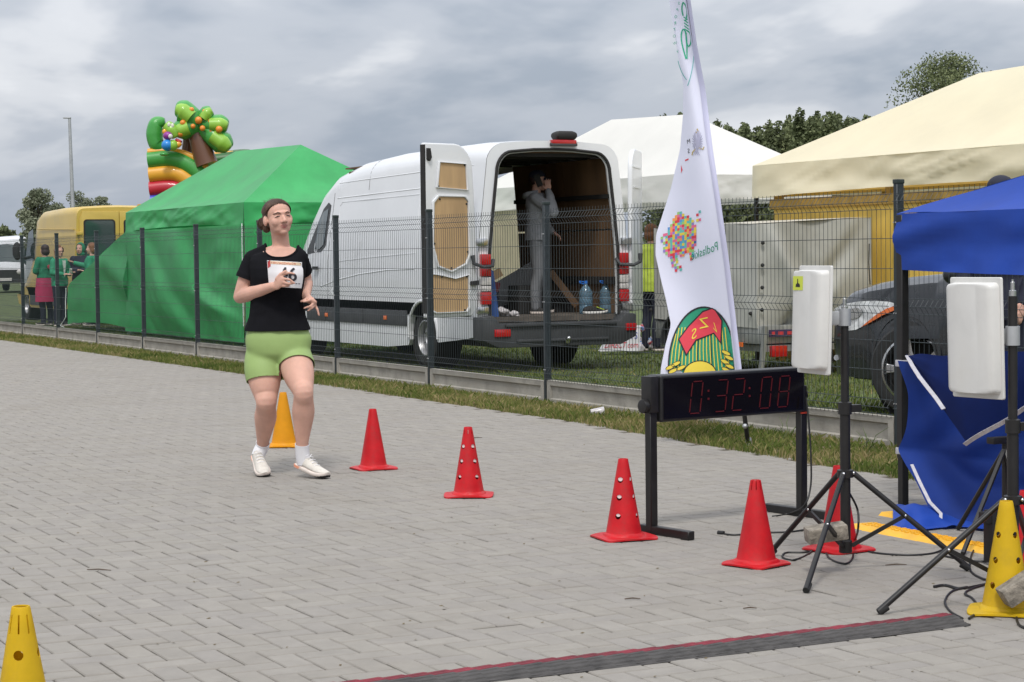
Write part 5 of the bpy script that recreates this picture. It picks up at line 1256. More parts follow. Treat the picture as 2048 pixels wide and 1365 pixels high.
# ------------------------------------------------------------------ timing mat, cable ramp, cables
mat_matb = M('mat_rubber', (.06, .056, .054), .8, var=.25, vs=14, bump=.3, bs=200)
mat_matr = M('mat_red', (.17, .016, .028), .75, var=.3, vs=12, bump=.3, bs=200)
tm = thing('timing_mat', 'long black and dark red timing mat lying across the paving', 'mat', (2.5, 5.56, 0))
nrib = 9; Y0m, Y1m = 5.465, 5.665; xe0, xe1 = .2, 4.53
def matz(f): return .004 + .024*min(1, 4.2*f*(1-f))
for k_ in range(nrib):
    f0, f1 = k_/nrib, (k_+1)/nrib; y0, y1 = lerp(Y0m, Y1m, f0+.006), lerp(Y0m, Y1m, f1-.006)
    q = MB(); seg = .075; x = xe0
    pr_ = [(y0, matz(f0)-.003), (lerp(y0, y1, .18), matz(lerp(f0, f1, .2))), (lerp(y0, y1, .82), matz(lerp(f0, f1, .8))), (y1, matz(f1)-.003)]
    rgs = []; nx = 58
    for i in range(nx+1):
        xx = lerp(xe0, xe1, i/nx); dz = .0035*nz(xx*1.6, 3.2)
        for e, dip in ((-.012, 0), (0, -.0035)):
            if 0 < i < nx or dip == 0: rgs.append([V(xx+e + .0*k_, y + .008*math.sin(xx*1.3), max(.001, z+dz+dip)) for y, z in pr_])
    q.loft(rgs, caps=False, closed=False); q.build('rib', mat_matr if k_ >= nrib-5 else mat_matb, tm, smooth=30)
q = MB(); q.box(((xe0+xe1)/2, (Y0m+Y1m)/2, .004), (xe1-xe0, Y1m-Y0m-.004, .006)); q.build('base_sheet', mat_matb, tm)
mat_ramp = M('ramp_yellow', (.75, .40, .02), .5, var=.12, vs=9)
rp = thing('cable_ramp', 'yellow rubber cable ramp on the paving before the blue tent', 'cable cover', (5.75, 7.3, 0))
q = MB(); q.loft([[V(5.655, y, 0), V(5.69, y, .018), V(5.80, y, .018), V(5.835, y, 0)] for y in (6.72, 7.72)]); q.build('ramp', mat_ramp, rp)
for k_ in range(26):
    for xx in (5.712, 5.745, 5.778):
        q = MB(); q.box((xx+(.008 if k_ % 2 else 0), 6.75+.037*k_, .0195), (.014, .02, .005)); q.build('tread', mat_ramp, rp, smooth=0)
q = MB(); q.loft([[V(6.05, 7.75, 0), V(6.07, 7.75, .018), V(6.15, 7.75, .018), V(6.17, 7.75, 0)], [V(6.05, 8.0, 0), V(6.07, 8.0, .018), V(6.15, 8.0, .018), V(6.17, 8.0, 0)]]); q.build('ramp_end', mat_ramp, rp)
mat_cab = M('cable_rubber', (.012, .012, .012), .5, var=.1)
def smoothpath(P, n=8):
    P = [Vector(p_) for p_ in P]; o = []
    for i in range(len(P)-1):
        p0, p1, p2, p3 = P[max(0, i-1)], P[i], P[i+1], P[min(len(P)-1, i+2)]
        for k_ in range(n):
            t_ = k_/n; o.append(.5*((2*p1)+(-p0+p2)*t_+(2*p0-5*p1+4*p2-p3)*t_*t_+(-p0+3*p1-3*p2+p3)*t_**3))
    return o+[P[-1]]
def cable(label, pts, r=.0045):
    P = [gnd(*p_) + V(0, 0, r) if len(p_) == 2 else at(*p_) for p_ in pts]
    q = MB(); c_ = P[0]; q.tube(smoothpath(P), r, 6); o = q.build('cable', mat_cab); 
    o.data.transform(Matrix.Translation(-c_)); o.location = c_; o['label'] = label; o['category'] = 'cable'; o['group'] = 'loose black cables on the paving'; return o
cable('black cable hanging from the right end of the race clock', [(1612, 795, 9.85), (1618, 850, 9.84), (1622, 920, 9.83), (1621, 975, 9.82), (1608, 1012, 9.8), (1575, 1030), (1545, 1035)])
cable('black cable with a plug end lying left of the slotted cone', [(1440, 1069), (1470, 1072), (1520, 1068), (1580, 1066), (1620, 1060)])
q_ = gnd(1441, 1069); 
cable('looped black cable under the sticker antenna tripod', [(1640, 1085), (1620, 1108), (1590, 1122), (1566, 1118), (1572, 1108), (1610, 1107), (1645, 1100), (1660, 1120), (1690, 1130), (1705, 1118), (1708, 1090), (1716, 1060, 8.3), (1715, 1020, 8.3), (1698, 985, 8.25)])
cable('long black cable running right from the tripod to the blue tent', [(1700, 1085), (1735, 1105), (1800, 1112), (1860, 1110), (1900, 1098), (1960, 1090), (1990, 1120), (1950, 1125), (1880, 1113)])
cable('coiled black cable between the ramp and the yellow cone', [(1985, 1098), (1950, 1100), (1940, 1140), (1965, 1160), (1990, 1162)])
cable('black cable from the timing mat looping past the yellow cone', [(1925, 1240), (1900, 1225), (1890, 1205), (1905, 1185), (1940, 1177), (1975, 1170)])
cable('second black cable leaving the end of the timing mat', [(1938, 1240), (1958, 1222), (1945, 1200), (1930, 1190), (1945, 1180), (1985, 1168)])
cable('thick black cable end tied above the timing mat', [(1868, 1177), (1890, 1174), (1915, 1180), (1935, 1178)], .006)
q = MB(); q.tube([gnd(1436, 1069)+V(0, 0, .008), gnd(1448, 1070)+V(0, 0, .008)], .010, 8); o = q.build('plug', mat_cab); o['label'] = 'black plug at the cable end left of the slotted cone'; o['category'] = 'plug'
cable('black cable curling at the right edge beside the yellow cone', [(2060, 1215), (2035, 1228), (2038, 1252), (2060, 1262)])
q = MB(); c_ = gnd(1985, 1130); q.box(c_+V(0, 0, .12), (.05, .06, .22)); q.box(c_+V(-.02, 0, .20), (.07, .05, .05)); o = q.build('junction_box', mat_blk, bevel=.008); o['label'] = 'black junction box behind the yellow cone'; o['category'] = 'box'
# ------------------------------------------------------------------ people
from mathutils.bvhtree import BVHTree
def remesh(mb, vox, it=4, fac=.5):
    me = bpy.data.meshes.new('t'); me.from_pydata(mb.v, [], mb.f)
    bm = bmesh.new(); bm.from_mesh(me); bmesh.ops.recalc_face_normals(bm, faces=bm.faces); bm.to_mesh(me); bm.free()
    o = bpy.data.objects.new('t', me)
    r = o.modifiers.new('r', 'REMESH'); r.mode = 'VOXEL'; r.voxel_size = vox; r.adaptivity = 0
    s = o.modifiers.new('s', 'SMOOTH'); s.factor = fac; s.iterations = it
    out_ = evaluated(o)
    bpy.data.objects.remove(o); return out_
def cuts(me, planes):
    """planes: (point, normal, region) - drops what lies on the normal's side of each plane within the region"""
    bm = bmesh.new(); bm.from_mesh(me)
    for co, no, reg in planes:
        fs = [f for f in bm.faces if reg is None or reg(f.calc_center_median())]
        es = {e for f in fs for e in f.edges}; vs = {v for f in fs for v in f.verts}
        bmesh.ops.bisect_plane(bm, geom=list(vs)+list(es)+fs, dist=1e-5, plane_co=co, plane_no=no, clear_outer=True)
    bm.to_mesh(me); bm.free(); return me
def ruffle(me, amp, fr):
    n = len(me.vertices); co = np.empty(n*3, np.float32); no = np.empty(n*3, np.float32); me.vertices.foreach_get('co', co); me.vertex_normals.foreach_get('vector', no)
    co = co.reshape(-1, 3); no = no.reshape(-1, 3); k_ = np.array([nz(c[0]*fr, c[1]*fr, c[2]*fr*.8) for c in co]); co = co + no*(amp*k_)[:, None]; me.vertices.foreach_set('co', co.ravel().astype(np.float32)); me.update()
def mesh_obj(name, me, mat, parent, label=None, smooth=True):
    me.materials.clear(); me.materials.append(mat); o = bpy.data.objects.new(name, me); COL.objects.link(o)
    me.polygons.foreach_set('use_smooth', [smooth]*len(me.polygons))
    me.transform(Matrix.Translation(-Vector(parent.get('_org', (0, 0, 0))))); o['_org'] = parent.get('_org', (0, 0, 0)); o.parent = parent
    if label: o['label'] = label
    return o
def limb(mb, pts, rs, n=14):
    P = smoothpath(pts, 5); R = [max(.004, q_.x) for q_ in smoothpath([V(r, 0, 0) for r in rs], 5)]
    mb.tube(P, R, n); mb.ball(P[0], R[0], 12, 8); mb.ball(P[-1], R[-1], 12, 8)
def torso(mb, rings, rt, fw, infl=0, wr=0, seed=0):
    out_ = []
    for i, (c_, hw_, hd_) in enumerate(rings):
        r = []
        for j in range(28):
            a = 2*math.pi*j/28; ca, sa = math.cos(a), math.sin(a); e = 2/2.4
            x = abs(ca)**e*(1 if ca > 0 else -1); y = abs(sa)**e*(1 if sa > 0 else -1)
            w_ = wr*nz(ca*2+seed, sa*2, c_.z*7)
            r.append(Vector(c_) + rt*(x*(hw_+infl+w_)) + fw*(y*(hd_+infl+w_)))
        out_.append(r)
    mb.loft(out_)
def hand(mb, wr, d, pn, thumb_side, s=1.0, curl=.5, spread=.12):
    """palm with four fingers of unequal length and a thumb; d along the hand, pn out of the palm"""
    d = Vector(d).normalized(); pn = Vector(pn); pn = (pn-d*pn.dot(d)).normalized(); sd = d.cross(pn).normalized()*thumb_side
    wr = Vector(wr)
    mb.ball(wr+d*.045*s, (.040*s, .050*s, .016*s), 14, 10, Matrix((sd, d, pn)).transposed())
    for k_, ln in enumerate((.068, .077, .072, .056)):
        b = wr + d*.078*s + sd*(.027-.018*k_)*s; dd = (d + sd*(spread*(1.2-k_*.9))).normalized(); p_ = [b]
        a = 0
        for f, cv in ((.45, .25), (.32, 1.0), (.23, .8)):
            a += curl*cv; p_.append(p_[-1] + (dd*math.cos(a)+pn*math.sin(a))*ln*f*s)
        mb.tube([b-dd*.02*s]+p_, [.0085*s, .0085*s, .008*s, .0075*s, .006*s], 8); mb.ball(p_[-1], .006*s, 8, 6)
    t0 = wr+d*.02*s+sd*.026*s; t1 = t0 + (d*.6+sd*.75+pn*.2).normalized()*.032*s; t2 = t1 + (d*.85+sd*.35+pn*.35).normalized()*.028*s; t3 = t2+(d*.95+pn*.3).normalized()*.022*s
    mb.tube([t0, t1, t2, t3], [.013*s, .0105*s, .0095*s, .0075*s], 8); mb.ball(t3, .0075*s, 8, 6)
def head_mat(c, fw, up):
    fw = Vector(fw).normalized(); up = Vector(up); up = (up-fw*up.dot(fw)).normalized(); rt = fw.cross(up); m_ = Matrix((rt, fw, up)).transposed().to_4x4(); m_.translation = Vector(c); return m_
def head(mb, H, s=1.0):
    R = H.to_3x3()
    def bl(c, r): mb.ball(H @ (Vector(c)*s), tuple(x*s for x in r), 18, 14, R)
    bl((0, -.014, .030), (.073, .092, .082)); bl((0, .026, -.03), (.063, .064, .088)); bl((0, .034, -.075), (.050, .050, .042)); bl((0, .062, -.100), (.024, .022, .020))
    bl((0, .071, .022), (.046, .020, .014))
    for k_ in (-1, 1):
        bl((k_*.034, .058, -.034), (.025, .026, .032)); bl((k_*.073, -.010, -.022), (.011, .021, .032)); bl((k_*.010, .094, -.036), (.0095, .011, .009))
        bl((k_*.031, .071, -.002), (.015, .013, .010))
    mb.tube([H @ (Vector((0, .082, .006))*s), H @ (Vector((0, .100, -.018))*s), H @ (Vector((0, .105, -.031))*s)], [.008*s, .010*s, .0115*s], 10); mb.ball(H @ (Vector((0, .105, -.031))*s), .0115*s, 10, 8)
    bl((0, .079, -.062), (.022, .013, .008)); bl((0, .077, -.074), (.019, .012, .008))
def shoe(parent, an, toe, mats, s=1.0, sole_up=0):
    """running shoe from heel to toe; sole and upper are separate"""
    an, toe = Vector(an), Vector(toe); f = (toe-an); side = f.cross(V(0, 0, 1)).normalized(); fd = f.normalized(); up = side.cross(fd).normalized()
    if up.z < 0: up = -up; side = -side
    return fd, side, up
def shoe_mesh(heel, fd, up, s=1.0):
    """heel point on the sole, fd towards the toe, up out of the shoe -> upper MB, sole MB"""
    side = fd.cross(up).normalized(); U, So = MB(), MB(); rs = []; rs2 = []
    prof = [(0, .026, .055, .006), (.02, .033, .075, .0), (.06, .035, .088, 0), (.10, .036, .085, 0), (.14, .040, .072, .0), (.19, .045, .056, .002), (.235, .043, .046, .008), (.265, .03, .036, .016), (.276, .012, .028, .022)]
    for (l, w_, h, lift) in prof:
        c_ = heel + fd*l*s + up*lift*s
        rs.append([c_ + side*(w_*.95*x)*s + up*(.022+ (h-.022)*z)*s for x, z in ((-1, 0), (-.98, .35), (-.75, .75), (-.35, 1), (.35, 1), (.75, .75), (.98, .35), (1, 0))])
        rs2.append([c_ + side*(w_*1.08*x)*s + up*z*s for x, z in ((-.9, 0), (-1, .006), (-1.02, .02), (-.96, .03), (.96, .03), (1.02, .02), (1, .006), (.9, 0))])
    U.loft(rs); So.loft(rs2); return U, So, side

SK = M('skin', (.60, .35, .27), .6, var=.10, vs=7, sss=.12, spec=.3)
SKF = M('skin_rosy', (.47, .23, .175), .5, var=.08, vs=14, sss=.15)
HAIRB = M('brown_hair', (.075, .038, .022), .55, var=.35, vs=30, stretch=(1, 1, .25), bump=.8, bs=90)
HAIRD = M('dark_hair', (.03, .012, .01), .5, var=.3, vs=20, bump=.6, bs=60)
HAIRR = M('auburn_hair', (.22, .09, .04), .6, var=.3, vs=20, bump=.8, bs=60)
M_tee = M('black_jersey', (.008, .008, .010), .9, var=.15, vs=8, bump=.3, bs=14, spec=.12)
M_shorts = M('sage_lycra', (.27, .38, .13), .6, var=.05, vs=6, bump=.05, bs=30)
M_sock = M('white_sock', (.75, .74, .76), .8, var=.04, bump=.2, bs=200)
M_shoe = M('cream_mesh', (.62, .58, .52), .7, var=.1, vs=25, bump=.25, bs=200)
M_sole = M('foam_sole', (.66, .58, .52), .6, var=.08, vs=10)
M_peach = M('peach_foam', (.80, .33, .20), .5, var=.05)
M_lip = M('lip', (.34, .085, .085), .45, var=.05); M_brow = M('brow', (.07, .035, .022), .7, var=0); M_lash = M('lash', (.03, .015, .012), .6, var=0)

# ---- the runner
DR = 12.03
J = lambda x, y, w_=0.0: at(x, y, DR-w_)
rn = thing('person', 'running woman in a black t-shirt and sage green shorts with bib 46', 'person', (4.19, 11.36, 0))
rt = V(CR.x, CR.y, 0).normalized(); tw = -V(CF.x, CF.y, 0).normalized()    # picture right, towards the camera
yw = R_(8); rtR = rt*math.cos(yw) + tw*math.sin(yw)*-1; fwR = tw*math.cos(yw) + rt*math.sin(yw)
TR = [(J(559, 722), .10, .085), (J(558, 708), .170, .118), (J(557, 692), .187, .125), (J(557, 676), .190, .125), (J(555, 655), .168, .114), (J(555, 632), .147, .104), (J(554, 605), .140, .102), (J(554, 578, .01), .146, .113), (J(554, 556, .02), .152, .124), (J(554, 537, .02), .155, .116), (J(555, 521, .01), .158, .098), (J(559, 511), .158, .082), (J(561, 503), .108, .068), (J(563, 495), .066, .058)]
sR, sL = J(507, 521, .0), J(596, 517, .0)
elR, wrR = J(480, 594, .00), J(547, 573, .21)
elL, wrL = J(611, 561, -.13), J(612, 594, .03)
hipR, hipL = J(525, 716), J(588, 714)
knR, anR = J(533, 803, .07), J(525, 896, -.16)
knL, anL = J(607, 786, .20), J(604, 901, .08)
HC = J(556, 434, .03); Hm = head_mat(HC, rt*.44 + tw*.88 + V(0, 0, .03), V(0, 0, 1) - rt*.10) @ Matrix.Diagonal((1.10, 1.04, .93, 1))
def runner_legs(mb, infl=0, upto=2):
    for h, k_, a, tr_ in ((hipR, knR, anR, (.099, .104, .094, .074, .063)), (hipL, knL, anL, (.097, .099, .088, .069, .059))):
        mid = lambda t_: lerp(h, k_, t_)
        back = (tw*-1)*.018
        limb(mb, [mid(0), mid(.3), mid(.6), mid(.85), k_+tw*.006, lerp(k_, a, .14)+back*.4, lerp(k_, a, .34)+back, lerp(k_, a, .6)+back*.5, lerp(k_, a, .85), a], [r+infl for r in tr_] + [.060, .067, .053, .038, .034], 34)
        mb.ball(k_+tw*.016-V(0, 0, .005), (.040, .046, .045), 20, 14)
bd = MB(); torso(bd, TR, rtR, fwR); runner_legs(bd)
bd.tube(smoothpath([J(561, 507, -.015), J(563, 490, -.005), J(562, 470, .01), HC+V(0, 0, -.05)], 4), [.064]+[.055]*12, 16) if False else limb(bd, [J(561, 510, -.02), J(562, 492, -.01), J(560, 472, .0), HC+V(0, 0, -.03)], [.070, .054, .052, .055], 16)
head(bd, Hm, 1.0)
for s_, e_, w_ in ((sR, elR, wrR), (sL, elL, wrL)):
    limb(bd, [lerp(J(561, 500, -.01), s_, .35), s_], [.045, .05]); limb(bd, [s_, lerp(s_, e_, .35), lerp(s_, e_, .75), e_], [.054, .054, .047, .041]); limb(bd, [e_, lerp(e_, w_, .25), lerp(e_, w_, .65), w_], [.041, .044, .035, .026])
# right hand (left in the picture): back of the hand to the camera, fingers spread
kn = [J(567, 549, .24), J(569, 558, .25), J(567, 565, .25), J(562, 572, .24)]
tips = [(J(579, 546, .25), J(589, 548, .25)), (J(580, 560, .26), J(589, 567, .255)), (J(577, 568, .255), J(585, 568, .25)), (J(570, 573, .245), J(578, 572, .24))]
pc = J(557, 566, .235); hd_ = (J(568, 561, .25)-wrR).normalized(); bd.ball(pc, (.040, .042, .017), 14, 10, Matrix((V(0, 0, 1), hd_, V(0, 0, 1).cross(hd_))).transposed())
for k_, (m_, t_) in zip(kn, tips):
    bd.tube([lerp(pc, k_, .3), k_, m_, t_], [.0085, .0090, .0080, .0062], 8); bd.ball(t_, .0062, 8, 6)
bd.tube([J(552, 560, .235), J(561, 549, .245), J(572, 542, .25)], [.012, .0105, .0075], 8); bd.ball(J(572, 542, .25), .0075, 8, 6)
# left hand: bent at the wrist, fingers hanging at different angles
pc = J(622, 602, .05); bd.ball(pc, (.038, .040, .018), 14, 10, Matrix.Rotation(.5, 3, 'Y')); bd.tube([wrL, pc], [.026, .024], 10)
for b, m_, t_ in (((626, 598, .07), (616, 602, .10), (608, 604, .10)), ((631, 604, .06), (620, 613, .09), (608, 617, .09)), ((630, 611, .05), (624, 616, .08), (616, 622, .08)), ((631, 612, .04), (635, 620, .05), (638, 631, .05))):
    b, m_, t_ = J(*b), J(*m_), J(*t_); bd.tube([lerp(pc, b, .4), b, m_, t_], [.0085, .009, .008, .0062], 8); bd.ball(t_, .0062, 8, 6); bd.ball(b, .0095, 8, 6)
bd.tube([J(614, 597, .06), J(609, 601, .09), J(602, 603, .10)], [.012, .010, .0075], 8); bd.ball(J(602, 603, .10), .0075, 8, 6)
me = remesh(bd, .0048, 3); bodyo = mesh_obj('body', me, SK, rn)
# face details laid onto the surface
bm = bmesh.new(); bm.from_mesh(me); bvh = BVHTree.FromBMesh(bm); bm.free(); org = Vector(rn['_org'])
def onface(x, z, off=.001):
    o_ = Hm @ Vector((x, .3, z)); d_ = Hm.to_3x3() @ Vector((0, -1, 0)); h = bvh.ray_cast(o_-org, d_); return (h[0]+org - d_*off) if h[0] else Hm @ Vector((x, .09, z))
def strip(name, pts, rad, mat):
    k_ = 10; xs_ = np.linspace(0, len(pts)-1, k_); I_ = range(len(pts)); P = [onface(float(np.interp(t, I_, [p[0] for p in pts])), float(np.interp(t, I_, [p[1] for p in pts])), -.0004) for t in xs_]
    q = MB(); q.tube(P, [float(np.interp(t, I_, rad)) for t in xs_] if isinstance(rad, list) else rad, 8); return q.build(name, mat, rn)
for k_ in (-1, 1):
    strip('eyebrow', [(k_*.014, .019), (k_*.028, .025), (k_*.046, .018)], [.0030, .0038, .0018], M_brow)
    strip('eyelid', [(k_*.018, -.002), (k_*.030, .0005), (k_*.043, -.004)], [.0018, .0038, .0020], M_lash)
strip('lip', [(-.021, -.062), (-.008, -.058), (0, -.0595), (.008, -.058), (.021, -.062)], [.0014, .0030, .0026, .0030, .0014], M_lip)
strip('lip', [(-.018, -.068), (0, -.074), (.018, -.068)], [.0014, .0038, .0014], M_lip)
strip('mouth_gap', [(-.013, -.0645), (0, -.0665), (.013, -.0645)], [.001, .0024, .001], M('mouth_dark', (.25, .09, .08), .5, var=0))
for k_ in (-1, 1): strip('nostril', [(k_*.007, -.040), (k_*.010, -.041)], .0022, M_lash)
# hair drawn back into a low bun
hb = MB(); RH = Hm.to_3x3()
hb.ball(Hm @ Vector((0, -.017, .032)), (.0745, .0935, .0835), 24, 18, RH); hb.ball(Hm @ Vector((0, -.045, .0)), (.074, .068, .075), 20, 14, RH)
hm_ = remesh(hb, .005, 3)
cuts(hm_, [(Hm @ Vector((0, .052, .083)), RH @ Vector((0, .86, -.51)), None), (Hm @ Vector((0, 0, -.055)), RH @ Vector((0, .25, -1)), None)])
hr = mesh_obj('hair', hm_, HAIRB, rn)
q = MB(); q.ball(Hm @ Vector((.045, -.118, -.034)), (.034, .038, .042), 16, 12, RH); q.ball(Hm @ Vector((.04, -.098, -.066)), (.024, .026, .03), 12, 8, RH); bn = mesh_obj('hair_bun', remesh(q, .004, 2), HAIRB, rn)
rd = random.Random(3)
q = MB(); bunc = Vector((.03, -.105, -.025))
for k_ in range(620):        # strands combed back from the hairline to the bun
    f_ = rd.random(); a = -1.75+3.5*f_; th0 = .90 - .68*(abs(a)/1.75)**2 + rd.gauss(0, .035)
    P = []
    for j in range(9):
        t_ = j/8; th = lerp(th0, -1.15, t_)       # angle backwards from the top of the head
        d_ = Vector((math.sin(a*(1-.25*t_))*math.cos(th*.75), math.sin(th), math.cos(th)*math.cos(a*(1-.25*t_))))
        p_ = Vector((0, -.017, .032)) + Vector((d_.x*.0755, d_.y*.0945, d_.z*.0845))*(1+.012*math.sin(t_*math.pi)+rd.gauss(0, .004))
        P.append(Hm @ lerp(p_, bunc+Vector((rd.gauss(0, .012), 0, rd.gauss(0, .012))), max(0, t_-.55)**1.4*1.6))
    q.tube(P, [.0008, .0016, .0018, .0018, .0018, .0018, .0016, .0014, .001], 4)
for k_ in range(150):        # turns of the bun
    c_ = Vector((.045, -.118, -.034)); a0 = rd.uniform(0, 6.28); ax = Vector((rd.gauss(0, .4), 1, rd.gauss(0, .4))).normalized(); e1 = ax.cross(Vector((0, 0, 1))).normalized(); e2 = ax.cross(e1); rr = rd.uniform(.75, 1.06); h_ = rd.uniform(-.8, .8)
    q.tube([Hm @ (c_ + ax*h_*.036 + (e1*math.cos(a0+t_*.5)*.035 + e2*math.sin(a0+t_*.5)*.042)*rr*math.sqrt(1-h_*h_*.8)) for t_ in range(7)], .0014, 4)
for k_ in range(46):
    a = rd.uniform(-.9, .9); b = Vector((.06*math.sin(a), -.06+.05*rd.random(), .108-.02*abs(a))); e = b + Vector((rd.gauss(0, .012), -.03-.02*rd.random(), .016+rd.gauss(0, .008)))
    q.tube([Hm @ b, Hm @ (lerp(b, e, .5)+Vector((0, 0, .006))), Hm @ e], [.0007, .0006, .0003], 4)
q.build('loose_hair', HAIRB, hr, kind='stuff')
# t-shirt
ts = MB(); torso(ts, [(c_, a+e_, b+e_) for (c_, a, b), e_ in zip(TR[3:13], (.012, .012, .008, .004, .002, 0, 0, 0, 0, 0))], rtR, fwR, .013, .006); ts.ball(J(558, 560, .075), (.125, .06, .075), 18, 12, Matrix((rtR, fwR, V(0, 0, 1))).transposed())
slR, slL = lerp(sR, elR, .52), lerp(sL, elL, .62)
limb(ts, [J(546, 497, -.02), J(524, 508, -.01), sR], [.044, .052, .063], 14); limb(ts, [J(576, 495, -.02), J(587, 505, -.01), sL], [.044, .052, .060], 14)
tm_ = remesh(ts, .006, 4)
dR, dL = (elR-sR).normalized(), (elL-sL).normalized(); hemc = J(557, 661)
cuts(tm_, [(hemc + tw*.12, V(0, 0, -1)-tw*.03, None)])
bm = bmesh.new(); bm.from_mesh(tm_)     # round neckline
ncp = J(562, 497, .03); dl = [f for f in bm.faces if ((f.calc_center_median()-ncp).dot(rt)/.098)**2 + ((f.calc_center_median()-ncp).z/.058)**2 < 1 and (f.calc_center_median()-ncp).dot(tw) > -.12]
_s = set(dl); dl += [f for f in bm.faces if f not in _s and f.calc_center_median().z > J(560, 500).z and abs((f.calc_center_median()-ncp).dot(rt)) < .10]
bmesh.ops.delete(bm, geom=list(set(dl)), context='FACES')
for v in bm.verts:
    if v.is_boundary and -.075 < v.co.z-ncp.z < .004:
        d = v.co-ncp; a = math.atan2(d.z/.058, d.dot(rt)/.098); v.co += (rt*(.098*math.cos(a)-d.dot(rt)) + V(0, 0, .058*math.sin(a)-d.z))*.9
for v in bm.verts:   # soft folds
    v.co += v.normal*(.006*nz(v.co.x*9, v.co.y*9, v.co.z*5) + .005*nz(v.co.x*16, v.co.z*9, 4) - (.004 if v.co.z < hemc.z+.12 else 0)*nz(v.co.x*22, v.co.y*22))
nbv = [v.co.copy() for v in bm.verts if v.is_boundary and (v.co-ncp).length < .16]
bm.to_mesh(tm_); bm.free()
tee = mesh_obj('t_shirt', tm_, M_tee, rn)
nbv.sort(key=lambda c_: math.atan2((c_-ncp).dot(tw)+.03, (c_-ncp).dot(rt)))
kk_ = 40; lp_ = []
for i in range(kk_):
    a = -math.pi+2*math.pi*(i+.5)/kk_; ws = [(math.exp(-(((math.atan2((c_-ncp).dot(tw)+.03, (c_-ncp).dot(rt))-a+math.pi) % (2*math.pi)-math.pi)/.16)**2), c_) for c_ in nbv]; W_ = sum(w_ for w_, c_ in ws)
    if W_ > 1e-6: lp_.append(sum((c_*w_ for w_, c_ in ws), V(0, 0, 0))/W_)
q = MB(); q.tube(lp_+lp_[:2], .0065, 8, caps=False); q.build('collar', M_tee, tee)
md = tee.modifiers.new('th', 'SOLIDIFY'); md.thickness = .003
for s_, d_, e_, rs in ((sR, dR, slR, (.060, .064, .067, .069)), (sL, dL, slL, (.058, .060, .060, .060))):
    q = MB(); q.tube(smoothpath([s_-d_*.01, lerp(s_, e_, .3), lerp(s_, e_, .7), e_+d_*.0], 5), [float(np.interp(i, (0, 5, 10, 15), rs)) + .003*nz(i*.6, rs[0]*90) for i in range(16)], 24, caps=False); q.build('sleeve', M_tee, tee, solid=.003, smooth=80)
# shorts
sh = MB(); torso(sh, TR[0:6], rtR, fwR, .010)
for h, k_, rs in ((hipR, knR, (.104, .110, .100, .084)), (hipL, knL, (.102, .105, .094, .078))): limb(sh, [h, lerp(h, k_, .3), lerp(h, k_, .6), lerp(h, k_, .85)], [r+.006 for r in rs], 34)
sm_ = remesh(sh, .006, 50); uR, uL = (knR-hipR).normalized(), (knL-hipL).normalized()
cuts(sm_, [(J(525, 765), uR, lambda c_: (c_-J(563, 700)).dot(rt) < .0), (J(598, 720, .1), (uL-rt*.05+V(0, 0, -.1)).normalized(), lambda c_: (c_-J(563, 700)).dot(rt) >= -.002), (J(557, 652), V(0, 0, 1), None)])
so_ = mesh_obj('shorts', sm_, M_shorts, rn); md = so_.modifiers.new('th', 'SOLIDIFY'); md.thickness = .002
# socks and shoes
for an_, kn_, sole0, fd, up in ((anR, knR, J(513, 915, -.20), (tw*.86+rt*.29+V(0, 0, -.40)).normalized(), (V(0, 0, .86)+tw*.42-rt*.02).normalized()), (anL, knL, J(594, 934, .02), (tw*.58+rt*.62+V(0, 0, -.20)).normalized(), (V(0, 0, .97)+tw*.12+rt*.13).normalized())):
    up = (up-fd*up.dot(fd)).normalized()
    U, So, side = shoe_mesh(sole0, fd, up, 1.0); top = sole0+fd*.05+up*.045
    q = MB(); q.tube([lerp(an_, kn_, .11), lerp(an_, kn_, .04), lerp(an_, top, .5), sole0+fd*.055+up*.035], [.043, .042, .042, .040], 20, caps=False); q.build('sock', M_sock, rn, solid=.003)
    sh_ = U.build('shoe', M_shoe, rn, sub=1, smooth=80); so2 = So.build('sole', M_sole, sh_, sub=1, smooth=80)
    q = MB(); q.loft([[sole0+fd*l+side*x+up*z for x, z in ((-.037*k_, .006), (-.039*k_, .022), (.039*k_, .022), (.037*k_, .006))] for l, k_ in ((-.003, .66), (.015, .92), (.05, 1.0), (.10, .94), (.12, .7))]); q.build('heel_foam', M_peach, sh_, smooth=80)
    q = MB(); q.loft([[sole0+fd*l+side*x+up*z for x, z in ((-.034*k_, -.002+lf), (-.036*k_, .010+lf), (.036*k_, .010+lf), (.034*k_, -.002+lf))] for l, k_, lf in ((.20, 1.05, .003), (.235, 1.2, .008), (.265, .93, .015), (.279, .4, .021))]); q.build('toe_rubber', mat_dark, sh_, smooth=80)
    for k_ in range(4):
        c_ = sole0+fd*(.105+.022*k_)+up*(.090-.010*k_); q = MB(); q.tube([c_-side*.022, c_+up*.006, c_+side*.022], .0022, 6); q.build('lace', M_sock, sh_)
    q = MB(); c_ = sole0+fd*.10+up*.096; q.tube([c_-side*.02-fd*.015, c_+up*.01-side*.012, c_, c_+up*.01+side*.012, c_+side*.024-fd*.01], .0022, 6); q.build('lace', M_sock, sh_)
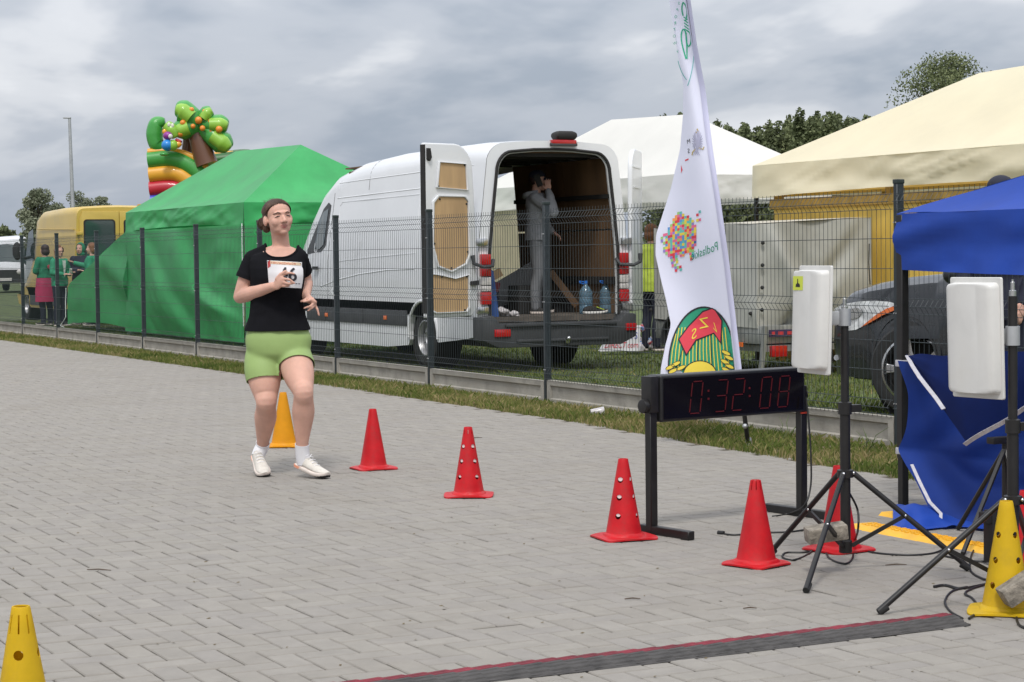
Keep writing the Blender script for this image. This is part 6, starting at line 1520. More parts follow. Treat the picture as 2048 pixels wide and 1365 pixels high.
# bib 46 pinned on the shirt
bm = bmesh.new(); bm.from_mesh(tee.data); bvt = BVHTree.FromBMesh(bm); bm.free()
def onshirt(x, y, off):
    o_ = at(x, y, DR-1.0); d_ = (at(x, y, DR)-o_).normalized(); h = bvt.ray_cast(o_-org, d_)
    dpt = (h[0]+org-o_).length if h[0] else 1.0-.14
    return o_ + d_*(max(.60, min(dpt, .93))-off)
cB = {}
def bibp(u_, v_, off=0):
    x = lerp(lerp(534, 604, u_), lerp(538, 603, u_), v_) + (3 if v_ > .2 else 0)*math.sin(math.pi*v_)*u_; y = lerp(lerp(521, 525, u_), lerp(574, 577, u_), v_)
    base_ = .80 + .075*(2*u_-1)**2 + .012*abs(2*v_-1); o_ = at(x, y, DR-1.0); d_ = (at(x, y, DR)-o_).normalized(); return o_ + d_*(base_-off)
mn = 9
for i in range(13):
    for j in range(13):
        x = lerp(536, 602, i/12); y = lerp(523, 575, j/12); o_ = at(x, y, DR-1.0); d_ = (at(x, y, DR)-o_).normalized(); h = bvt.ray_cast(o_-org, d_)
        if h[0]: mn = min(mn, (h[0]+org-o_).length - (.80+.075*(2*i/12-1)**2+.012*abs(2*j/12-1)))
SHF = (mn if mn < 5 else 0) - .006
def bib(u_, v_, off=0): return bibp(u_, v_, off-SHF)
M_bib = M('bib_paper', (.78, .76, .77), .6, var=.02)
q = MB(); q.grid(lambda a, b: bib(a, b), 16, 12); bb = q.build('race_bib', M_bib, rn, smooth=60)
q = MB(); q.grid(lambda a, b: bib(.02+.96*a, .02+.11*b, .0015), 12, 2); q.build('bib_band', M('bib_band', (.80, .62, .42), .6, var=.1, vs=40), bb)
def bib_text(txt, u0, v0, su, sv, mat, name, bold=0):
    vs, fs = text_polys(txt, lambda a, b: bib(u0+a*su, v0-b*sv, .0028)); q = MB(); q.add(vs, fs)
    if bold:
        for dx in (.012, .024):
            vs, fs = text_polys(txt, lambda a, b: bib(u0+dx+a*su, v0-b*sv, .0028+dx*.02)); q.add(vs, fs)
    return q.build(name, mat, bb, smooth=0, recalc=False)
M_ink = M('bib_ink', (.03, .03, .04), .6, var=0); M_inkr = M('bib_ink_red', (.5, .06, .06), .6, var=0)
bib_text('46', .30, .74, .52, .74, M_ink, 'bib_number', 1); bib_text('9 BIEG RADZIWIŁŁÓW', .10, .115, .072, .11, M_inkr, 'bib_title')
for u0 in (.80, .88):
    q = MB(); q.grid(lambda a, b: bib(u0+.05*a, .82+.03*b, .002), 2, 1); q.build('bib_mark', M_ink, bb)
q = MB(); q.grid(lambda a, b: bib(lerp(.01, .09, a), lerp(.06, .30, b)-.0+a*-.08, .002), 2, 2); q.build('bib_stripe', M_inkr, bb)
for u0 in (.03, .95): q = MB(); q.ball(bib(u0, .03, .004), .005, 8, 6); q.build('safety_pin', mat_chrome, bb)

# ---- other people: standing figures, smaller in the picture
def stander(label, pos, h, facing, top, bottom, hair, group, arms, z0=0.0, hairstyle='bob', headturn=0, topinf=.022, hem=.82, skirt=None, vox=.011, lean=0, cap=None, hood=False, shoes=None, stance=.09, topmat2=None):
    """facing: direction the chest looks, as an angle in the ground plane (radians from +X); arms: local (elbow, wrist, hand direction) for right and left"""
    s = h/1.70; f = V(math.cos(facing), math.sin(facing), 0); r = V(f.y, -f.x, 0); base = V(pos[0], pos[1], z0)
    L = lambda x, y, z: base + (r*x + f*(y+lean*z) + V(0, 0, z))*s
    t_ = thing('person', label, 'person', base, group)
    rg = [(.86, 0, .135, .10), (.92, 0, .165, .125), (1.0, 0, .16, .12), (1.08, 0, .145, .105), (1.2, .01, .155, .115), (1.30, .01, .165, .12), (1.37, 0, .165, .10), (1.415, 0, .13, .08), (1.44, 0, .075, .06)]
    tr_ = [(L(0, y, z), a*s, b*s) for z, y, a, b in rg]; b = MB(); torso(b, tr_, r, f)
    hipz = .88; legs = []
    for k_ in (-1, 1):
        P = [L(k_*.085, 0, hipz), L(k_*.09, .01, .68), L(k_*.092, .015, .48), L(k_*stance, -.02, .3), L(k_*stance, -.02, .08)]; legs.append(P)
        limb(b, P, [.088*s, .075*s, .056*s, .054*s, .036*s], 12)
    limb(b, [L(0, -.01, 1.42), L(0, .0, 1.52), L(0, .005, 1.58)], [.058*s, .052*s, .055*s])
    fh = f*math.cos(headturn) + r*math.sin(headturn); H = head_mat(L(0, .015, 1.59), fh, (0, 0, 1)); head(b, H, s)
    am = []
    for k_, (e_, w_, hd2) in zip((1, -1), arms):
        S0 = L(k_*.165, 0, 1.375); E = L(*e_); Wr = L(*w_); am.append((S0, E, Wr))
        limb(b, [S0, lerp(S0, E, .5), E], [.05*s, .047*s, .04*s], 12); limb(b, [E, lerp(E, Wr, .4), Wr], [.04*s, .036*s, .026*s], 12)
        d = r*hd2[0]+f*hd2[1]+V(0, 0, hd2[2]); pn = (r*-k_*.8 + V(0, 0, -.3)) if abs(d.normalized().z) > .6 else V(0, 0, -1) - r*k_*.3
        hand(b, Wr, d, pn, k_, s, .45)
    mesh_obj('body', remesh(b, vox*.75, 2), SK, t_)
    c_ = MB(); ztop = 1.45; torso(c_, [(p_, a, q_) for (p_, a, q_), (z, _, _, _) in zip(tr_, rg) if z >= hem-.05] if hem > .9 else [(L(0, 0, hem-.02), .165*s, .13*s)]+tr_[1:], r, f, topinf*s, .008)
    for S0, E, Wr in am:
        limb(c_, [S0, lerp(S0, E, .5), E], [(.058+topinf*.6)*s, (.055+topinf*.6)*s, (.05+topinf*.6)*s], 12); limb(c_, [E, lerp(E, Wr, .5), lerp(E, Wr, .93)], [(.048+topinf*.6)*s, (.044+topinf*.5)*s, (.034+topinf*.4)*s], 12)
    cm_ = remesh(c_, vox, 2); cuts(cm_, [(L(0, 0, hem), V(0, 0, -1), lambda q_: (q_-base).z < (hem+.05)*s and abs((q_-base).dot(r)) < .25*s)])
    ruffle(cm_, .010, 12)
    tp = mesh_obj('top', cm_, top, t_)
    c_ = MB(); torso(c_, [(L(0, 0, .84), .14*s, .11*s)]+tr_[1:4], r, f, .012)
    for P in legs: limb(c_, P, [.1*s, .088*s, .07*s, .064*s, .056*s], 12)
    mesh_obj('trousers', remesh(c_, vox, 2), bottom, t_)
    for k_ in (-1, 1):
        hl = L(k_*stance, -.08, .0); U, So, _ = shoe_mesh(hl, (f+r*k_*.15).normalized(), V(0, 0, 1), s*.95); sh_ = U.build('shoe', shoes or mat_dark, t_, smooth=80); So.build('sole', M_sole, sh_, smooth=80)
    if skirt:
        q = MB(); z1, z2, mm = skirt; q.loft([[L(0, 0, z) + (r*math.cos(a)*w_ + f*math.sin(a)*w_*.85)*s for a in [2*math.pi*j/24 for j in range(24)]] for z, w_ in ((z1, .20), (lerp(z1, z2, .4), .225), (z2, .235))], caps=False); q.build('skirt', mm, t_, solid=.006)
    RH_ = H.to_3x3(); hb_ = MB(); HL = lambda x, y, z: H @ (Vector((x, y, z))*s); sc = lambda *a: tuple(x*s for x in a)
    if hairstyle == 'bob':
        hb_.ball(HL(0, -.02, .034), sc(.085, .1, .09), 18, 12, RH_); hb_.ball(HL(0, -.045, -.04), sc(.088, .078, .085), 18, 12, RH_); hb_.ball(HL(-.06, -.01, -.05), sc(.03, .05, .07), 12, 8, RH_); hb_.ball(HL(.06, -.01, -.05), sc(.03, .05, .07), 12, 8, RH_)
    elif hairstyle == 'curly':
        rd_ = random.Random(len(label))
        for k_ in range(40):
            a = rd_.uniform(0, 6.28); zz = rd_.uniform(-.10, .11); rr = .075*math.sqrt(max(.1, 1-(zz/.14)**2)); y = math.sin(a)*rr-.03
            if y > .045 and zz < .075: continue
            hb_.ball(HL(math.cos(a)*rr*1.05, y, zz+.005), sc(.034, .034, .034), 8, 6)
        hb_.ball(HL(0, -.02, .03), sc(.08, .095, .085), 14, 10, RH_)
    else:
        hb_.ball(HL(0, -.02, .034), sc(.078, .097, .086), 18, 12, RH_); hb_.ball(HL(0, -.04, .0), sc(.076, .07, .06), 18, 12, RH_)
    hmesh = remesh(hb_, .009*s if hairstyle != 'curly' else .008, 2)
    cuts(hmesh, [(HL(0, .055, .078), RH_ @ Vector((0, .88, -.47)), None)]); mesh_obj('hair', hmesh, hair, t_)
    if cap:
        q = MB(); q.ball(HL(0, -.012, .052), sc(.084, .102, .078), 20, 14, RH_); cmx = remesh(q, .006, 2); cuts(cmx, [(HL(0, 0, .035), RH_ @ Vector((0, .12, -1)), None)]); cp_ = mesh_obj('cap', cmx, cap, t_)
        if not hood:
            q = MB(); q.loft([[HL(x*w_, y, .040-.010*(x*1.0)**2*4+dz-.02*max(0, y-.09)/.07) for x in (-1, -.6, 0, .6, 1) for dz in (0,)] for y, w_ in ((.075, .075), (.11, .072), (.145, .055), (.16, .03))], caps=False, closed=False); q.build('visor', cap, cp_, solid=.006)
    if hood:
        q = MB(); q.ball(HL(0, -.025, .005), sc(.098, .105, .128), 22, 16, RH_); q.ball(HL(0, -.03, -.11), sc(.09, .085, .06), 16, 10, RH_); hx = remesh(q, .008, 3); cuts(hx, [(HL(0, .045, 0), RH_ @ Vector((0, 1, .05)), None)]); hx_o = mesh_obj('hood', hx, hood, t_); hx_o.modifiers.new('th', 'SOLIDIFY').thickness = .012
    # eyes, brows and mouth
    for k_ in (-1, 1):
        q = MB(); q.ball(HL(k_*.031, .085, .0), sc(.011, .005, .006), 10, 6, RH_); q.build('eye', M_lash, t_)
    q = MB(); q.ball(HL(0, .096, -.067), sc(.02, .006, .006), 10, 6, RH_); q.build('mouth', M_lip, t_)
    return t_, L, H, s
MG = M('green_fleece', (.015, .20, .10), .85, var=.12, vs=8, bump=.3, bs=40); MGj = M('green_jacket', (.02, .24, .12), .7, var=.1, vs=6, bump=.2, bs=30)
MNV = M('navy_cloth', (.012, .014, .03), .8, var=.2, vs=8, bump=.2, bs=40); MPK = M('pink_apron', (.42, .03, .10), .75, var=.1, vs=6); MGY = M('grey_sweat', (.25, .255, .27), .85, var=.12, vs=8, bump=.4, bs=40)
MGT = M('grey_trackpants', (.18, .185, .195), .85, var=.12, vs=6, bump=.3, bs=30); MHV = M('lime_jacket', (.42, .52, .06), .7, var=.1, vs=5, bump=.2, bs=20); MRD = M('red_print', (.45, .06, .08), .7, var=.1)
ang = lambda v: math.atan2(v.y, v.x)
G4 = 'helpers chatting by the yellow van'
cam_d = -V(CF.x, CF.y, 0).normalized(); rgt = V(CR.x, CR.y, 0).normalized()
def gp(x, D): p_ = at(x, 600, D); return (p_.x, p_.y)
fold = [((.23, .03, 1.14), (-.02, .20, 1.14), (-1, .1, 0)), ((-.23, .03, 1.14), (.02, .22, 1.10), (1, .1, 0))]
t_, L, H, s = stander('helper with dark bobbed hair in green hoodie and pink apron, back turned', gp(92, 41.2), 1.66, ang(-rgt*.75-cam_d*.65), MG, MNV, HAIRD, G4, fold, skirt=(1.0, .50, MPK), hem=.98)
q = MB(); hc = L(.02, -.165, 1.22); hx = V(t_.location.x, t_.location.y, 0); 
fbk = (rgt*.75+cam_d*.65).normalized(); rbk = V(-fbk.y, fbk.x, 0)
hpts = [(16*math.sin(a)**3/17, (13*math.cos(a)-5*math.cos(2*a)-2*math.cos(3*a)-math.cos(4*a))/17) for a in [2*math.pi*k_/24 for k_ in range(24)]]
q.prism(hpts, lambda a, b, d: hc + rbk*a*.085 + V(0, 0, b*.085) + fbk*(d), -.01, .012); q.build('heart_print', MRD, t_)
t_, L, H, s = stander('helper with curly red hair and glasses in a green jacket', gp(120, 40.6), 1.62, ang(rgt*.75+cam_d*.55), MGj, MNV, HAIRR, G4, [((.24, .05, 1.13), (.10, .24, 1.10), (-.4, .8, .1)), ((-.24, .05, 1.13), (-.06, .26, 1.10), (.4, .8, .1))], hairstyle='curly', hem=.86, headturn=.3)
q = MB(); q.tube([H @ Vector((x, y, .0)) for x, y in ((-.07, .02), (-.055, .09), (0, .10), (.055, .09), (.07, .02))], .004, 6); q.build('glasses', mat_dark, t_)
q = MB(); q.loft([[L(x, .155, 1.40-.0), L(x*.5, .165, 1.2), L(x*.2, .16, 1.05)] for x in (-.05, .05)], caps=False, closed=False); q.build('shirt_front', mat_white, t_)
q = MB(); q.bar(L(-.02, .33, 1.12), L(.05, .42, 1.22), .05, .02); o = q.build('paper_note', mat_white); o['label'] = 'white paper in the hands of the curly haired helper'; o['category'] = 'paper'
stander('helper in a green hood and dark jacket facing the camera', gp(163, 41.2), 1.68, ang(cam_d*.9-rgt*.2), MNV, MNV, HAIRD, G4, fold, cap=None, hood=MG, hem=.86)
stander('helper with short auburn hair pointing left, half hidden by the green tent', gp(186, 40.5), 1.68, ang(-rgt*.9-cam_d*.1), MGj, MNV, HAIRR, G4, [((.2, .18, 1.22), (.16, .44, 1.30), (0, .9, .35)), ((-.23, .0, 1.12), (-.16, .14, .95), (0, .5, -.7))], hairstyle='bob', hem=.86)
# man on the phone, standing in the van
t_, L, H, s = stander('man in grey tracksuit and dark cap phoning inside the open van', gp(1076, 23.9), 1.70, ang(rgt*.95+cam_d*.12), MGY, MGT, HAIRD, None, [((.22, .22, 1.20), (.10, .15, 1.47), (-.15, -.1, 1)), ((-.23, .02, 1.12), (-.2, .16, .98), (0, .7, -.5))], z0=.617, hairstyle='short', cap=MNV, hem=.88, vox=.008, shoes=mat_dark)
q = MB(); q.box((0, 0, 0), (.012, .072, .148)); ph = q.build('phone', mat_dark, None, bevel=.004); ph.location = L(.102, .03, 1.585); ph.rotation_euler = (.35, 0, ang(rgt*.95+cam_d*.12)-math.pi/2+.15)
ph['label'] = 'black mobile phone held to the ear of the man in the van'; ph['category'] = 'phone'
q = MB(); hq = MB(); hq.tube(smoothpath([L(-.10, .03, 1.44), L(-.10, -.10, 1.42), L(0, -.14, 1.40), L(.10, -.10, 1.42), L(.10, .03, 1.44)], 5), .038, 12); mesh_obj('hood', remesh(hq, .008, 2), MGY, t_)
stander('person in a lime jacket and black trousers behind the white van', gp(1304, 27.2), 1.72, ang(-cam_d*.6+rgt*.6), MHV, MNV, HAIRR, None, [((.24, .0, 1.12), (.2, .12, .92), (0, .4, -.8)), ((-.24, .0, 1.12), (-.2, .12, .92), (0, .4, -.8))], hairstyle='bob', hem=.80)
stander('person in navy with a dark cap behind the fence beyond the blue tent', tuple(onX(2002, 352, 8.75)[:2]), onX(2002, 352, 8.75).z-.015, ang(-rgt*.5+cam_d*.6), MNV, MNV, HAIRD, None, [((.24, .0, 1.12), (.2, .12, .92), (0, .4, -.8)), ((-.24, .0, 1.12), (-.2, .12, .92), (0, .4, -.8))], hairstyle='short', cap=MNV, hem=.82)
# ------------------------------------------------------------------ inflatable slide behind the green tent
def infl(col, nm): return M(nm, col, .35, var=.05, vs=2, coat=.2)
I_g = infl((.05, .29, .05), 'vinyl_green'); I_y = infl((.70, .34, .03), 'vinyl_yellow'); I_r = infl((.42, .015, .03), 'vinyl_red'); I_b = infl((.05, .07, .45), 'vinyl_blue'); I_l = infl((.24, .46, .05), 'vinyl_lime'); I_o = infl((.72, .24, .03), 'vinyl_orange'); I_n = infl((.12, .05, .025), 'vinyl_brown'); I_p = infl((.25, .03, .25), 'vinyl_purple'); I_s = infl((.02, .22, .6), 'vinyl_sky'); I_d = infl((.02, .11, .02), 'vinyl_dark_green')
DI = 52; base = at(380, 560, DI)
sl = thing('inflatable_slide', 'bouncy slide with a palm tree rising behind the green tent', 'bouncy castle', (base.x, base.y, 0))
k = DI/4000
def itube(name, pts, r, mat, D=DI, parent=sl, n=14):
    P = [at(x, y, D-w_) for x, y, w_ in pts]; q = MB(); PP = smoothpath(P, 6)
    rr = [float(np.interp(i/(len(PP)-1)*(len(pts)-1), range(len(pts)), r)) for i in range(len(PP))] if isinstance(r, (list, tuple)) else [r]*len(PP)
    q.tube(PP, rr, n); return q.build(name, mat, parent, smooth=60)
for dd, sfx in ((0, 0), (2.6, 0)):
    itube('wall_tube', [(297, 321, 0), (345, 318, 0), (385, 336, 0), (428, 378, 0), (470, 430, 0), (500, 500, 0)], .24, I_g, DI+dd)
    itube('wall_tube', [(299, 350, 0), (348, 347, 0), (378, 362, 0), (405, 388, 0), (440, 440, 0)], .22, I_y, DI+dd)
    itube('wall_tube', [(300, 379, 0), (345, 376, 0), (372, 390, 0), (400, 430, 0)], .21, I_r, DI+dd)
    itube('wall_tube', [(302, 404, 0), (345, 404, 0), (370, 420, 0)], .2, I_b, DI+dd)
    itube('top_edge', [(296, 305, 0), (350, 304, 0), (392, 320, 0), (432, 358, 0), (470, 405, 0)], .10, I_y, DI+dd-.05)
for x0 in (300, 330, 360, 395, 430, 465):
    itube('tower_column', [(x0, 410, -.9), (x0, 480, -.9), (x0, 590, -.9)], .34, I_r if (x0//30) % 2 else I_y)
itube('back_wall', [(395, 330, -1.6), (450, 322, -1.6), (495, 318, -1.6), (520, 330, -1.6)], .26, I_d); itube('top_edge', [(400, 312, -1.5), (450, 308, -1.5), (495, 306, -1.5)], .07, I_y)
itube('palm_trunk', [(414, 330, .1), (404, 300, .1), (395, 272, .1), (398, 262, .1)], [.30, .27, .23, .22], I_n); itube('side_post', [(372, 330, -.3), (374, 300, -.3), (378, 270, -.3)], .14, I_n)
def leaf(pts, r, wd, mi=0):
    r = [x*1.22 for x in r]
    return itube('palm_leaf', pts, r, I_g)
for pts, r in (([(398, 250, .2), (383, 236, .2), (365, 222, .2), (352, 219, .2)], [.16, .24, .25, .13]), ([(398, 250, .2), (407, 238, .2), (416, 226, .2), (424, 221, .2)], [.12, .17, .17, .09]), ([(398, 250, .2), (420, 250, .2), (442, 250, .2), (455, 253, .2)], [.14, .21, .22, .12]), ([(398, 256, .15), (425, 272, .2), (446, 287, .2), (458, 298, .2)], [.12, .22, .25, .13]), ([(398, 252, .2), (378, 256, .2), (360, 262, .2), (350, 268, .2)], [.16, .22, .22, .1])):
    lf = leaf(pts, r, 0)
    P2 = [(x, y, w_+.16) for x, y, w_ in pts]; itube('leaf_vein', P2[1:], [q_*.84 for q_ in r[1:]], I_l, parent=sl)
for (x, y, w_, r) in ((397, 241, .5, .095), (383, 220, .45, .07), (361, 224, .45, .06), (409, 223, .4, .06), (438, 259, .5, .09), (420, 243, .42, .055), (366, 246, .45, .08), (386, 253, .5, .065), (405, 257, .5, .075), (361, 268, .45, .075), (422, 263, .4, .05)):
    q = MB(); q.ball(at(x, y, DI-w_), r, 14, 10); q.build('coconut', I_o, sl)
# crocodile ring and the small parrot perched on the wall
itube('crocodile_tail', [(330, 244, .0), (314, 248, .0), (309, 268, .0), (314, 290, .0), (328, 296, .0)], [.10, .20, .22, .2, .12], I_g); itube('crocodile_belly', [(308, 252, .1), (306, 270, .1), (311, 290, .1)], .05, I_r)
itube('crocodile_head', [(334, 252, .35), (345, 262, .4), (352, 275, .4)], [.15, .17, .10], I_l); itube('crocodile_jaw', [(345, 290, .4), (355, 290, .45), (362, 286, .45)], [.07, .09, .05], I_y); itube('crocodile_mouth', [(352, 280, .42), (358, 283, .45), (362, 285, .47)], .045, I_r)
for x, y in ((338, 250), (345, 252)): q = MB(); q.ball(at(x, y, DI-.52), (.045, .045, .065), 10, 8); q.build('eye', mat_white, sl)
for m_, (x, y), r in ((I_s, (335, 291), (.16, .16, .15)), (I_l, (346, 291), (.13, .13, .14)), (I_p, (336, 272), (.13, .13, .11)), (I_y, (329, 264), (.06, .06, .07)), (I_g, (329, 309), (.13, .1, .05))):
    q = MB(); q.ball(at(x, y, DI-.5), r, 14, 10); q.build('parrot_piece', m_, sl)
q = MB(); q.ball(at(341, 273, DI-.62), (.06, .04, .06), 10, 8); q.build('eye', mat_white, sl)

# ------------------------------------------------------------------ load in the van and odds and ends
def small(name, label, cat, q, mat, org, group=None, **kw):
    o = q.build(name, mat, None, **kw); o.data.transform(Matrix.Translation(-Vector(org))); o.location = org; o['label'] = label; o['category'] = cat
    if group: o['group'] = group
    return o
ZF = .617
M_pet = M('bottle_plastic', (.20, .34, .45), .12, var=.05, trans=.55, ior=1.2, coat=.3); M_cap = M('cap_blue', (.02, .14, .5), .4, var=0)
for i, (x, lab) in enumerate(((1172, 'large blue water bottle beside the shoe in the van'), (1213, 'large blue water bottle in the corner by the van\'s right door'))):
    p_ = onY(x, 628, 20.75); c_ = V(p_.x, 20.75, ZF); t_ = thing('water_bottle', lab, 'bottle', c_, 'water bottles in the van')
    q = MB(); q.lathe([(.001, 0), (.075, .002), (.082, .015), (.082, .09), (.077, .10), (.082, .11), (.082, .19), (.077, .20), (.082, .21), (.08, .26), (.05, .31), (.024, .34), (.022, .365)], 24, c_); q.build('bottle_body', M_pet, t_)
    q = MB(); q.lathe([(.027, .358), (.027, .39), (.0, .392)], 16, c_); q.build('bottle_cap', M_cap, t_)
    q = MB(); q.tube(smoothpath([c_+V(-.026, 0, .352), c_+V(-.075, 0, .368), c_+V(-.082, 0, .385), c_+V(-.03, 0, .378)], 4), .008, 6); q.build('handle', M_cap, t_)
c_ = onY(1190, 620, 20.62); U, So, _ = shoe_mesh(V(c_.x-.17, 20.60, ZF), V(.97, -.1, 0).normalized(), V(0, 0, 1), 1.15)
t_ = thing('trainer', 'black trainer with lime trim on the van floor', 'shoe', (c_.x, 20.6, ZF)); U.build('upper', mat_dark, t_, sub=1); So.build('sole', mat_white, t_, sub=1)
q = MB(); q.bar(V(c_.x-.02, 20.55, ZF+.085), V(c_.x+.08, 20.545, ZF+.05), .02, .01); q.build('trim', MHV, t_)
q = MB(); q.box((10.98, 21.4, ZF+.17), (.36, .3, .34)); small('storage_box', 'black storage box behind the man in the van', 'box', q, mat_dark, (10.98, 21.4, ZF), bevel=.012)
q = MB(); q.prism([(-.35, .30), (.32, .62), (.40, .55), (.18, .12), (-.25, .05)], lambda a, b, d: V(11.05+a, 21.9+d+a*.1, ZF+.02+b), 0, .03); small('grey_panel', 'grey slanted plastic panel leaning in the van', 'panel', q, M('grey_plastic', (.28, .29, .30), .5, var=.1), (11.05, 21.9, ZF), bevel=.006)
q = MB(); q.bar((11.36, 21.5, ZF+.50), (11.64, 21.35, ZF+.08), .03, .08); small('timber_offcut', 'brown timber offcut leaning on the right van wall', 'timber', q, mat_plyd, (11.4, 21.2, ZF), bevel=.004)
q = MB(); q.prism([(0, 0), (.10, 0), (.04, .52), (.0, .55)], lambda a, b, d: V(10.07+a, 20.52+d, ZF+b), 0, .03); small('blue_board', 'narrow blue board standing at the van\'s left opening', 'board', q, M('board_blue', (.03, .08, .25), .5, var=.1), (10.07, 20.52, ZF))
q = MB(); q.box((10.42, 21.5, ZF+.14), (.34, .3, .28)); small('navy_crate', 'navy crate on the van floor left of the man', 'crate', q, MNV, (10.42, 21.5, ZF), bevel=.01)
q = MB(); q.box((10.45, 21.48, ZF+.35), (.30, .26, .12), Matrix.Rotation(.25, 3, 'Y')); small('red_box', 'dark red box lying on the navy crate', 'box', q, M('box_red', (.16, .02, .03), .6, var=.1), (10.45, 21.48, ZF+.29), bevel=.008)
q = MB(); q.box((10.43, 21.30, ZF+.43), (.36, .02, .10), Matrix.Rotation(-.45, 3, 'Y')); small('cardboard_flap', 'pale cardboard flap on top of the red box', 'cardboard', q, mat_ply, (10.43, 21.3, ZF+.43))
def crumple(c, r, sd, mat, name, label, cat, vox=.01):
    q = MB(); rd_ = random.Random(sd)
    for k_ in range(14): q.ball(Vector(c)+V(rd_.gauss(0, r[0]*.45), rd_.gauss(0, r[1]*.45), abs(rd_.gauss(0, r[2]*.5))), (r[0]*.4, r[1]*.4, r[2]*.4), 10, 8)
    me = remesh(q, vox, 1)
    ruffle(me, .12*r[0], 22)
    for v in me.vertices: v.co.z = max(v.co.z, c[2]+.002)
    me.transform(Matrix.Translation(-Vector(c))); me.materials.append(mat); o = bpy.data.objects.new(name, me); COL.objects.link(o); o.location = c; o['label'] = label; o['category'] = cat; return o
M_film = M('clear_film', (.5, .47, .47), .2, var=.2, vs=12, coat=.5)
crumple((10.28, 20.62, ZF), (.16, .10, .08), 3, M_film, 'plastic_bag', 'crumpled clear plastic bag at the van\'s rear sill', 'bag')
M_pat = M('patterned_cloth', (.4, .3, .4), .7, var=0, tint=None); t = M_pat.node_tree; vo = N(t, 'ShaderNodeTexVoronoi'); vo.inputs['Scale'].default_value = 26
t.links.new(N(t, 'ShaderNodeTexCoord').outputs['Object'], vo.inputs['Vector']); hs = N(t, 'ShaderNodeSeparateColor'); t.links.new(vo.outputs['Color'], hs.inputs[0])
t.links.new(ramp(t, hs.outputs[0], [(0, (.6, .55, .58)), (.3, (.12, .2, .42)), (.55, (.5, .1, .12)), (.8, (.62, .6, .62)), (1, (.1, .14, .3))], 'CONSTANT'), t.nodes['Principled BSDF'].inputs['Base Color'])
p_ = gnd(1284, 702); crumple((p_.x, p_.y, 0), (.17, .12, .20), 8, M_pat, 'patterned_bag', 'crumpled multicoloured bag on the grass behind the van', 'bag', .012)
# white carrier bag with red and blue lettering
p_ = gnd(1238, 705); bc = V(p_.x, p_.y, 0); bx = (rgt*.98 + cam_d*-.1).normalized(); bn_ = V(bx.y, -bx.x, 0)
bg_ = thing('carrier_bag', 'white carrier bag with red and blue lettering behind the van bumper', 'bag', bc)
def bagp(u_, v_, d): 
    w_ = lerp(.27, .17, v_); return bc + bx*((u_-.5)*2*w_ + .12*v_) + bn_*(d*(1-.7*v_)+.012*nz(u_*5, v_*4)) + V(0, 0, .02+.34*v_)
q = MB(); q.grid(lambda a, b: bagp(a, b, .09), 14, 10); q.grid(lambda a, b: bagp(1-a, b, -.09), 14, 10)
q.add([bagp(a, 0, d) for d in (.09, -.09) for a in (0, .25, .5, .75, 1)], [(0, 1, 6, 5), (1, 2, 7, 6), (2, 3, 8, 7), (3, 4, 9, 8)])
for a in (0, 1): q.add([bagp(a, v_, d) for v_ in (0, .33, .66, 1) for d in (.09, -.09)], [(0, 1, 3, 2), (2, 3, 5, 4), (4, 5, 7, 6)])
q.build('bag_body', M('bag_white', (.6, .6, .62), .5, var=.08, vs=8), bg_, smooth=50)
M_blue = M('ink_blue', (.03, .05, .3), .5, var=0); M_rd2 = M('ink_red', (.5, .03, .05), .5, var=0)
for txt, u0, v0, su, sv, mm in (('SPORTS', .12, .48, .23, .36, M_blue), ('DIRECT.com', .04, .13, .17, .32, M_rd2)):
    vs, fs = text_polys(txt, lambda a, b: bagp(u0+a*su, v0+b*sv, .09) + bn_*.006); q = MB(); q.add(vs, fs); q.build('lettering', mm, bg_, smooth=0, recalc=False)
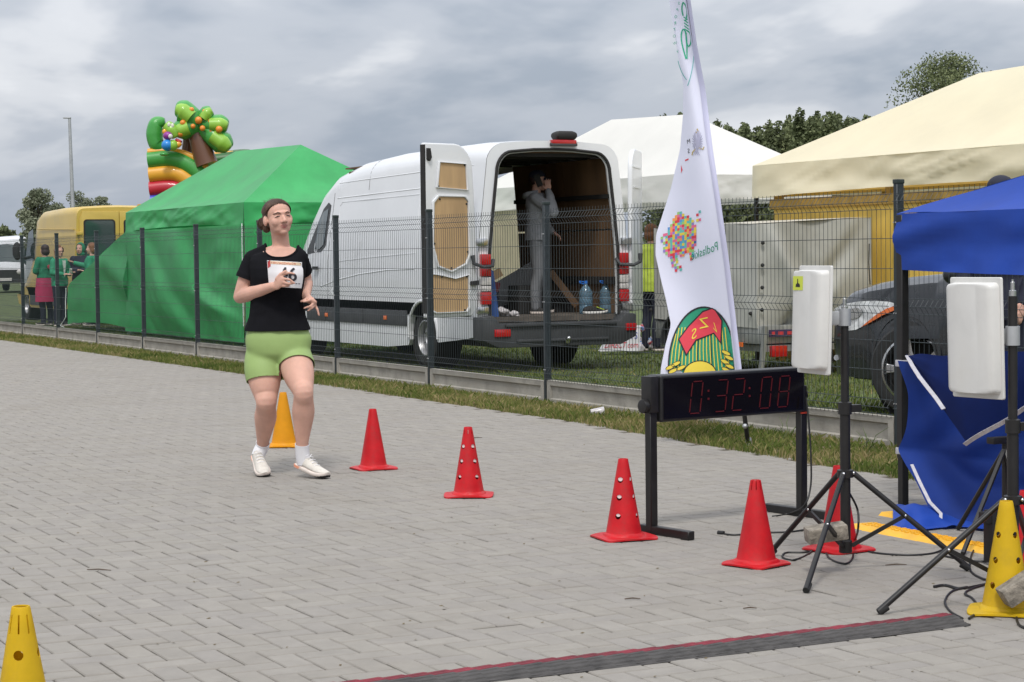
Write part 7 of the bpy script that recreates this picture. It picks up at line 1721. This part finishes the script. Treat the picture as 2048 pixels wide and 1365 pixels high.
# litter and twigs on verge and paving
c_ = gnd(1192, 834); t_ = thing('plastic_cup', 'crushed clear plastic cup on the verge below the fence', 'cup', c_)
Rl = Matrix.Rotation(1.45, 3, 'Y') @ Matrix.Rotation(.4, 3, 'X'); q = MB(); q.lathe([(.026, 0), (.03, .03), (.034, .07), (.037, .11), (.036, .112), (.029, .03), (.025, .004), (.0, .004)], 18, c_+V(-.05, 0, .035), Rl); q.build('cup_wall', M_film, t_)
rd = random.Random(11); M_twig = M('twig', (.09, .06, .04), .9, var=.2); M_dleaf = M('dry_leaf', (.12, .09, .045), .9, var=.2)
for i, (x, y, L_, lab) in enumerate([(1792, 1132, .09, 'dark twig lying below the tripod braces'), (1500, 1219, .05, 'small brown twig above the timing mat'), (198, 1142, .11, 'thin twig on the paving above the left yellow cone'), (955, 877, .07, 'small twig lying right of the holed red cone tip'), (1265, 1200, .06, 'short twig in mid paving left of the timing mat')]):
    c_ = gnd(x, y); q = MB(); a = rd.uniform(-.4, .3); d = (rgt*math.cos(a)+cam_d*math.sin(a))*L_; q.tube([c_-d*.5+V(0, 0, .004), c_+V(0, 0, .007), c_+d*.5+V(0, 0, .004)], [.002, .0028, .0015], 5)
    small('twig', lab, 'twig', q, M_twig, c_, 'twigs on the paving')
q = MB()
for k_ in range(150):
    x, y = rd.uniform(0, 2048), 760+600*rd.random()**1.3; c_ = gnd(x, y)
    if c_.x > 7.3: continue
    s_ = rd.uniform(.004, .010); a = rd.uniform(0, 6.28); d1 = V(math.cos(a), math.sin(a), 0)*s_; d2 = V(-math.sin(a), math.cos(a), .3)*s_*.6
    q.add([c_-d1+V(0, 0, .002), c_+d2+V(0, 0, .003), c_+d1+V(0, 0, .004), c_-d2*.6+V(0, 0, .002)], [(0, 1, 2, 3)])
o = q.build('leaf_crumbs', M_dleaf, smooth=0, recalc=False); o['kind'] = 'stuff'; o['label'] = 'tiny crumbs of dry leaf scattered on the paving'; o['category'] = 'litter'
# a few tall weeds at the plinth
q = MB()
for (x, y) in ((840, 770), (1735, 905), (1570, 880), (1660, 855), (1065, 800), (300, 690), (1380, 845), (1110, 790), (700, 740), (1250, 820)):
    b = gnd(x, y)
    for k_ in range(7):
        h = rd.uniform(.08, .22); d = V(rd.gauss(0, .4), rd.gauss(0, .4), 1).normalized()*h; q.tube([b+V(rd.gauss(0, .03), rd.gauss(0, .03), 0), b+d*.6, b+d+V(d.x*.5, d.y*.5, -.02)], [.003, .0025, .001], 4)
o = q.build('weeds', M('weed_green', (.10, .15, .04), .8, var=.3), smooth=0); o['kind'] = 'stuff'; o['label'] = 'taller weeds along the concrete plinth'; o['category'] = 'grass'

bpy.data.scenes.remove(TMPS)
